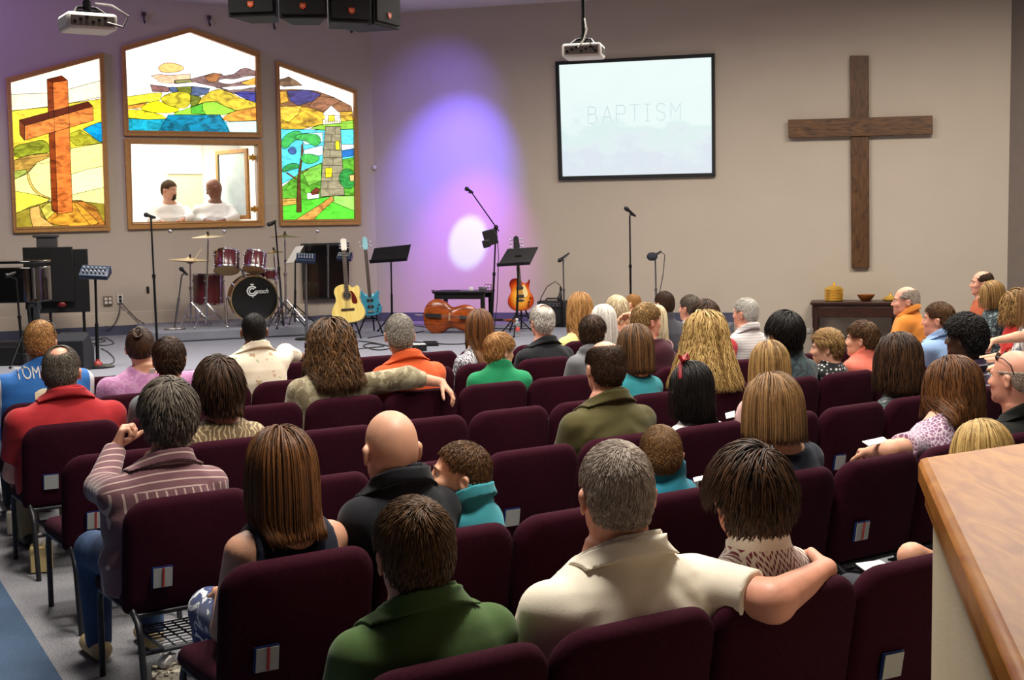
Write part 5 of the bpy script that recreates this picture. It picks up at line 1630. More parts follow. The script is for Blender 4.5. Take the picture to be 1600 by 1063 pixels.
# head in its own frame: y forward, z up, unit = metres for hs = 1
def head_parts(jaw=1.0, nose=1.0, female=False):
    P = [(ell_((0, -.012, .028), (.0765, .096, .090)), .02), (ell_((0, .030, -.035), (.061, .062, .086)), .03), (ell_((0, .036, -.078), (.047 * jaw, .048, .040)), .03),
         (ell_((0, -.035, -.02), (.068, .07, .07)), .03),
         (cap_((-.034, .080, .020), (.034, .080, .020), .010), .014),
         (cap_((0, .088, .008), (0, .107 + .006 * (nose - 1), -.030), .008, .0115 * nose), .010), (ell_((-.011, .098, -.035), (.008, .009, .007)), .006), (ell_((.011, .098, -.035), (.008, .009, .007)), .006),
         (ell_((-.034, .066, -.028), (.024, .022, .02)), .02), (ell_((.034, .066, -.028), (.024, .022, .02)), .02),
         (cap_((-.020, .087, -.059), (.020, .087, -.059), .0065), .006), (cap_((-.017, .086, -.068), (.017, .086, -.068), .007), .006),
         (ell_((0, .077, -.100), (.022 * jaw, .016, .017)), .02)]
    sub = [(ell_((-.031, .098, .003), (.017, .014, .011)), .012), (ell_((.031, .098, .003), (.017, .014, .011)), .012)]
    ears = []
    for s in (-1, 1):
        R = np.array((Matrix.Rotation(s * .42, 3, 'Z') @ Matrix.Rotation(-.18, 3, 'X')))
        c0 = np.array([s * .083, -.012, -.012])
        ears.append((ell_(c0, (.0085, .020, .033), R), .008, False))
        ears.append((ell_(c0 + np.array([s * .003, -.006, .012]), (.011, .014, .016), R), .006, False))
        ears.append((ell_(c0 + np.array([s * .010, .002, .002]), (.007, .010, .018), R), .004, True))
    return P, sub, ears


class Head:
    def __init__(s, c, R, hs, **kw):
        s.c, s.R, s.hs = np.asarray(c, float), np.asarray(R, float), hs; s.P, s.sub, s.ears = head_parts(**kw)

    def loc(s, X, Y, Z):
        x, y, z = X - s.c[0], Y - s.c[1], Z - s.c[2]; R = s.R
        return ((R[0, 0] * x + R[1, 0] * y + R[2, 0] * z) / s.hs, (R[0, 1] * x + R[1, 1] * y + R[2, 1] * z) / s.hs, (R[0, 2] * x + R[1, 2] * y + R[2, 2] * z) / s.hs)

    def skull(s, X, Y, Z):
        x, y, z = s.loc(X, Y, Z); d = None
        for (f, _, _), k in s.P[:4]:
            e = f(x, y, z); d = e if d is None else smin(d, e, k)
        return d * s.hs

    def full(s, X, Y, Z):
        x, y, z = s.loc(X, Y, Z); d = None
        for (f, _, _), k in s.P:
            e = f(x, y, z); d = e if d is None else smin(d, e, k)
        for (f, _, _), k in s.sub:
            d = -smin(-d, f(x, y, z), k)
        for (f, _, _), k, sb in s.ears:
            d = -smin(-d, f(x, y, z), k) if sb else smin(d, f(x, y, z), k)
        return d * s.hs

    def world(s, p):
        return s.c + s.R @ (np.asarray(p, float) * s.hs)

    def prim(s, f):
        m = .16 * s.hs
        return f, s.c - m, s.c + m


def hand_prims(w, d, n, side, sc=1.0, curl=(.35, .45, .3), thumb=(.6, .7, .35), spread=.06):
    """Palm, four fingers and thumb. w wrist, d pointing direction, n the way the fingers curl."""
    w = np.asarray(w, float); d = np.asarray(d, float); d /= np.linalg.norm(d); n = np.asarray(n, float); n -= d * (n @ d); n /= np.linalg.norm(n)
    s = np.cross(d, n) * side; s /= np.linalg.norm(s); P = []
    offs = (.031, .0105, -.0105, -.030); kn = (.088, .092, .087, .077); ln = (.072, .080, .074, .058)
    for o, k_, l in zip(offs, kn, ln):
        a = w + (s * o * .62 + d * .012) * sc; b = w + (s * o + d * k_) * sc
        P.append((cap_(a, b, .0165 * sc, .0125 * sc), .014))
        p = b; ang = 0.0; sp_ = s * (o * spread * 8)
        for seg, (fr, cu) in enumerate(zip((.46, .30, .24), curl)):
            ang += cu; dd = d * math.cos(ang) + n * math.sin(ang) + (sp_ if seg == 0 else sp_ * .6); dd /= np.linalg.norm(dd)
            q_ = p + dd * l * fr * sc; P.append((cap_(p, q_, (.0098 - .0010 * seg) * sc, (.0090 - .0010 * seg) * sc), .004)); p = q_
    a = w + (s * .022 + d * .018 + n * .006) * sc; t = s * thumb[0] + d * thumb[1] + n * thumb[2]; t /= np.linalg.norm(t)
    b = a + t * .046 * sc; t2 = t * .75 + d * .35 + n * .25; t2 /= np.linalg.norm(t2); c = b + t2 * .034 * sc; t3 = t2 * .7 + d * .5 + n * .2; t3 /= np.linalg.norm(t3)
    P += [(cap_(a, b, .0165 * sc, .0120 * sc), .01), (cap_(b, c, .0118 * sc, .0105 * sc), .004), (cap_(c, c + t3 * .026 * sc, .0105 * sc, .0085 * sc), .004)]
    return P


# ------------------------------------------------------------------ hair
def hairline(y):
    return np.interp(y, [-.12, -.06, -.03, -.005, .025, .05, .075, .1], [-.078, -.062, -.03, .012, .010, .045, .068, .075])


def grow_hair(name, head, coll, m, parent, n=420, L=.05, w=.008, seg=6, comb='crown', part=0.0, zend=None, curl=0.0, cfreq=30, lift=.008, grav=.5, mask=None, thick=.010, capthick=.009, flare=0.0, jitter=.35, fringe=None, hl=0.0, res=.008, cap=True, seed=1, droop=1.0, bun=None, taper=False, wmul=1.0):
    """Under-cap plus many tapered locks combed over the skull; coll(points) is the distance to skull/neck/shoulders."""
    rg = np.random.default_rng(seed); hs = head.hs
    C0 = np.array([0, -.012, .028]); RR = np.array([.0785, .098, .092])
    N0 = int(n * 2.2); i = np.arange(N0) + .5; ph = np.arccos(1 - 2 * i / N0); th = PI * (1 + 5 ** .5) * i
    U = np.stack([np.cos(th) * np.sin(ph), np.sin(th) * np.sin(ph), np.cos(ph)], 1) + rg.normal(0, .03, (N0, 3)); U /= np.linalg.norm(U, axis=1)[:, None]
    Pn = C0 + U * RR
    ok = Pn[:, 2] > hairline(Pn[:, 1]) + hl
    if taper:
        ok &= ~((np.abs(Pn[:, 0]) > .05) & (Pn[:, 1] > -.042) & (Pn[:, 1] < .026) & (Pn[:, 2] < .030))
    if mask is not None:
        ok &= mask(Pn)
    Pn, U = Pn[ok], U[ok]
    if len(Pn) > n:
        sel = rg.permutation(len(Pn))[:n]; Pn, U = Pn[sel], U[sel]
    n = len(Pn)
    nrm = U / RR; nrm /= np.linalg.norm(nrm, axis=1)[:, None]
    crown = np.array([.01, -.062, .105])
    if comb == 'crown':
        d = Pn - crown; d[:, 2] -= .02; d += np.stack([-(Pn[:, 1] - crown[1]), Pn[:, 0] - crown[0], 0 * Pn[:, 0]], 1) * 1.1 * np.exp(-np.linalg.norm(Pn - crown, axis=1) / .045)[:, None]
    elif comb == 'part':          # away from a parting line over the top, then back and down
        wt_ = np.clip((Pn[:, 2] - .03) / .07, 0, 1); wb_ = np.clip((Pn[:, 1] + .09) / .12, .15, 1)
        d = np.stack([np.sign(Pn[:, 0] - part) * np.clip(np.abs(Pn[:, 0] - part) * 14, .2, 1.0) * wt_ * wb_, -.5 * wt_ - .12, -.3 - 1.4 * (1 - wt_)], 1)
    elif comb == 'back':
        d = np.stack([Pn[:, 0] * 3, -1 + 0 * Pn[:, 0], -.25 + 0 * Pn[:, 0]], 1)
    elif comb == 'forward':
        d = np.where((Pn[:, 1] > -.03)[:, None], np.stack([Pn[:, 0] * 2, 1 + 0 * Pn[:, 0], -.4 + 0 * Pn[:, 0]], 1), Pn - crown - np.array([0, 0, .02]))
    elif comb == 'side':
        d = np.where((Pn[:, 2] > .06)[:, None], np.stack([1 + 0 * Pn[:, 0], .35 + 0 * Pn[:, 0], -.1 + 0 * Pn[:, 0]], 1), np.stack([Pn[:, 0] * 2, -.6 + 0 * Pn[:, 0], -1 + 0 * Pn[:, 0]], 1))
    elif comb == 'bun':
        d = np.asarray(bun) - Pn
    d = d + rg.normal(0, jitter, d.shape) * np.linalg.norm(d, axis=1)[:, None] * .3
    d -= nrm * (d * nrm).sum(1)[:, None]; d /= np.linalg.norm(d, axis=1)[:, None] + 1e-9
    Lv = (L if np.isscalar(L) else L(Pn)) * rg.uniform(.8, 1.15, n)
    if taper:
        Lv = Lv * np.interp(Pn[:, 2], [-.08, -.03, .03, .08], [.28, .42, .75, 1])
    if comb == 'bun':
        Lv = np.linalg.norm(np.asarray(bun) - Pn, axis=1) * 1.15
    lay = capthick * .95 + rg.uniform(.1, 1, n) * max(thick - capthick * .75, .003)
    P = head.c + (Pn + nrm * (capthick * .9)) @ head.R.T * hs; D = d @ head.R.T
    if comb in ('crown', 'forward', 'side') and lift > 0:
        D = D + (nrm @ head.R.T) * lift * 30 * .6; D /= np.linalg.norm(D, axis=1)[:, None]
    steps = seg; ds = Lv * hs / steps
    if comb in ('crown', 'forward', 'side', 'part'):
        bk = np.minimum(.35 * Lv * hs, .022); P = P - D * bk[:, None]
    path = [P.copy()]
    big = L if np.isscalar(L) else Lv.max()
    pha = rg.uniform(0, 6.28, n)
    side = np.cross(D, nrm @ head.R.T)
    bunw = head.world(bun) if bun is not None else None
    for k in range(steps):
        t = (k + 1) / steps
        if comb == 'bun':
            to = bunw - P; D = D * .5 + to / (np.linalg.norm(to, axis=1)[:, None] + 1e-6) * .6
        else:
            D = D + np.array([0, 0, -1.0]) * grav * (ds[:, None] / .05) * droop
            if flare:
                o = P - head.c; o[:, 2] = 0; D = D + o / (np.linalg.norm(o, axis=1)[:, None] + 1e-6) * flare * (ds[:, None] / .05) * (P[:, 2] < head.c[2])[:, None]
        D /= np.linalg.norm(D, axis=1)[:, None]
        P = P + D * ds[:, None]
        e = .004
        for _ in range(2):
            dd = coll(P); pen = lay * hs * min(1, .8 + t) - dd; q_ = pen > 0
            if q_.any():
                pq = P[q_]
                g = np.stack([coll(pq + np.array([e, 0, 0])) - dd[q_], coll(pq + np.array([0, e, 0])) - dd[q_], coll(pq + np.array([0, 0, e])) - dd[q_]], 1)
                g /= np.linalg.norm(g, axis=1)[:, None] + 1e-9
                P[q_] += g * np.minimum(pen[q_], .03)[:, None]; D[q_] -= g * np.minimum(0, (D[q_] * g).sum(1))[:, None]
                D[q_] /= np.linalg.norm(D[q_], axis=1)[:, None] + 1e-9
        if big > .12:                                # long hair slides behind the shoulders
            pen = (.004 + lay * .8) * hs - coll.torso(P); q_ = pen > 0
            if q_.any():
                P[q_, 1] -= np.minimum(pen[q_], .05) * 1.0
                P[q_, 0] += (coll.cx - P[q_, 0]) * .05
                D[q_] += np.array([0, -.15, -.3]); D[q_] /= np.linalg.norm(D[q_], axis=1)[:, None]
        path.append(P.copy())
    A = np.array(path).transpose(1, 0, 2)           # n, steps+1, 3
    if zend is not None:                            # cut level
        ze = zend + rg.normal(0, .008, n)
        s_ = np.linspace(0, 1, steps + 1)
        for j in range(n):
            below = np.nonzero(A[j, :, 2] < ze[j])[0]
            if len(below) and below[0] > 0:
                b0 = below[0]; f = (A[j, b0 - 1, 2] - ze[j]) / (A[j, b0 - 1, 2] - A[j, b0, 2] + 1e-9); tt = (b0 - 1 + f) / steps
                for c_ in range(3):
                    A[j, :, c_] = np.interp(s_ * tt, s_, A[j, :, c_])
    if curl:
        tt = np.linspace(0, 1, steps + 1)[None, :]
        ln = np.concatenate([np.zeros((n, 1)), np.cumsum(np.linalg.norm(np.diff(A, axis=1), axis=2), 1)], 1)
        wv = np.sin(ln * cfreq + pha[:, None]) * curl * np.clip(tt * 2.5, 0, 1); wv2 = np.cos(ln * cfreq * .9 + pha[:, None]) * curl * np.clip(tt * 2.5, 0, 1)
        s2 = side / (np.linalg.norm(side, axis=1)[:, None] + 1e-9)
        A = A + s2[:, None, :] * wv[:, :, None] + (nrm @ head.R.T)[:, None, :] * (np.abs(wv2))[:, :, None] * .8
    # tubes: flat four-sided
    T = np.gradient(A, axis=1); T /= np.linalg.norm(T, axis=2)[:, :, None] + 1e-9
    out = A - head.c; out -= T * (out * T).sum(2)[:, :, None]; out /= np.linalg.norm(out, axis=2)[:, :, None] + 1e-9
    sd = np.cross(T, out)
    s_ = np.linspace(0, 1, steps + 1); prof = np.interp(s_, [0, .15, .6, 1], [.55, 1, .95, .12]) * w * hs
    wr_ = prof[None, :, None] * rg.uniform(.7, 1.25, n)[:, None, None]
    ring = np.stack([A + sd * wr_, A + out * wr_ * .45, A - sd * wr_, A - out * wr_ * .45], 2)   # n, s, 4, 3
    Vv = ring.reshape(-1, 3); nb = (steps + 1) * 4; Fq = []
    base = np.arange(n)[:, None, None] * nb + np.arange(steps)[None, :, None] * 4
    k4 = np.arange(4)[None, None, :]; k5 = (k4 + 1) % 4
    Fq = np.stack([base + k4, base + k5, base + 4 + k5, base + 4 + k4], 3).reshape(-1, 4)
    caps = np.stack([np.arange(n) * nb + steps * 4 + j for j in range(4)], 1)
    Fq = np.concatenate([Fq, caps])
    me = bpy.data.meshes.new(name); sh = np.clip(rg.normal(.5, .22 if big > .06 else .15, n), 0, 1)
    nv_locks = len(Vv); colv = np.repeat(sh, nb)
    capo = None
    if cap:
        R_ = .125 * hs; c = head.c
        Fd = Field(*[np.arange(c[a] - R_ - .02, c[a] + R_ + .02, res) for a in range(3)])
        X, Y, Z = Fd.x[:, None, None], Fd.y[None, :, None], Fd.z[None, None, :]
        sk = head.skull(X, Y, Z)
        x, y, z = head.loc(X, Y, Z)
        sk = np.minimum(sk, coll.neck(X, Y, Z)) if hasattr(coll, 'neck') else sk
        dsk = np.maximum(sk - capthick * hs, (hairline(y) + hl + .004 - z) * hs * .8)
        if mask is not None:
            mm = mask(np.stack(np.broadcast_arrays(x, y, z), -1).reshape(-1, 3)).reshape(dsk.shape); dsk = np.where(mm, dsk, np.maximum(dsk, .003))
        Fd.D = dsk.astype(np.float32)
        capo = surface(Fd, 'cap', m)
    if capo is not None:
        cm = capo.data; cv = np.empty(len(cm.vertices) * 3, np.float32); cm.vertices.foreach_get('co', cv); cv = cv.reshape(-1, 3)
        cf = np.empty(len(cm.loops), np.int32); cm.loops.foreach_get('vertex_index', cf); cf = cf.reshape(-1, 4)
        Vv = np.concatenate([Vv, cv]); Fq = np.concatenate([Fq, cf + nv_locks]); colv = np.concatenate([colv, np.clip(rg.normal(.30, .1, len(cv)), 0, 1)])
        bpy.data.objects.remove(capo); bpy.data.meshes.remove(cm)
    me.vertices.add(len(Vv)); me.vertices.foreach_set('co', Vv.astype(np.float32).ravel())
    me.loops.add(len(Fq) * 4); me.loops.foreach_set('vertex_index', Fq.ravel().astype(np.int32))
    me.polygons.add(len(Fq)); me.polygons.foreach_set('loop_start', np.arange(0, len(Fq) * 4, 4, dtype=np.int32)); me.polygons.foreach_set('loop_total', np.full(len(Fq), 4, np.int32))
    me.update(calc_edges=True)
    ca = me.color_attributes.new('lock', 'FLOAT_COLOR', 'POINT'); cc = np.ones((len(Vv), 4), np.float32); cc[:, :3] = colv[:, None]; ca.data.foreach_set('color', cc.ravel())
    me.materials.append(m); me.shade_smooth()
    o = bpy.data.objects.new(name, me); COL.objects.link(o); o.parent = parent
    return o
# ------------------------------------------------------------------ people
def skin(name, rgb):
    if name in MATS:
        return MATS[name]
    m = mat(name, rgb, .5, var=.07, vscale=18, bump=.06, bscale=160)
    return m


SK = {'fair': skin('skin_fair', (226, 168, 138)), 'pink': skin('skin_pink', (222, 156, 130)), 'tan': skin('skin_tan', (208, 154, 126)), 'brown': skin('skin_brown', (120, 76, 54)), 'dark': skin('skin_dark', (84, 54, 40)), 'child': skin('skin_child', (228, 172, 140))}
HM = {'brown': hair_mat('hair_brown', (46, 30, 17), (122, 86, 52)), 'dkbrown': hair_mat('hair_dark_brown', (24, 15, 10), (84, 56, 36)), 'black': hair_mat('hair_black', (6, 5, 5), (30, 24, 22)),
      'chestnut': hair_mat('hair_chestnut', (56, 32, 16), (128, 82, 44)), 'ltbrown': hair_mat('hair_light_brown', (76, 52, 30), (150, 112, 70)), 'blonde': hair_mat('hair_blonde', (128, 96, 50), (226, 190, 122)),
      'dkblonde': hair_mat('hair_dark_blonde', (92, 66, 38), (190, 150, 92)), 'grey': hair_mat('hair_grey', (96, 88, 80), (196, 188, 178)), 'white': hair_mat('hair_white', (170, 166, 158), (238, 234, 226)), 'dkgrey': hair_mat('hair_dark_grey', (62, 54, 46), (132, 120, 106)),
      'platinum': hair_mat('hair_platinum', (180, 160, 120), (250, 238, 206)), 'ginger': hair_mat('hair_sandy', (136, 92, 48), (206, 156, 96)), 'greywarm': hair_mat('hair_warm_grey', (120, 100, 86), (214, 200, 186))}
M_pants = mat('dark_trousers', (40, 42, 52), .85, bump=.2, bscale=200)
M_jean = mat('blue_denim', (52, 76, 116), .85, var=.2, vscale=30, bump=.3, bscale=260)
M_khaki = mat('khaki_trousers', (150, 132, 104), .85, bump=.2, bscale=200)
M_shoe = mat('dark_shoe', (36, 30, 28), .5)
M_tanshoe = mat('tan_shoe', (196, 170, 126), .6)
M_eyew = mat('eye_white', (228, 222, 214), .2, var=.01)
M_iris = mat('eye_iris', (50, 34, 24), .15)
M_lip = mat('lip_pink', (184, 100, 88), .5)


def cloth(name, rgb, var=.07, bump=.2):
    return mat('cloth_' + name, rgb, .88, var=var, vscale=9, bump=bump * .35, bscale=240, sheen=.1, spec=.2)


_eye = MB().sphere((0, 0, 0), .0122, 14, 10)
_eye.sphere((0, .0045, 0), .0088, 12, 8, mi=1)
EYE = _eye.mesh('eye'); EYE.materials.append(M_eyew); EYE.materials.append(M_iris); EYE.polygons.foreach_set('material_index', _eye.mi); EYE.shade_smooth()
PEOPLE = []
TARGET = wl(305, 300)


def person(label, short, row, xh, yt, hs, xl, xr, ysh, skin_='fair', hair=None, shirt=None, pants=None, look=None, pitch=0., roll=0., arms=None, Y=None, yaw=None, stand=None, face=False, bulk=1.0, seed=None, fine=None, forward=0.0, shoes=None, jaw=1.0, nose=1.0, brow=None, cy_lean=0.0, neckw=1.0, extras=None, waist=.92, lips=False, coldepth=None):
    seed = len(PEOPLE) + 3 if seed is None else seed
    if row:
        p0, st, dd, nn = ROWINFO[row]
        hp = on_plane(xh, yt, p0 + nn * (.22 + forward), nn); xc = (xl + xr) / 2
        bp = on_plane(xc, ysh, p0 + nn * (.24 + forward), nn); yw = math.atan2(-nn[0], nn[1])
    else:
        hp = at(xh, yt, Y); xc = (xl + xr) / 2; bp = at(xc, ysh, Y if coldepth is None else coldepth); yw = 0.0
    if yaw is not None:
        yw = math.radians(yaw)
    ground = 0.0 if stand is None else stand
    root = bpy.data.objects.new('tmp_root', None); root.location = (bp[0], bp[1], ground); root.rotation_euler = (0, 0, yw)
    L = lambda p: to_local(root, p)
    ht = L(hp); sz = bp[2] - ground
    Yb = bp[1]
    sw = (xr - xl) / 2 * Yb / F_PX
    df = fine or {'E': .0055, 'D': .006, 'C': .0068, 'B': .0075}.get(row, .0085)
    dc = max(.0135, df * 1.7)
    # head frame
    if look is None:
        lk = math.atan2(-(TARGET[0] - hp[0]), TARGET[1] - hp[1])
    else:
        lk = math.radians(look)
    R = np.array((Matrix.Rotation(lk - yw, 3, 'Z') @ Matrix.Rotation(math.radians(pitch), 3, 'X') @ Matrix.Rotation(math.radians(roll), 3, 'Y')))
    hair_t = (hair or {}).get('top', .010)
    hc = ht - np.array([0, 0, .118 * hs + hair_t])
    head = Head(hc, R, hs, jaw=jaw, nose=nose)
    g = hs * bulk; nk = .058 * hs * neckw; ch = max(sw - .038 * g, .10)
    cyh = hc[1] - .035 * hs
    cys = cyh * .7 + cy_lean
    cxs = hc[0] * .35
    ks = .47 if stand is None else sz * .62
    H = sz - ks
    lv = [(ks - .02, max(ch * .95, .17 * g), .15 * g, 0, .02), (ks + .10, max(ch * .96, .17 * g), .148 * g, 0, 0), (ks + .40 * H, ch * waist, .130 * g, cxs * .3, cys * .4 + .0), (ks + .68 * H, ch * .99, .132 * g, cxs * .6, cys * .75),
          (sz - .09 * hs, ch, .120 * g, cxs, cys), (sz - .035 * hs, ch * .95, .102 * g, cxs, cys), (sz + .0 * hs, ch * .80, .088 * g, cxs, cys), (sz + .025 * hs, ch * .62, .078 * g, cxs, cys + .002), (sz + .05 * hs, max(ch * .45, nk * 1.25), .072 * g, cxs + hc[0] * .1, cys + .006), (sz + .085 * hs, nk * 1.2, nk * 1.2, hc[0] * .6, cys * .6 + cyh * .4 + .008)]
    tors = Torso(lv)
    neck = (cap_((hc[0] * .5, cys + .005, sz + .01), head.world((0, -.028, -.055)), nk * 1.08, nk * .98))
    A = {}
    for s, k in ((-1, 'L'), (1, 'R')):
        S = np.array([cxs + s * (sw - .055 * g), cys, sz - .052 * g])
        a = (arms or {}).get(k)
        if a:
            E = L(at(*a['e'])); Wr = L(at(*a['w'])); hd = L(at(*a['d'])) - Wr
            nv_ = np.asarray(a.get('n', (0, 0, -1)), float); ca_, sa_ = math.cos(-yw), math.sin(-yw); nv_ = np.array([nv_[0] * ca_ - nv_[1] * sa_, nv_[0] * sa_ + nv_[1] * ca_, nv_[2]])
            A[k] = (S, E, Wr, hd, nv_, a.get('curl', (.35, .45, .3)), True, a.get('thumb', (.6, .7, .35)), a.get('flip', 1), a.get('ra', 1.0))
        else:
            E = np.array([cxs + s * (sw - .035), cys + .10 * hs, sz - .31 * hs]); Wr = np.array([s * .085 * hs, .30 * hs, max(.62, sz - .46 * hs)]) if stand is None else np.array([s * .2, .2, sz - .45])
            hd = np.array([-s * .35, .9, -.1]); A[k] = (S, E, Wr, hd, np.array([0, -.15, -1.0]), (.3, .4, .3), False, (.5, .8, .2), 1, 1.0)
    bodyP = [((tors, *tors.bounds()), .03), (neck, .03)]
    handP = []
    for k, (S, E, Wr, hd, nv_, curl, sp_, th, fl, ra_) in A.items():
        bodyP.append((cap_(S, E, .054 * g, .043 * g * ra_), .035)); bodyP.append((cap_(E, Wr, .044 * g * ra_, .027 * hs), .022))
        sd = (1 if k == 'L' else -1) * fl
        handP.append((k, hand_prims(Wr, hd, nv_, sd, hs * .98, curl, th)))
    legs = []
    kh = .50 * hs ** .5
    if stand is None:
        for s in (-1, 1):
            kx = .075 if (shirt or {}).get('skirt') else .105
            hip, kn, an = (s * .09 * g, .02, .545), (s * kx * g, .46 * hs, .515), (s * kx * g, .45 * hs, .09)
            legs.append((cap_(hip, kn, .082 * g, .060 * g), .04)); legs.append((cap_(kn, an, .060 * g, .040 * g), .02)); legs.append((cap_((s * kx * g, .42 * hs, .055), (s * (kx + .005) * g, .58 * hs, .045), .04, .034), .02))
    else:
        for s in (-1, 1):
            hip, kn, an = (s * .09 * g, 0, ks + .06), (s * .095 * g, .03, ks * .52), (s * .095 * g, 0, .09)
            legs.append((cap_(hip, kn, .092 * g, .06 * g), .04)); legs.append((cap_(kn, an, .058 * g, .038 * g), .02)); legs.append((cap_((s * .095 * g, -.03, .05), (s * .1 * g, .13, .045), .04, .034), .02))
    bodyP += legs
    lo = np.min([p[0][1] for p in bodyP] + [head.c - .16 * hs], 0) - .03; hi = np.max([p[0][2] for p in bodyP] + [head.c + .17 * hs], 0) + .03
    for _, hp_ in handP:
        lo = np.minimum(lo, np.min([p[0][1] for p in hp_], 0) - .03); hi = np.maximum(hi, np.max([p[0][2] for p in hp_], 0) + .03)
    fz = [[(head.c[a] - .125 * hs, head.c[a] + .135 * hs)] for a in range(3)]
    for k, hp_ in handP:
        l_, h_ = np.min([p[0][1] for p in hp_], 0), np.max([p[0][2] for p in hp_], 0)
        for a in range(3):
            fz[a].append((l_[a], h_[a]))
    axes = [axis_pts(lo[a], hi[a], fz[a], df, dc) for a in range(3)]
    Fd = Field(*axes)
    for p, k in bodyP:
        Fd.add(p, k)
    for k, hp_ in handP:
        for i, (p, kk) in enumerate(hp_):
            Fd.add(p, kk, margin=.03)
    Fd.add(head.prim(head.full), .018)
    body = surface(Fd, 'person', SK[skin_])
    body.location = root.location; body.rotation_euler = root.rotation_euler
    body['label'] = label; body['category'] = 'person'; body['group'] = 'people in the congregation' if stand is None else 'men in the baptistry'
    bpy.data.objects.remove(root)
    rec = dict(o=body, head=head, sz=sz, hs=hs, short=short, row=row, lv=lv, A=A, tors=tors, cys=cys, cxs=cxs, ch=ch, sw=sw, g=g)
    PEOPLE.append(rec)
    # clothing
    sh = dict(mat=cloth('grey', (120, 120, 124)), sleeve='short', neck='crew'); sh.update(shirt or {})
    seedf = seed
    inf = sh.get('infl', .012)
    tz = sz + {'crew': .075, 'collar': .078, 'scoop': .045, 'wide': .018, 'tank': .03, 'turtle': .085}[sh['neck']] * hs
    lv2 = [list(r) for r in lv]
    lv2[0][0] = ks - .03
    loose = sh.get('loose', 0.0)
    for i in (1, 2, 3):
        lv2[i][1] *= 1 + loose; lv2[i][2] *= 1 + loose * .8
    sT = Torso(lv2, inf, zmax=sz + .12 * hs, fold=sh.get('fold', .0035), seed=seedf)
    sP = [((sT, *sT.bounds()), .03)]
    slv = sh['sleeve']
    for k, (S, E, Wr, hd, nv_, curl, sp_, th, fl, ra_) in A.items():
        if slv == 'none':
            continue
        b = .022 if slv != 'long' else .016
        if slv in ('short', 'cap'):
            t = {'short': .70, 'cap': .38}[slv] * sh.get('slen', 1.0)
            sP.append((cap_(S, S + (E - S) * t, .056 * g + b * .8, .047 * g + b, True), .03))
        else:
            t = {'long': .97, 'threequarter': .45}[slv]
            sP.append((cap_(S, E, .056 * g + b * .7, .046 * g * ra_ + b), .035)); sP.append((cap_(E, E + (Wr - E) * t, .046 * g * ra_ + b, .032 * hs + b * .8 * ra_, True), .02))
    if sh.get('hood'):
        sP.append((cap_((cxs - .085 * hs, cys - .035, sz + .055 * hs), (cxs + .085 * hs, cys - .035, sz + .055 * hs), .042 * hs), .03)); sP.append((ell_((cxs, cys - .085 * hs, sz + .0), (.11 * hs, .05 * hs, .085 * hs)), .03))
        sP.append((cap_((cxs - .10 * hs, cys - .01, sz + .05 * hs), (cxs - .05 * hs, cys + .09 * hs, sz - .01), .03 * hs), .03)); sP.append((cap_((cxs + .10 * hs, cys - .01, sz + .05 * hs), (cxs + .05 * hs, cys + .09 * hs, sz - .01), .03 * hs), .03))
    lo = np.min([p[0][1] for p in sP], 0) - .03; hi = np.max([p[0][2] for p in sP], 0) + .03
    ds = max(.0095, df * 1.35)
    Fs = Field(*[np.arange(lo[a], hi[a] + ds, ds) for a in range(3)])
    for p, k in sP:
        Fs.add(p, k)
    hx = hc[0] * .5
    if sh['neck'] in ('crew', 'collar', 'turtle'):
        Fs.clip(lambda X, Y, Z: np.where(np.sqrt((X - hx) ** 2 + (Y - cys) ** 2) < .17 * hs, Z - tz + (Y - cys) * .55, -1.0))
    else:
        w_, nb = {'scoop': (.112, .028), 'wide': (.155, -.004), 'tank': (.105, -.045)}[sh['neck']]
        w_ *= hs; zt = sz + .10 * hs; h_ = zt - (sz + nb * hs)
        Fs.clip(lambda X, Y, Z: (1 - np.sqrt(((X - cxs) / w_) ** 2 + (np.minimum(Z - zt, 0) / h_) ** 2)) * min(w_, h_) + 0 * Y)
        Fs.clip(lambda X, Y, Z: np.where(np.sqrt((X - hx) ** 2 + (Y - cys) ** 2) < .17 * hs, Z - (sz + .085 * hs), -1.0))
    if sh['neck'] == 'tank':
        Fs.clip(lambda X, Y, Z: np.abs(X - cxs) - np.interp(Z, [sz - .24, sz - .16, sz - .07, sz + .05], [ch + .05, ch - .005, ch * .80, ch * .74]) + 0 * Y)
    so_ = surface(Fs, sh.get('name', 'shirt'), sh['mat'], body)
    rec['shirt'] = so_; rec['shirtF'] = Fs
    if sh['neck'] == 'collar':
        cm_ = sh.get('collar', sh['mat'])
        zc = sz + .045 * hs; dc_ = .006
        Fc = Field(np.arange(hx - .17, hx + .17, dc_), np.arange(cys - .16, cys + .17, dc_), np.arange(zc - .12, zc + .12, dc_))
        X, Y_, Z = Fc.x[:, None, None], Fc.y[None, :, None], Fc.z[None, None, :]
        yy = Y_ - cys - .006; zt_ = Z - zc + yy * .50
        bd = smin(tors(X, Y_, Z), neck[0](X, Y_, Z), .03)
        hg_ = .025 * hs * sh.get('collar_h', 1.0) * np.clip(1 - (yy + .02) / .11, .35, 1)
        off = .0165 + np.clip(.010 - zt_, 0, .05) * .16
        d_ = np.maximum(np.abs(bd - off) - .0068, np.abs(zt_ + .004) - hg_)
        d_ = np.maximum(d_, (yy - .052) - (np.abs(X - hx) * .25))
        Fc.D = d_.astype(np.float32)
        surface(Fc, 'collar', cm_, so_)
    # trousers and shoes
    pm = pants or M_pants
    pT = Torso([[r[0], r[1], r[2], r[3], r[4]] for r in lv[:3]], .006, zmax=ks + .12)
    pP = [((pT, *pT.bounds()), .03)]
    src = legs[0:2] + legs[3:5]
    for (f, l_, h_), k in src:
        pP.append((((lambda f_: (lambda X, Y, Z: f_(X, Y, Z) - .012))(f), l_ - .02, h_ + .02), .03))
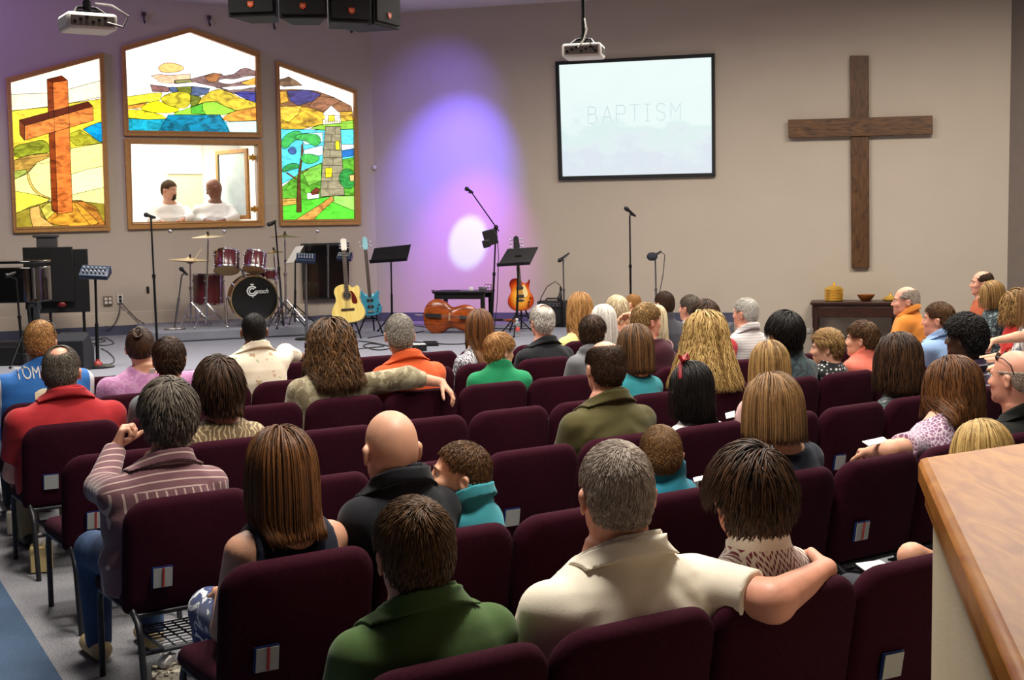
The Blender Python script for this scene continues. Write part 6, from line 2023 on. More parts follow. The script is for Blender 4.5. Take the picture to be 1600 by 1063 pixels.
    lo = np.min([p[0][1] for p in pP], 0) - .03; hi = np.max([p[0][2] for p in pP], 0) + .03
    Fp = Field(*[np.arange(lo[a], hi[a] + .02, .0185) for a in range(3)])
    for p, k in pP:
        Fp.add(p, k)
    surface(Fp, 'skirt' if sh.get('skirt') else 'trousers', pm, body)
    for s_i in (2, 5):
        (f, l_, h_), k = legs[s_i]
        Fp = Field(*[np.arange(l_[a] - .03, h_[a] + .04, .0125) for a in range(3)])
        Fp.add(((lambda X, Y, Z: f(X, Y, Z) - .010), l_, h_), .01); Fp.clip(lambda X, Y, Z: .004 - Z + 0 * X + 0 * Y)
        surface(Fp, 'shoe', shoes or M_shoe, body)
    # eyes, brows, lips
    for s in (-1, 1):
        e = bpy.data.objects.new('eye', EYE); COL.objects.link(e); e.parent = body
        e.location = tuple(head.world((s * .031, .0762, .002))); e.rotation_euler = Matrix(R.tolist()).to_euler(); e.scale = (hs * .93,) * 3
    if face:
        bm_ = HM[(hair or {}).get('col', brow or 'brown') if brow is None else brow]
        for s in (-1, 1):
            q_ = [head.world((s * x, y, z)) for x, y, z in ((.014, .0935, .020), (.026, .0925, .025), (.038, .086, .023), (.047, .076, .017))]
            MB().tube(q_, [.003 * hs, .0042 * hs, .0036 * hs, .0018 * hs], 6, flat=.7).build('eyebrow', bm_, body)
        q_ = [head.world(p) for p in ((-.021, .0885, -.0625), (-.010, .0945, -.0610), (0, .0955, -.0622), (.010, .0945, -.0610), (.021, .0885, -.0625))]
        q2 = [head.world(p) for p in ((-.019, .0885, -.0640), (-.010, .0935, -.0685), (0, .0942, -.0695), (.010, .0935, -.0685), (.019, .0885, -.0640))]
        MB().tube(q_, [.0015, .0042, .0038, .0042, .0015], 6, flat=.6).tube(q2, [.0015, .0048, .005, .0048, .0015], 6, flat=.6).build('lips', M_lip, body)
    # hair
    if hair:
        hh = dict(hair); col = hh.pop('col'); hh.pop('top', None); nm = hh.pop('name', 'hair'); fixed_n = hh.pop('fixed_n', False); ze = hh.pop('ze', None)
        nf, nlo, nhi = neck

        class Coll:
            cx = cxs

            def __call__(s, P):
                X, Y, Z = P[:, 0], P[:, 1], P[:, 2]
                return np.minimum(head.skull(X, Y, Z), nf(X, Y, Z))

            def torso(s, P):
                X, Y, Z = P[:, 0], P[:, 1], P[:, 2]
                d = sT(X, Y, Z)
                for S, E, *_ in A.values():
                    d = np.minimum(d, cap_(S, S + (E - S) * .5, .07 * g, .06 * g)[0](X, Y, Z))
                return d
            neck = staticmethod(nf)
        if ze is not None:
            zw = on_plane(xh, ze, ROWINFO[row][0] + ROWINFO[row][3] * .15, ROWINFO[row][3])[2] if row else at(xh, ze, Y)[2]
            hh['zend'] = zw - ground
        q_ = {'E': (3.0, .54), 'D': (2.8, .56), 'C': (2.2, .62), 'B': (2.0, .68)}.get(row, (1.6, .76))
        if not fixed_n:
            if np.isscalar(hh.get('L')) and hh['L'] < .032:
                hh['n'] = int(hh['n'] * 1.7); hh['w'] *= .62
            hh['n'] = int(hh['n'] * q_[0]); hh['w'] = hh['w'] * q_[1]
        if hh['comb'] in ('crown', 'side', 'forward') and hh.get('L', 1) < .12:
            hh.setdefault('taper', True)
        rec['hair'] = grow_hair(nm, head, Coll(), HM[col], body, seed=seed, res=max(.006, df), **hh)
    return rec


def local_tube(rec, name, pts, r, m, n=8, flat=1.0, parent=None):
    """A tube through head-frame points."""
    P = [rec['head'].world(p) for p in pts]
    return MB().tube(P, [x * rec['hs'] for x in r] if isinstance(r, (list, tuple)) else r * rec['hs'], n, flat=flat).build(name, m, parent or rec['o'], smooth=180)


def glasses(rec, m, up=0.0, back=0.0, dark=False, name='glasses'):
    h = rec['head']; mb = MB()
    for s in (-1, 1):
        c = np.array([s * .033, .102 - back, .004 + up])
        mb.tube([h.world(c + np.array([math.cos(t) * .024, -abs(s * .004 * math.cos(t)), math.sin(t) * .018])) for t in np.linspace(0, 2 * PI, 17)], .0024 * rec['hs'], 6)
        mb.tube([h.world((s * .057, .098 - back, .008 + up)), h.world((s * .083, .05 - back, .010 + up * .9)), h.world((s * .0875, -.005 - back * .6, .010 + up * .6)), h.world((s * .084, -.03 - back * .3, -.006 + up * .35))], .0028 * rec['hs'], 6)
        if dark:
            mb.sphere(h.world(c), (.022 * rec['hs'], .004 * rec['hs'], .016 * rec['hs']), 14, 8, Matrix(h.R.tolist()))
    mb.tube([h.world((-.011, .104 - back, .007 + up)), h.world((.011, .104 - back, .007 + up))], .0024 * rec['hs'], 6)
    return mb.build(name, m, rec['o'], smooth=60)


def decal(rec, name, s, m, size, xc, zc, shear=0.0, spacing=1.0, off=.005, xs=1.0):
    """Printed lettering laid over the back of the shirt."""
    v, f = text_mesh(s, size, shear, spacing); v[:, 0] *= xs; Fd = rec['shirtF']; out = []
    mb = MB(); mb.add(v, f); me = mb.mesh('t'); bm = bmesh.new(); bm.from_mesh(me); bmesh.ops.triangulate(bm, faces=bm.faces)
    for _ in range(2):
        bmesh.ops.subdivide_edges(bm, edges=[e for e in bm.edges if e.calc_length() > .012], cuts=1)
        bmesh.ops.triangulate(bm, faces=bm.faces)
    bm.verts.index_update(); v = np.array([x.co[:] for x in bm.verts]); f = [tuple(x.index for x in q_.verts) for q_ in bm.faces]; bm.free(); bpy.data.meshes.remove(me)
    for p in v:
        x, z = xc + p[0], zc + p[1]
        i = int(np.clip(np.searchsorted(Fd.x, x), 1, len(Fd.x) - 1)); k = int(np.clip(np.searchsorted(Fd.z, z), 1, len(Fd.z) - 1))
        fx = (x - Fd.x[i - 1]) / (Fd.x[i] - Fd.x[i - 1]); fz_ = (z - Fd.z[k - 1]) / (Fd.z[k] - Fd.z[k - 1])
        colm = (Fd.D[i - 1, :, k - 1] * (1 - fx) + Fd.D[i, :, k - 1] * fx) * (1 - fz_) + (Fd.D[i - 1, :, k] * (1 - fx) + Fd.D[i, :, k] * fx) * fz_
        j = int(np.argmax(colm < 0)); j = max(j, 1); t = colm[j - 1] / (colm[j - 1] - colm[j] + 1e-9)
        out.append((x, Fd.y[j - 1] + t * (Fd.y[j] - Fd.y[j - 1]) - off, z))
    mb = MB(); mb.add(out, f)
    return mb.build(name, m, rec['shirt'], smooth=0, fix=False)


def hairdo(kind, col, **kw):
    base = {
        'short': dict(n=1350, L=.045, w=.0042, seg=4, comb='crown', thick=.011, capthick=.008, grav=.15, top=.014),
        'buzz': dict(n=420, L=.014, w=.0042, seg=2, comb='crown', thick=.005, capthick=.0045, grav=.05, top=.006),
        'full': dict(n=900, L=.075, w=.006, seg=7, comb='crown', thick=.022, capthick=.016, grav=.4, top=.022, hl=-.008),
        'long': dict(n=1000, L=.46, w=.0075, seg=18, comb='part', thick=.018, capthick=.012, grav=1.0, top=.018, jitter=.12),
        'bob': dict(n=1000, L=.30, w=.0075, seg=14, comb='part', thick=.026, capthick=.018, grav=1.0, top=.022, hl=-.01, jitter=.12),
        'wavy': dict(n=1000, L=.44, w=.0075, seg=20, comb='part', thick=.034, capthick=.018, grav=.8, curl=.012, cfreq=46, top=.022),
        'bun': dict(n=420, w=.007, seg=8, comb='bun', bun=(0, -.10, .095), thick=.010, capthick=.009, top=.014)}[kind]
    d = dict(base); d['col'] = col; d.update(kw); return d


def balding(P):
    return ~((P[:, 2] > .072) & ((P[:, 0] / .062) ** 2 + ((P[:, 1] - .01) / .088) ** 2 < 1)) & ~((P[:, 1] > .03) & (P[:, 2] > .05))


def crown_spot(P):
    return ~((P[:, 0] / .042) ** 2 + ((P[:, 1] + .052) / .045) ** 2 + ((P[:, 2] - .105) / .05) ** 2 < 1)
# ------------------------------------------------------------------ the congregation
C_ = cloth
M_gold = mat('spectacle_metal', (170, 160, 150), .3, .9)
# row E, nearest the camera
person('teenage boy in a forest green polo, nearest the camera, brown cropped hair', 'boy in the forest green polo', 'E', 643, 776, 1.13, 506, 812, 968, 'pink', hairdo('short', 'brown', L=.05, thick=.013, jitter=.5, capthick=.010),
       dict(mat=C_('forest_green', (74, 100, 54)), neck='collar'), look=24)
person('grey-haired man in a cream polo with his arm around the woman beside him', 'man in the cream polo', 'E', 960, 688, 1.24, 784, 1140, 893, 'pink', hairdo('short', 'greywarm', L=.024, thick=.007, capthick=.006, top=.008),
       dict(mat=C_('cream_polo', (236, 226, 208), .03), neck='collar', slen=1.1, loose=.04, fold=.005), look=15, neckw=1.15,
       arms={'R': dict(e=(1208, 940, 3.62), w=(1291, 889, 3.88), d=(1266, 856, 4.10), n=(-.6, .2, -.6), curl=(.6, .8, .6), ra=1.15)})
person('woman with short dark brown hair in a white knit top with red zigzags', 'woman in the zigzag knit top', 'E', 1168, 692, 1.14, 1086, 1274, 868, 'pink', hairdo('full', 'dkbrown', L=.115, thick=.032, capthick=.026, flare=.05, curl=.004, top=.032, jitter=.6, hl=-.02, ze=838),
       dict(mat=pattern('zigzag_knit', 'zigzag', [(230, 224, 212), (128, 52, 66), .955], 36, width=.5), neck='turtle'), look=25)
person('blonde girl mostly hidden behind the oak-capped wall, bare shoulder showing', 'blonde girl by the oak-capped wall', 'E', 1533, 655, 1.02, 1424, 1610, 862, 'fair', hairdo('long', 'blonde', L=.40, top=.014),
       dict(mat=C_('teal_tank', (60, 110, 110)), neck='tank', sleeve='none'), look=18,
       arms={'L': dict(e=(1425, 870, 4.25), w=(1475, 908, 4.45), d=(1500, 905, 4.5), n=(0, 0, -1))})
# row D
P_lh = person('woman with long straight brown hair in a navy sleeveless top', 'woman with long brown hair in a navy tank top', 'D', 437, 667, 1.13, 338, 546, 822, 'tan', hairdo('long', 'chestnut', L=.52, ze=838, thick=.030, top=.020),
       dict(mat=C_('navy_top', (24, 28, 44)), neck='tank', sleeve='none', skirt=True), look=20, pants=pattern('blue_white_skirt', 'blotch', [(28, 50, 110), (226, 228, 232)], 9, width=.56))
person('bald man in a black collared shirt', 'bald man in the black shirt', 'D', 608, 637, 1.20, 524, 722, 774, 'tan', None, dict(mat=C_('black_shirt', (26, 27, 33)), neck='collar', sleeve='short'), look=26, neckw=1.08)
person('boy in a teal polo turning to look left, beside the bald man', 'boy in the teal polo', 'D', 716, 688, 1.04, 682, 784, 792, 'child', hairdo('short', 'brown', L=.035, thick=.009, capthick=.009, hl=.016), dict(mat=C_('teal_polo', (60, 146, 158)), neck='collar'), look=96, face=True, yaw=48, pitch=8)
person('small boy with buzzed light brown hair in a turquoise tee', 'small boy with buzzed hair', 'D', 1031, 664, 1.04, 978, 1086, 756, 'child', hairdo('short', 'ltbrown', L=.020, thick=.006, capthick=.006, top=.007), dict(mat=C_('turquoise_tee', (36, 118, 138)), neck='crew'), look=12)
person('woman with a chin-length light brown bob in a navy scoop-back top', 'woman with the light brown bob', 'D', 1206, 584, 1.10, 1122, 1292, 702, 'fair', hairdo('bob', 'ltbrown', ze=690, L=.36, thick=.034, capthick=.026, top=.028), dict(mat=C_('navy_scoop', (28, 34, 50)), neck='wide'), look=24)
P_li = person('woman with shoulder-length auburn hair in a lilac and white printed top', 'woman in the lilac printed top', 'D', 1487, 558, 1.10, 1366, 1532, 674, 'fair', hairdo('long', 'chestnut', ze=662, L=.40, thick=.034, capthick=.022, curl=.006, top=.024, flare=.08), dict(mat=pattern('lilac_print', 'cells', [(138, 92, 128), (214, 194, 208)], 48, width=.11), neck='crew', slen=.75), look=38,
              arms={'L': dict(e=(1392, 704, 5.95), w=(1362, 706, 6.25), d=(1350, 704, 6.4), n=(0, 0, -1))})
glasses(P_li, M_gold)
P_sg = person('bald man with sunglasses pushed up on his head, in a dark shirt', 'bald man with sunglasses on his head', 'D', 1584, 546, 1.2, 1524, 1668, 660, 'pink', hairdo('buzz', 'greywarm', mask=lambda P: P[:, 2] < .03), dict(mat=C_('charcoal_shirt', (36, 38, 36)), neck='collar'), look=42, neckw=1.1)
glasses(P_sg, M_black, up=.085, back=.045, dark=True, name='sunglasses')
# row C
person('grey-haired man in a maroon striped shirt raising his left fist by his ear', 'man in the maroon striped shirt', 'C', 261, 590, 1.17, 142, 342, 742, 'tan', hairdo('full', 'dkgrey', L=.085, thick=.026, capthick=.018, top=.024, jitter=.7, droop=.8),
       dict(mat=pattern('maroon_stripes', 'shirt_stripes', [(112, 72, 80), (188, 162, 154), .89], 26, width=.2), neck='collar', sleeve='long', fold=.005, loose=.06), look=20, pants=M_jean, shoes=M_tanshoe,
       arms={'L': dict(e=(158, 762, 5.55), w=(180, 702, 5.78), d=(194, 664, 5.80), n=(.9, .2, -.1), curl=(1.0, 1.25, .8), thumb=(.3, .7, .7))})
person('balding man in an olive button-up shirt', 'man in the olive shirt', 'C', 944, 533, 1.17, 858, 1030, 642, 'pink', hairdo('short', 'dkbrown', L=.03, thick=.009, capthick=.008, mask=balding, top=.001), dict(mat=C_('olive_shirt', (78, 72, 40)), neck='collar', sleeve='long', fold=.006, loose=.05), look=22)
P_hb = person('girl with long black hair and a red bow headband', 'girl with the red bow headband', 'C', 1078, 566, 1.0, 1036, 1138, 664, 'child', hairdo('long', 'black', ze=662, mask=lambda P: (P[:, 1] < .02) | (P[:, 2] > .085), L=.40, thick=.022, curl=.005, top=.014), dict(mat=C_('white_tee', (222, 216, 214)), neck='crew', slen=.8), look=62, face=True, pitch=-6)
local_tube(P_hb, 'headband', [(.098, .01, .0), (.096, .015, .065), (.06, .02, .130), (0, .02, .148), (-.06, .02, .130), (-.096, .015, .065), (-.098, .01, .0)], .012, mat('red_ribbon', (150, 30, 44), .5), flat=.4)
mb = MB(); h = P_hb['head']; up_ = np.array([-.05, -.01, .012])
for s in (-1, 1):
    mb.tube([h.world(up_ + np.array(p)) for p in ((.02, .02, .128), (.02 + s * .03, .03, .150), (.02 + s * .06, .02, .165), (.02 + s * .05, .01, .135), (.02, .02, .130))], .010, 8, flat=.5)
mb.sphere(h.world(up_ + np.array((.02, .022, .133))), .016, 10, 8); mb.build('bow', MATS['red_ribbon'], P_hb['o'])
person('woman with long straight blonde hair in a pale pink cardigan', 'woman in the pale pink cardigan', 'C', 1201, 532, 1.06, 1136, 1260, 622, 'fair', hairdo('long', 'dkblonde', L=.46, ze=652, thick=.022, top=.016), dict(mat=C_('pink_cardigan', (196, 158, 156)), neck='crew', sleeve='long'), look=22)
person('woman with long dark brown hair in a black and grey floral top', 'woman in the black floral top', 'C', 1402, 522, 1.10, 1354, 1450, 622, 'fair', hairdo('long', 'dkbrown', L=.34, ze=616, thick=.036, capthick=.024, curl=.006, top=.024, flare=.05), dict(mat=pattern('black_floral', 'blotch', [(40, 44, 50), (150, 150, 150), (70, 96, 96)], 22, width=.54), neck='crew', slen=.7), look=36)
person('dark-skinned man with a short afro in a purple striped polo', 'man in the purple striped polo', 'C', 1507, 491, 1.14, 1458, 1562, 588, 'dark', hairdo('full', 'black', L=.05, thick=.026, capthick=.024, curl=.006, cfreq=120, top=.024, jitter=.9, grav=.0), dict(mat=pattern('purple_stripes', 'hstripe', [(52, 34, 66), (190, 184, 196)], 15, width=.12), neck='collar'), look=48, face=True)
# row B
person('woman with short dark hair in a brown and cream patterned blouse', 'woman in the brown patterned blouse', 'B', 340, 556, 1.16, 282, 412, 668, 'tan', hairdo('full', 'dkbrown', L=.13, thick=.030, capthick=.022, top=.026, hl=-.03, ze=652), dict(mat=pattern('brown_swirl', 'swirl', [(112, 90, 62), (190, 168, 128)], 11, width=.78), neck='scoop'), look=18)
person('girl with straight brown hair in a bright teal tee', 'girl in the bright teal tee', 'B', 991, 508, 1.08, 940, 1032, 594, 'fair', hairdo('long', 'brown', ze=582, L=.34, thick=.026, capthick=.016, top=.016), dict(mat=C_('bright_teal', (48, 132, 142)), neck='scoop'), look=22)
person('woman with very big long wavy blonde hair', 'woman with big wavy blonde hair', 'B', 1101, 489, 1.10, 1060, 1154, 590, 'fair', hairdo('wavy', 'blonde', ze=608, L=.62, thick=.050, capthick=.022, flare=.3, top=.022), dict(mat=C_('white_blouse', (214, 208, 204)), neck='crew'), look=22)
person('person with thick black hair in a dark teal plaid shirt', 'person with thick black hair', 'B', 1225, 486, 1.12, 1190, 1282, 566, 'tan', hairdo('full', 'black', L=.10, thick=.032, capthick=.026, top=.028, hl=-.02), dict(mat=pattern('dark_teal_plaid', 'blotch', [(28, 40, 48), (46, 70, 74)], 18, width=.52), neck='crew'), look=28)
person('woman with short blonde hair in a black and white polka dot top', 'woman in the polka dot top', 'B', 1291, 514, 1.04, 1262, 1322, 572, 'fair', hairdo('short', 'dkblonde', L=.075, thick=.018, capthick=.014, top=.016, comb='side', jitter=.12, lift=.003), dict(mat=pattern('polka_dots', 'dots', [(24, 24, 28), (230, 228, 226)], 34, width=.32), neck='scoop', sleeve='cap'), look=72, face=True, pitch=-4)
person('person with short brown hair in a bright coral shirt, turned left', 'person in the coral shirt', 'B', 1346, 501, 1.08, 1306, 1392, 562, 'fair', hairdo('short', 'brown', L=.05, thick=.016, capthick=.012, top=.014), dict(mat=C_('coral', (238, 128, 108)), neck='crew'), look=62, face=True)
person('dark-haired man in a light blue button-up shirt facing left', 'man in the light blue button-up', 'B', 1466, 471, 1.10, 1424, 1506, 534, 'pink', hairdo('short', 'brown', L=.035, thick=.010, capthick=.008), dict(mat=C_('light_blue', (142, 172, 214)), neck='collar', fold=.005), look=60, face=True)
# row A
person('heavy-set man with thinning hair in a red polo', 'man in the red polo', 'A', 95, 541, 1.22, 14, 190, 636, 'pink', hairdo('short', 'dkgrey', L=.03, thick=.009, capthick=.008, mask=crown_spot, top=.006), dict(mat=C_('red_polo', (176, 44, 50)), neck='collar', loose=.05, fold=.005), look=8, neckw=1.15, pants=M_khaki)
person('dark-haired teenager in a grey-green tee', 'teenager in the grey tee', 'A', 263, 526, 1.08, 202, 322, 618, 'tan', hairdo('short', 'dkbrown', L=.05, thick=.014, capthick=.011), dict(mat=C_('grey_green_tee', (110, 118, 122)), neck='crew'), look=16)
P_wv = person('woman with long curly brown hair in a khaki shirt, arm along the next chair', 'woman with curly hair in the khaki shirt', 'A', 516, 503, 1.16, 442, 578, 592, 'fair', hairdo('wavy', 'brown', ze=604, L=.52, thick=.052, capthick=.024, flare=.25, curl=.016, top=.024), dict(mat=pattern('khaki_camo', 'blotch', [(150, 138, 108), (176, 166, 136), (128, 116, 88)], 8, width=.52), neck='crew', sleeve='threequarter', fold=.006), look=16,
              arms={'R': dict(e=(638, 590, 8.44), w=(690, 598, 8.58), d=(712, 622, 8.54), n=(-.1, -.2, -1), curl=(.35, .5, .3))})
local_tube(P_wv, 'sunglasses', [(.092, -.02, .05), (.085, .02, .11), (.03, .03, .145), (-.03, .03, .145), (-.085, .02, .11), (-.092, -.02, .05)], .009, M_black, flat=.6)
person('silver-haired man in a bright orange polo', 'man in the bright orange polo', 'A', 623, 489, 1.14, 580, 700, 572, 'tan', hairdo('short', 'grey', L=.024, thick=.009, capthick=.009), dict(mat=C_('orange_polo', (222, 96, 52)), neck='collar'), look=14)
person('sandy-haired boy in a green tee looking to the right', 'boy in the green tee', 'A', 781, 520, 1.02, 730, 826, 584, 'child', hairdo('short', 'ginger', L=.075, thick=.016, capthick=.013, comb='forward'), dict(mat=C_('kelly_green', (34, 140, 92)), neck='crew'), look=-52, face=True, yaw=10, pitch=-6)
person('dark-haired boy in a grey hooded sweatshirt', 'boy in the grey hoodie', 'A', 926, 493, 1.02, 876, 968, 556, 'child', hairdo('short', 'dkbrown', L=.07, thick=.018, capthick=.013), dict(mat=C_('grey_hoodie', (112, 112, 116)), neck='crew', sleeve='long', hood=True), look=-14)
person('boy with short spiky blond hair in a maroon and grey hoodie facing right', 'boy in the maroon hoodie', 'A', 1011, 473, 1.08, 978, 1064, 552, 'pink', hairdo('short', 'dkblonde', L=.05, thick=.014, capthick=.010), dict(mat=C_('maroon', (66, 26, 38)), neck='crew', sleeve='long', hood=True), look=-62, face=True)
person('person in a red tee mostly hidden behind the big blonde hair', 'person in the red tee', 'A', 1101, 467, 1.05, 1056, 1156, 534, 'tan', hairdo('full', 'dkbrown', L=.06), dict(mat=C_('red_tee', (164, 34, 44)), neck='crew'), look=24)
person('grey-haired man in an orange shirt seated in profile before the side table', 'man in the orange shirt by the side table', 'A', 1415, 446, 1.08, 1388, 1444, 494, 'pink', hairdo('short', 'greywarm', L=.022, thick=.008, capthick=.007, mask=balding), dict(mat=C_('light_orange', (238, 150, 66)), neck='collar', fold=.005), look=80, face=True, yaw=60)
# row Z
P_j = person('man with sandy hair in a blue football jersey, sunglasses on his head', 'man in the blue jersey', 'Z', 62, 500, 1.14, -8, 138, 584, 'tan', hairdo('short', 'ginger', L=.035, thick=.011, capthick=.010), dict(mat=pattern('blue_jersey', 'jersey', [(34, 110, 190), (224, 226, 232)], width=.285), neck='crew', slen=1.1, loose=.05, fold=.004), look=10)
glasses(P_j, M_black, up=.10, back=.06, dark=True, name='sunglasses')
person('woman with dark hair pinned up in a lilac top, arm around the man beside her', 'woman in the lilac top', 'Z', 218, 511, 1.10, 158, 310, 588, 'tan', hairdo('bun', 'dkbrown'), dict(mat=pattern('lilac_top', 'blotch', [(182, 122, 170), (196, 144, 186)], 16, width=.5), neck='scoop', slen=.9), look=12,
       arms={'R': dict(e=(318, 592, 9.05), w=(360, 584, 9.25), d=(386, 580, 9.32), n=(0, .3, -1), curl=(.2, .3, .2))})
h = PEOPLE[-1]['head']; mb = MB(); rg = np.random.default_rng(5)
for k in range(46):
    a = rg.uniform(0, 6.28); b2 = rg.uniform(.3, 1); c0 = np.array([0, -.088, .092])
    pts_ = [h.world(c0 + np.array([math.cos(a + t * 2.6) * .034 * b2, math.sin(a + t * 2.6) * .030 * b2 - .01, .03 * math.sin(t * 3 + a) + .012])) for t in np.linspace(0, 1, 7)]
    mb.tube(pts_, [.004, .0065, .007, .007, .007, .0065, .003], 5)
o = mb.build('hair_bun', HM['dkbrown'], PEOPLE[-1]['o'], smooth=180)
ca = o.data.color_attributes.new('lock', 'FLOAT_COLOR', 'POINT'); ca.data.foreach_set('color', np.repeat(np.clip(rg.normal(.5, .2, len(o.data.vertices) // 35 + 1), 0, 1), 35)[:len(o.data.vertices), None].repeat(4, 1).astype(np.float32).ravel())
person('dark-skinned man in a cream floral shirt, near the bass drum', 'man in the cream floral shirt', 'Z', 396, 489, 1.08, 345, 448, 556, 'brown', hairdo('buzz', 'black'), dict(mat=pattern('cream_floral', 'blotch', [(242, 232, 208), (206, 176, 140), (176, 190, 150)], 7, width=.62), neck='collar', sleeve='threequarter', loose=.06), look=14,
       arms={'R': dict(e=(446, 552, 9.9), w=(486, 562, 10.2), d=(500, 566, 10.3), n=(0, .3, -1))})
person('girl with long straight brown hair in a silver sequin top', 'girl in the silver sequin top', 'Z', 748, 483, 1.08, 702, 776, 556, 'fair', hairdo('long', 'chestnut', L=.42, thick=.022, ze=590, top=.016), dict(mat=pattern('silver_sequins', 'swirl', [(90, 88, 98), (206, 204, 210)], 16, rough=.35, width=.6), neck='crew'), look=20)
P_bj = person('white-haired man with glasses in a black jacket', 'man in the black jacket', 'Z', 846, 477, 1.12, 798, 898, 546, 'pink', hairdo('short', 'white', L=.045, thick=.011, capthick=.010, mask=crown_spot, top=.007), dict(mat=C_('black_jacket', (30, 31, 36)), neck='collar', sleeve='long', fold=.005), look=26)
glasses(P_bj, M_gold)
person('person with long straight white hair behind the boy in the grey hoodie', 'person with long white hair', 'Z', 942, 475, 1.08, 908, 976, 540, 'fair', hairdo('long', 'white', L=.40, thick=.018, ze=556), dict(mat=C_('soft_grey', (150, 146, 146)), neck='crew'), look=20)
person('stout white-haired man in a pale striped shirt, turned left', 'white-haired man in the pale striped shirt', 'Z', 1164, 465, 1.14, 1128, 1200, 524, 'pink', hairdo('short', 'white', L=.03, thick=.010, capthick=.009), dict(mat=pattern('pale_stripes', 'hstripe', [(222, 216, 214), (190, 186, 188)], 40, width=.3), neck='collar', fold=.005), look=50, face=True, neckw=1.1)
# row Y (front)
person('woman with half-up golden hair in a pale yellow top', 'woman in the pale yellow top', 'Y', 905, 457, 1.08, 864, 938, 528, 'fair', hairdo('long', 'ginger', L=.40, thick=.024, ze=540, curl=.008, top=.016), dict(mat=C_('pale_yellow', (236, 226, 150)), neck='scoop'), look=26)
person('woman with pale blonde hair in a black patterned top reaching to the toddler', 'woman in the black patterned top', 'Y', 963, 462, 1.04, 932, 996, 522, 'fair', hairdo('full', 'platinum', L=.10, thick=.026, capthick=.020, top=.022), dict(mat=pattern('black_white_print', 'blotch', [(30, 30, 36), (190, 190, 194)], 24, width=.55), neck='scoop'), look=24,
       arms={'R': dict(e=(998, 508, 12.1), w=(984, 492, 12.2), d=(966, 496, 12.15), n=(0, -.5, -.6))})
person('fair-haired toddler held up beside the woman in the black patterned top', 'toddler', 'Y', 988, 459, .80, 976, 1002, 496, 'child', hairdo('buzz', 'ginger'), dict(mat=C_('toddler_cream', (226, 206, 170)), neck='crew'), look=60, forward=.05)
person('woman with platinum blonde hair behind the boy in the maroon hoodie', 'woman with platinum hair', 'Y', 1024, 477, 1.0, 1000, 1050, 534, 'fair', hairdo('long', 'platinum', L=.30, thick=.022, ze=532, top=.014), dict(mat=C_('dusty_rose', (170, 130, 130)), neck='crew'), look=24, forward=-.12)
person('man with cropped dark hair in a dark grey shirt, front row', 'man in the dark grey shirt', 'Y', 1037, 454, 1.06, 1002, 1070, 506, 'tan', hairdo('short', 'dkbrown', L=.022, thick=.008, capthick=.007), dict(mat=C_('dark_grey_shirt', (74, 74, 82)), neck='crew'), look=34)
person('grey-haired man in a pale blue shirt, front row', 'man in the pale blue shirt', 'Y', 1077, 460, 1.08, 1042, 1112, 512, 'pink', hairdo('short', 'dkgrey', L=.03, thick=.010, capthick=.008), dict(mat=C_('pale_blue', (176, 206, 232)), neck='collar', fold=.005), look=46, face=True)
# the section at the far right, facing left
SIDE = []
SIDE.append(person('bald man in a rust red shirt in profile, seated by the far right corner', 'man in the rust red shirt', None, 1534, 422, 1.08, 1508, 1552, 474, 'pink', hairdo('short', 'dkbrown', L=.022, mask=balding, thick=.008), dict(mat=C_('rust_shirt', (176, 92, 62)), neck='crew'), look=82, face=True, Y=13.8, yaw=84))
SIDE.append(person('woman with straight blonde hair in a dark teal patterned top, in profile', 'woman in the dark teal patterned top', None, 1549, 438, 1.06, 1526, 1576, 490, 'fair', hairdo('long', 'dkblonde', L=.26, thick=.018, ze=482), dict(mat=pattern('teal_pattern', 'blotch', [(42, 58, 66), (130, 146, 146)], 18, width=.56), neck='crew', slen=.9), look=82, face=True, Y=12.9, yaw=84))
SIDE.append(person('girl with long curly fair hair in a red top, at the right edge', 'girl in the red top at the right edge', None, 1587, 452, 1.04, 1564, 1616, 506, 'fair', hairdo('wavy', 'dkblonde', L=.40, ze=512, curl=.016), dict(mat=C_('bright_red', (196, 52, 48)), neck='scoop'), look=86, face=True, Y=12.1, yaw=88))
SIDE.append(person('person in a white and grey tee with arm on knee at the right edge', 'person in the white and grey tee', None, 1612, 444, 1.08, 1576, 1652, 512, 'fair', hairdo('long', 'ltbrown', L=.34), dict(mat=pattern('white_grey_tee', 'blotch', [(222, 220, 218), (110, 124, 140)], 6, width=.5), neck='crew'), look=86, face=True, Y=11.3, yaw=86, pants=M_khaki,
                   arms={'L': dict(e=(1590, 527, 11.15), w=(1552, 533, 11.2), d=(1538, 537, 11.2), n=(0, 0, -1))}))
# the two men in the baptistry
YB = float(wl(263, 300)[1]); YB2 = float(wl(335, 300)[1])
bap = dict(mat=mat('white_robe', (236, 234, 230), .8, var=.02, bump=.2, bscale=120), neck='crew', sleeve='long', loose=.08, fold=.006)
person('bearded man in a white robe leaning on the baptistry window sill, left', 'bearded man in the white robe', None, 264, 281, 1.12, 234, 298, 324, 'tan', hairdo('short', 'brown', L=.025, thick=.009, capthick=.008), bap, look=-112, face=True, Y=YB + .55, yaw=208, stand=zf, pitch=-8,
       arms={'R': dict(e=(238, 344, YB + .32), w=(252, 347.5, YB + .10), d=(268, 349, YB + .08), n=(0, -.3, -1)), 'L': dict(e=(296, 340, YB + .5), w=(286, 343, YB + .30), d=(276, 346, YB + .26), n=(0, 0, -1))})
hd_ = PEOPLE[-1]
mb = MB()
for y, z, w_, r_ in ((.098, -.075, .020, .014), (.090, -.098, .030, .020), (.080, -.112, .026, .018)):
    mb.tube([hd_['head'].world((-w_, y - .012, z + .004)), hd_['head'].world((0, y, z)), hd_['head'].world((w_, y - .012, z + .004))], r_ * 1.0, 8)
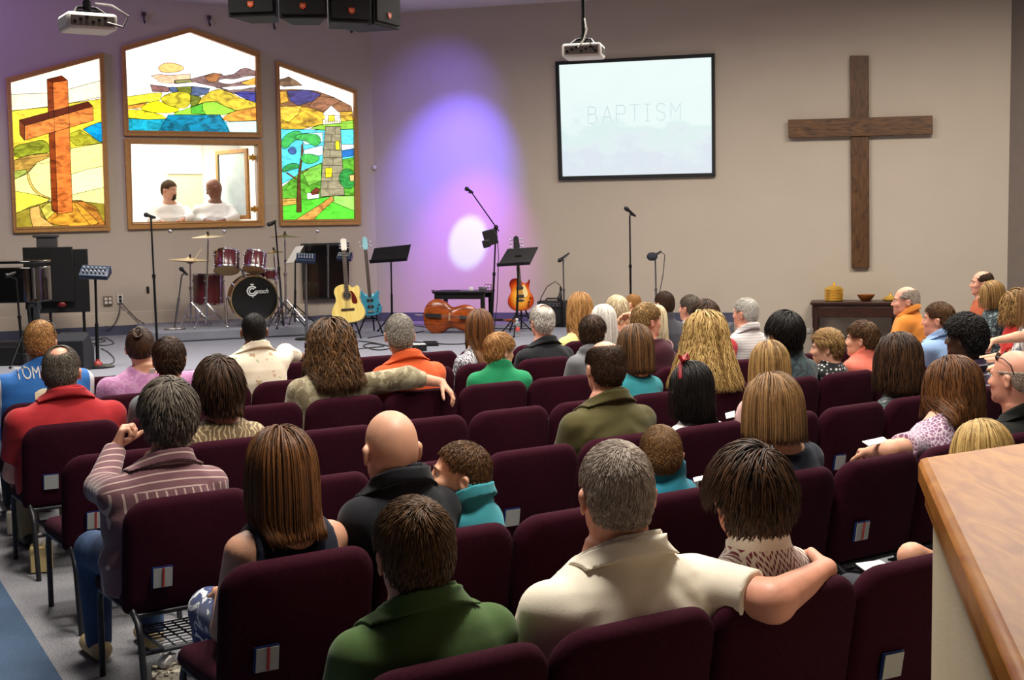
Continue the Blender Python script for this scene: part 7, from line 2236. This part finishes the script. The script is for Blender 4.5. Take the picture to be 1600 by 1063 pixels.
mb.tube([hd_['head'].world((-.028, .084, -.07)), hd_['head'].world((-.022, .097, -.052)), hd_['head'].world((0, .102, -.048)), hd_['head'].world((.022, .097, -.052)), hd_['head'].world((.028, .084, -.07))], .006, 6)
mb.build('beard', HM['brown'], hd_['o'], smooth=180)
person('man with a shaved head in a white robe looking down, right in the baptistry window', 'man with shaved head in the white robe', None, 333, 279, 1.12, 304, 370, 322, 'brown', None, bap, look=118, face=True, Y=YB2 + .55, yaw=208, stand=zf, pitch=-24, brow='black',
       arms={'R': dict(e=(308, 340, YB2 + .5), w=(322, 345, YB2 + .26), d=(334, 346, YB2 + .22), n=(0, 0, -1)), 'L': dict(e=(368, 340, YB2 + .5), w=(350, 345, YB2 + .22), d=(334, 345.5, YB2 + .16), n=(0, 0, -1))})

# lettering on the jersey and details on clothes
xo = to_local(P_j['o'], at(62, 575, 9.0))[0]
zz = lambda py: to_local(P_j['o'], at(60, py, 8.72))[2]
xx = lambda px: to_local(P_j['o'], at(px, 585, 8.72))[0]
decal(P_j, 'name_lettering', 'TOMLIN', M_white, .115, (xx(30) + xx(84)) / 2 - .09, (zz(573) + zz(591)) / 2 + .035, spacing=1.0, xs=.60)
decal(P_j, 'number', '2', mat('jersey_number', (232, 226, 196), .7), .40, xx(60) - .05, zz(632))
v = PEOPLE[[p['short'] for p in PEOPLE].index('woman in the lilac top')]
Fd = v['shirtF']
mb = MB(); x0 = v['cxs']; zt_ = v['sz'] + .018; yb_ = v['lv'][5][4] - .10
mb.box((x0, v['cys'] - .085, v['sz'] + .03), (.045, .004, .075), (.35, 0, 0)); mb.build('garment_tag', M_white, v['shirt'])

# chairs: one per place in each row, labelled by who sits there or by the nearest neighbour
occ = {k: {} for k in ROWS}
for r in PEOPLE:
    if r['row']:
        p0, st, d, nn = ROWINFO[r['row']]
        loc = np.array(r['o'].location[:]); u = float(np.dot(loc - p0, d)) / np.linalg.norm(st); i = int(math.floor(u))
        if r['short'] == 'toddler':
            continue
        if i in occ[r['row']] or i < 0:
            i = min((j for j in range(0, 16) if j not in occ[r['row']]), key=lambda j: abs(j + .5 - u))
        occ[r['row']][i] = r['short']
ORD = ['', 'first', 'second', 'third', 'fourth', 'fifth', 'sixth', 'seventh']
for k, (n0, n1) in ROWN.items():
    p0, st, d, nn = ROWINFO[k]; yw = math.atan2(-nn[0], nn[1])
    for i in range(n0, n1):
        c = p0 + st * (i + .5)
        if i in occ[k]:
            l = 'burgundy padded chair under the ' + occ[k][i]
        else:
            left = [j for j in occ[k] if j < i]; right = [j for j in occ[k] if j > i]
            if left and (not right or i - max(left) <= min(right) - i or i - max(left) < 4):
                j = max(left); l = f'{ORD[min(i - j, 7)]} empty burgundy chair right of the {occ[k][j]}'
            else:
                j = min(right); l = f'{ORD[min(j - i, 7)]} empty burgundy chair left of the {occ[k][j]}'
        place_chair(c + np.array([RNG.normal(0, .004), RNG.normal(0, .004), 0]), yw + RNG.normal(0, .01), l)
for r in SIDE:
    a = r['o'].rotation_euler.z; f_ = np.array([-math.sin(a), math.cos(a), 0.0])
    place_chair(np.array(r['o'].location[:]) - f_ * .26, a, 'burgundy padded chair under the ' + r['short'])
# ------------------------------------------------------------------ oak-capped wall at the right foreground
ZC = 1.40
A0 = on_z(1435, 714, ZC); A1 = on_z(1600, 690, ZC); A2 = on_z(1590, 1063, ZC)
e1 = (A1 - A0); e1[2] = 0; e1 /= np.linalg.norm(e1); e2 = (A2 - A0); e2[2] = 0; e2 /= np.linalg.norm(e2)
B1, B2 = A0 + e1 * 1.6, A0 + e2 * 2.3
far_ = B1 + e2 * 2.3
M_cap = wood('oak_cap', (160, 92, 26), (194, 128, 48), 2.6, axis=(5, 1.1, 5), rough=.34)
M_cap.node_tree.nodes['Principled BSDF'].inputs['Specular IOR Level'].default_value = .25
root = thing('half_wall', 'beige half wall with a thick oak cap at the lower right corner', 'half wall', (A0[0], A0[1], 0))
o_ = np.array([A0[0], A0[1], 0.0])
CT = .075
mb = MB(); mb.prism([p - o_ - UP * CT for p in (A0, B1, far_, B2)], UP * CT); mb.build('oak_cap', M_cap, root, smooth=30, bevel=.018)
ins = e1 * .045 + e2 * .05
q_ = [A0 + ins, B1 + e2 * .05, far_, B2 + e1 * .045]
mb = MB(); mb.prism([np.array([p[0], p[1], 0.002]) - o_ for p in q_], UP * (ZC - CT - .002)); mb.build('wall_panel', mat('half_wall_paint', (206, 188, 158), .85, var=.03, bump=.08, bscale=140), root, smooth=0)
mb = MB(); mb.prism([p - o_ - UP * (CT + .05) for p in (A0 + ins * .45, B1 + e2 * .02, far_, B2 + e1 * .02)], UP * .05); mb.build('cove_molding', M_cap, root, smooth=30, bevel=.012)

# tissue boxes and bags on the floor by the chair legs
M_box = mat('kraft_bag', (196, 172, 122), .85, var=.06, bump=.2, bscale=80)
M_tiss = mat('tissue', (232, 228, 222), .9, var=.02)


def tissue(label, px, py, w, h, m, yaw=.3, name='tissue_box'):
    p = on_z(px, py, 0.0)
    root = thing(name, label, 'tissue box', (p[0], p[1], .006), yaw, 'tissue boxes on the floor')
    t = .006
    mb = MB(); mb.box((0, 0, h / 2), (w, w, h)); mb.build('box_body', m, root, bevel=.006)
    mb = MB(); rg = np.random.default_rng(int(px))
    for k in range(3):
        a = rg.uniform(0, 3.1); r_ = w * .33
        ring0 = [(math.cos(t2) * r_ * .5, math.sin(t2) * r_ * .5, h - .005) for t2 in np.linspace(0, 2 * PI, 12, endpoint=False)]
        ring1 = [(math.cos(t2) * r_ * (.8 + .3 * math.sin(3 * t2 + a)), math.sin(t2) * r_ * (.8 + .3 * math.cos(2 * t2 + a)), h + .035 + .02 * math.sin(2 * t2 + a)) for t2 in np.linspace(0, 2 * PI, 12, endpoint=False)]
        ring2 = [(math.cos(t2) * r_ * .3, math.sin(t2) * r_ * .35, h + .06 + .012 * math.sin(3 * t2 + a)) for t2 in np.linspace(0, 2 * PI, 12, endpoint=False)]
        mb.loft([ring0, ring1, ring2])
    mb.build('tissue', M_tiss, root, smooth=60)


tissue('wide kraft paper tissue box on the aisle carpet beside a chair leg', 66, 893, .12, .15, M_box)
tissue('narrow cream tissue box on the carpet left of the tan shoe', 147, 972, .10, .17, mat('cream_carton', (206, 190, 150), .8, var=.05))
tissue('white and brown patterned tissue box at the bottom edge left of the long skirt', 262, 1100, .12, .15, pattern('carton_print', 'blotch', [(214, 206, 186), (96, 72, 48)], 28, width=.53))
tissue('pale tissue box farthest down the aisle at the left edge', 26, 834, .11, .15, mat('pale_carton', (200, 192, 176), .8, var=.05))

# papers
def sheet(label, name, pts, cat='paper'):
    c = sum(pts) / len(pts); o = MB().prism([p - c for p in pts], UP * .004).build(name, M_paper, smooth=0); o.location = c
    return tag(o, label, cat)


sheet('white leaflet held on the lap of the woman in the lilac printed top', 'leaflet', [at(1347, 691, 6.1), at(1380, 684, 6.1), at(1388, 690, 6.0), at(1358, 698, 6.0)])
sheet('white paper beside the small boy with buzzed hair', 'leaflet', [at(1083, 748, 5.55), at(1101, 744, 5.6), at(1102, 750, 5.45), at(1085, 754, 5.45)])
sheet('grey booklet on the dark seat beyond the hand of the man in the cream polo', 'booklet', [at(1337, 882, 4.75), at(1375, 877, 4.75), at(1392, 886, 4.55), at(1352, 893, 4.5)], 'booklet')
sheet('white paper between the girl with the bow and the pink cardigan', 'leaflet', [at(1133, 647, 7.4), at(1148, 643, 7.4), at(1148, 652, 7.25), at(1135, 655, 7.25)])

# ------------------------------------------------------------------ lamps
def area(name, loc, size, energy, col=(1, .93, .84), target=None, sy=None, spread=180):
    l = bpy.data.lights.new(name, 'AREA'); l.energy = energy; l.color = col; l.shape = 'RECTANGLE'; l.size = size; l.size_y = sy or size; l.spread = math.radians(spread)
    o = bpy.data.objects.new(name, l); COL.objects.link(o); o.location = loc
    if target is not None:
        o.rotation_euler = (V3(target) - V3(loc)).to_track_quat('-Z', 'Y').to_euler()
    return o


def spot(name, loc, target, energy, col, deg, blend, r=.05):
    l = bpy.data.lights.new(name, 'SPOT'); l.energy = energy; l.color = col; l.spot_size = math.radians(deg); l.spot_blend = blend; l.shadow_soft_size = r
    o = bpy.data.objects.new(name, l); COL.objects.link(o); o.location = loc; o.rotation_euler = (V3(target) - V3(loc)).to_track_quat('-Z', 'Y').to_euler()
    return o


WARM = (1.0, .93, .82)
area('house_light', (-3.6, 12.6, 5.05), 3.0, 240, WARM, sy=1.2, spread=158)
area('house_light', (1.2, 13.8, 5.05), 3.0, 210, WARM, sy=1.2, spread=168)
area('house_light', (5.2, 13.2, 5.05), 2.4, 215, WARM, sy=1.2, spread=176)
for x, y, e in ((-3.0, 9.6, 70), (0.5, 10.0, 80), (3.8, 9.6, 80), (-1.8, 6.6, 55), (0.9, 6.9, 60), (3.4, 6.8, 50), (.2, 4.3, 96)):
    area('house_light', (x, y, 5.05), .8, e, WARM, spread=120)
# coloured stage washes on the wall near the corner
def wall_lamp(name, px, off, tgt, *a):
    p = wr(px, 200, off); p[2] = 4.9
    return spot(name, tuple(p), tgt, *a)


wall_lamp('blue_wash', 704, 2.2, wr(710, 270), 1150, (.14, .10, 1.0), 44, 1.0)
wall_lamp('blue_wash', 690, 1.9, wr(690, 170), 110, (.20, .13, 1.0), 60, 1.0)  # extra weak blue lamp, added so the wash fades out towards its top
wall_lamp('violet_wash', 722, 2.6, wr(732, 420), 900, (.60, .10, 1.0), 34, 1.0)
wall_lamp('white_hotspot', 700, 3.6, wr(732, 377), 1500, (.34, .78, 1.0), 7.6, .35)
area('violet_spill', (-8.2, 14.0, 4.9), .6, 18, (.42, .22, 1.0), target=wl(10, 30), spread=100)
# the bright baptistry room
area('baptistry_lamp', tuple(BP((u0 + u1) / 2, 1.1, BZ - .03)), 1.6, 44, (1, .97, .9))
w = bpy.data.worlds.new('world'); bpy.context.scene.world = w; w.use_nodes = True
w.node_tree.nodes['Background'].inputs['Color'].default_value = (.9, .85, .8, 1); w.node_tree.nodes['Background'].inputs['Strength'].default_value = .02

sc = bpy.context.scene
sc.view_settings.view_transform = 'Standard'; sc.view_settings.look = 'None'; sc.view_settings.exposure = 0.3; sc.view_settings.gamma = 1.0; sc.view_settings.use_curve_mapping = False
sc.cycles.use_denoising = True
sc.cycles.max_bounces = 8; sc.cycles.transparent_max_bounces = 16
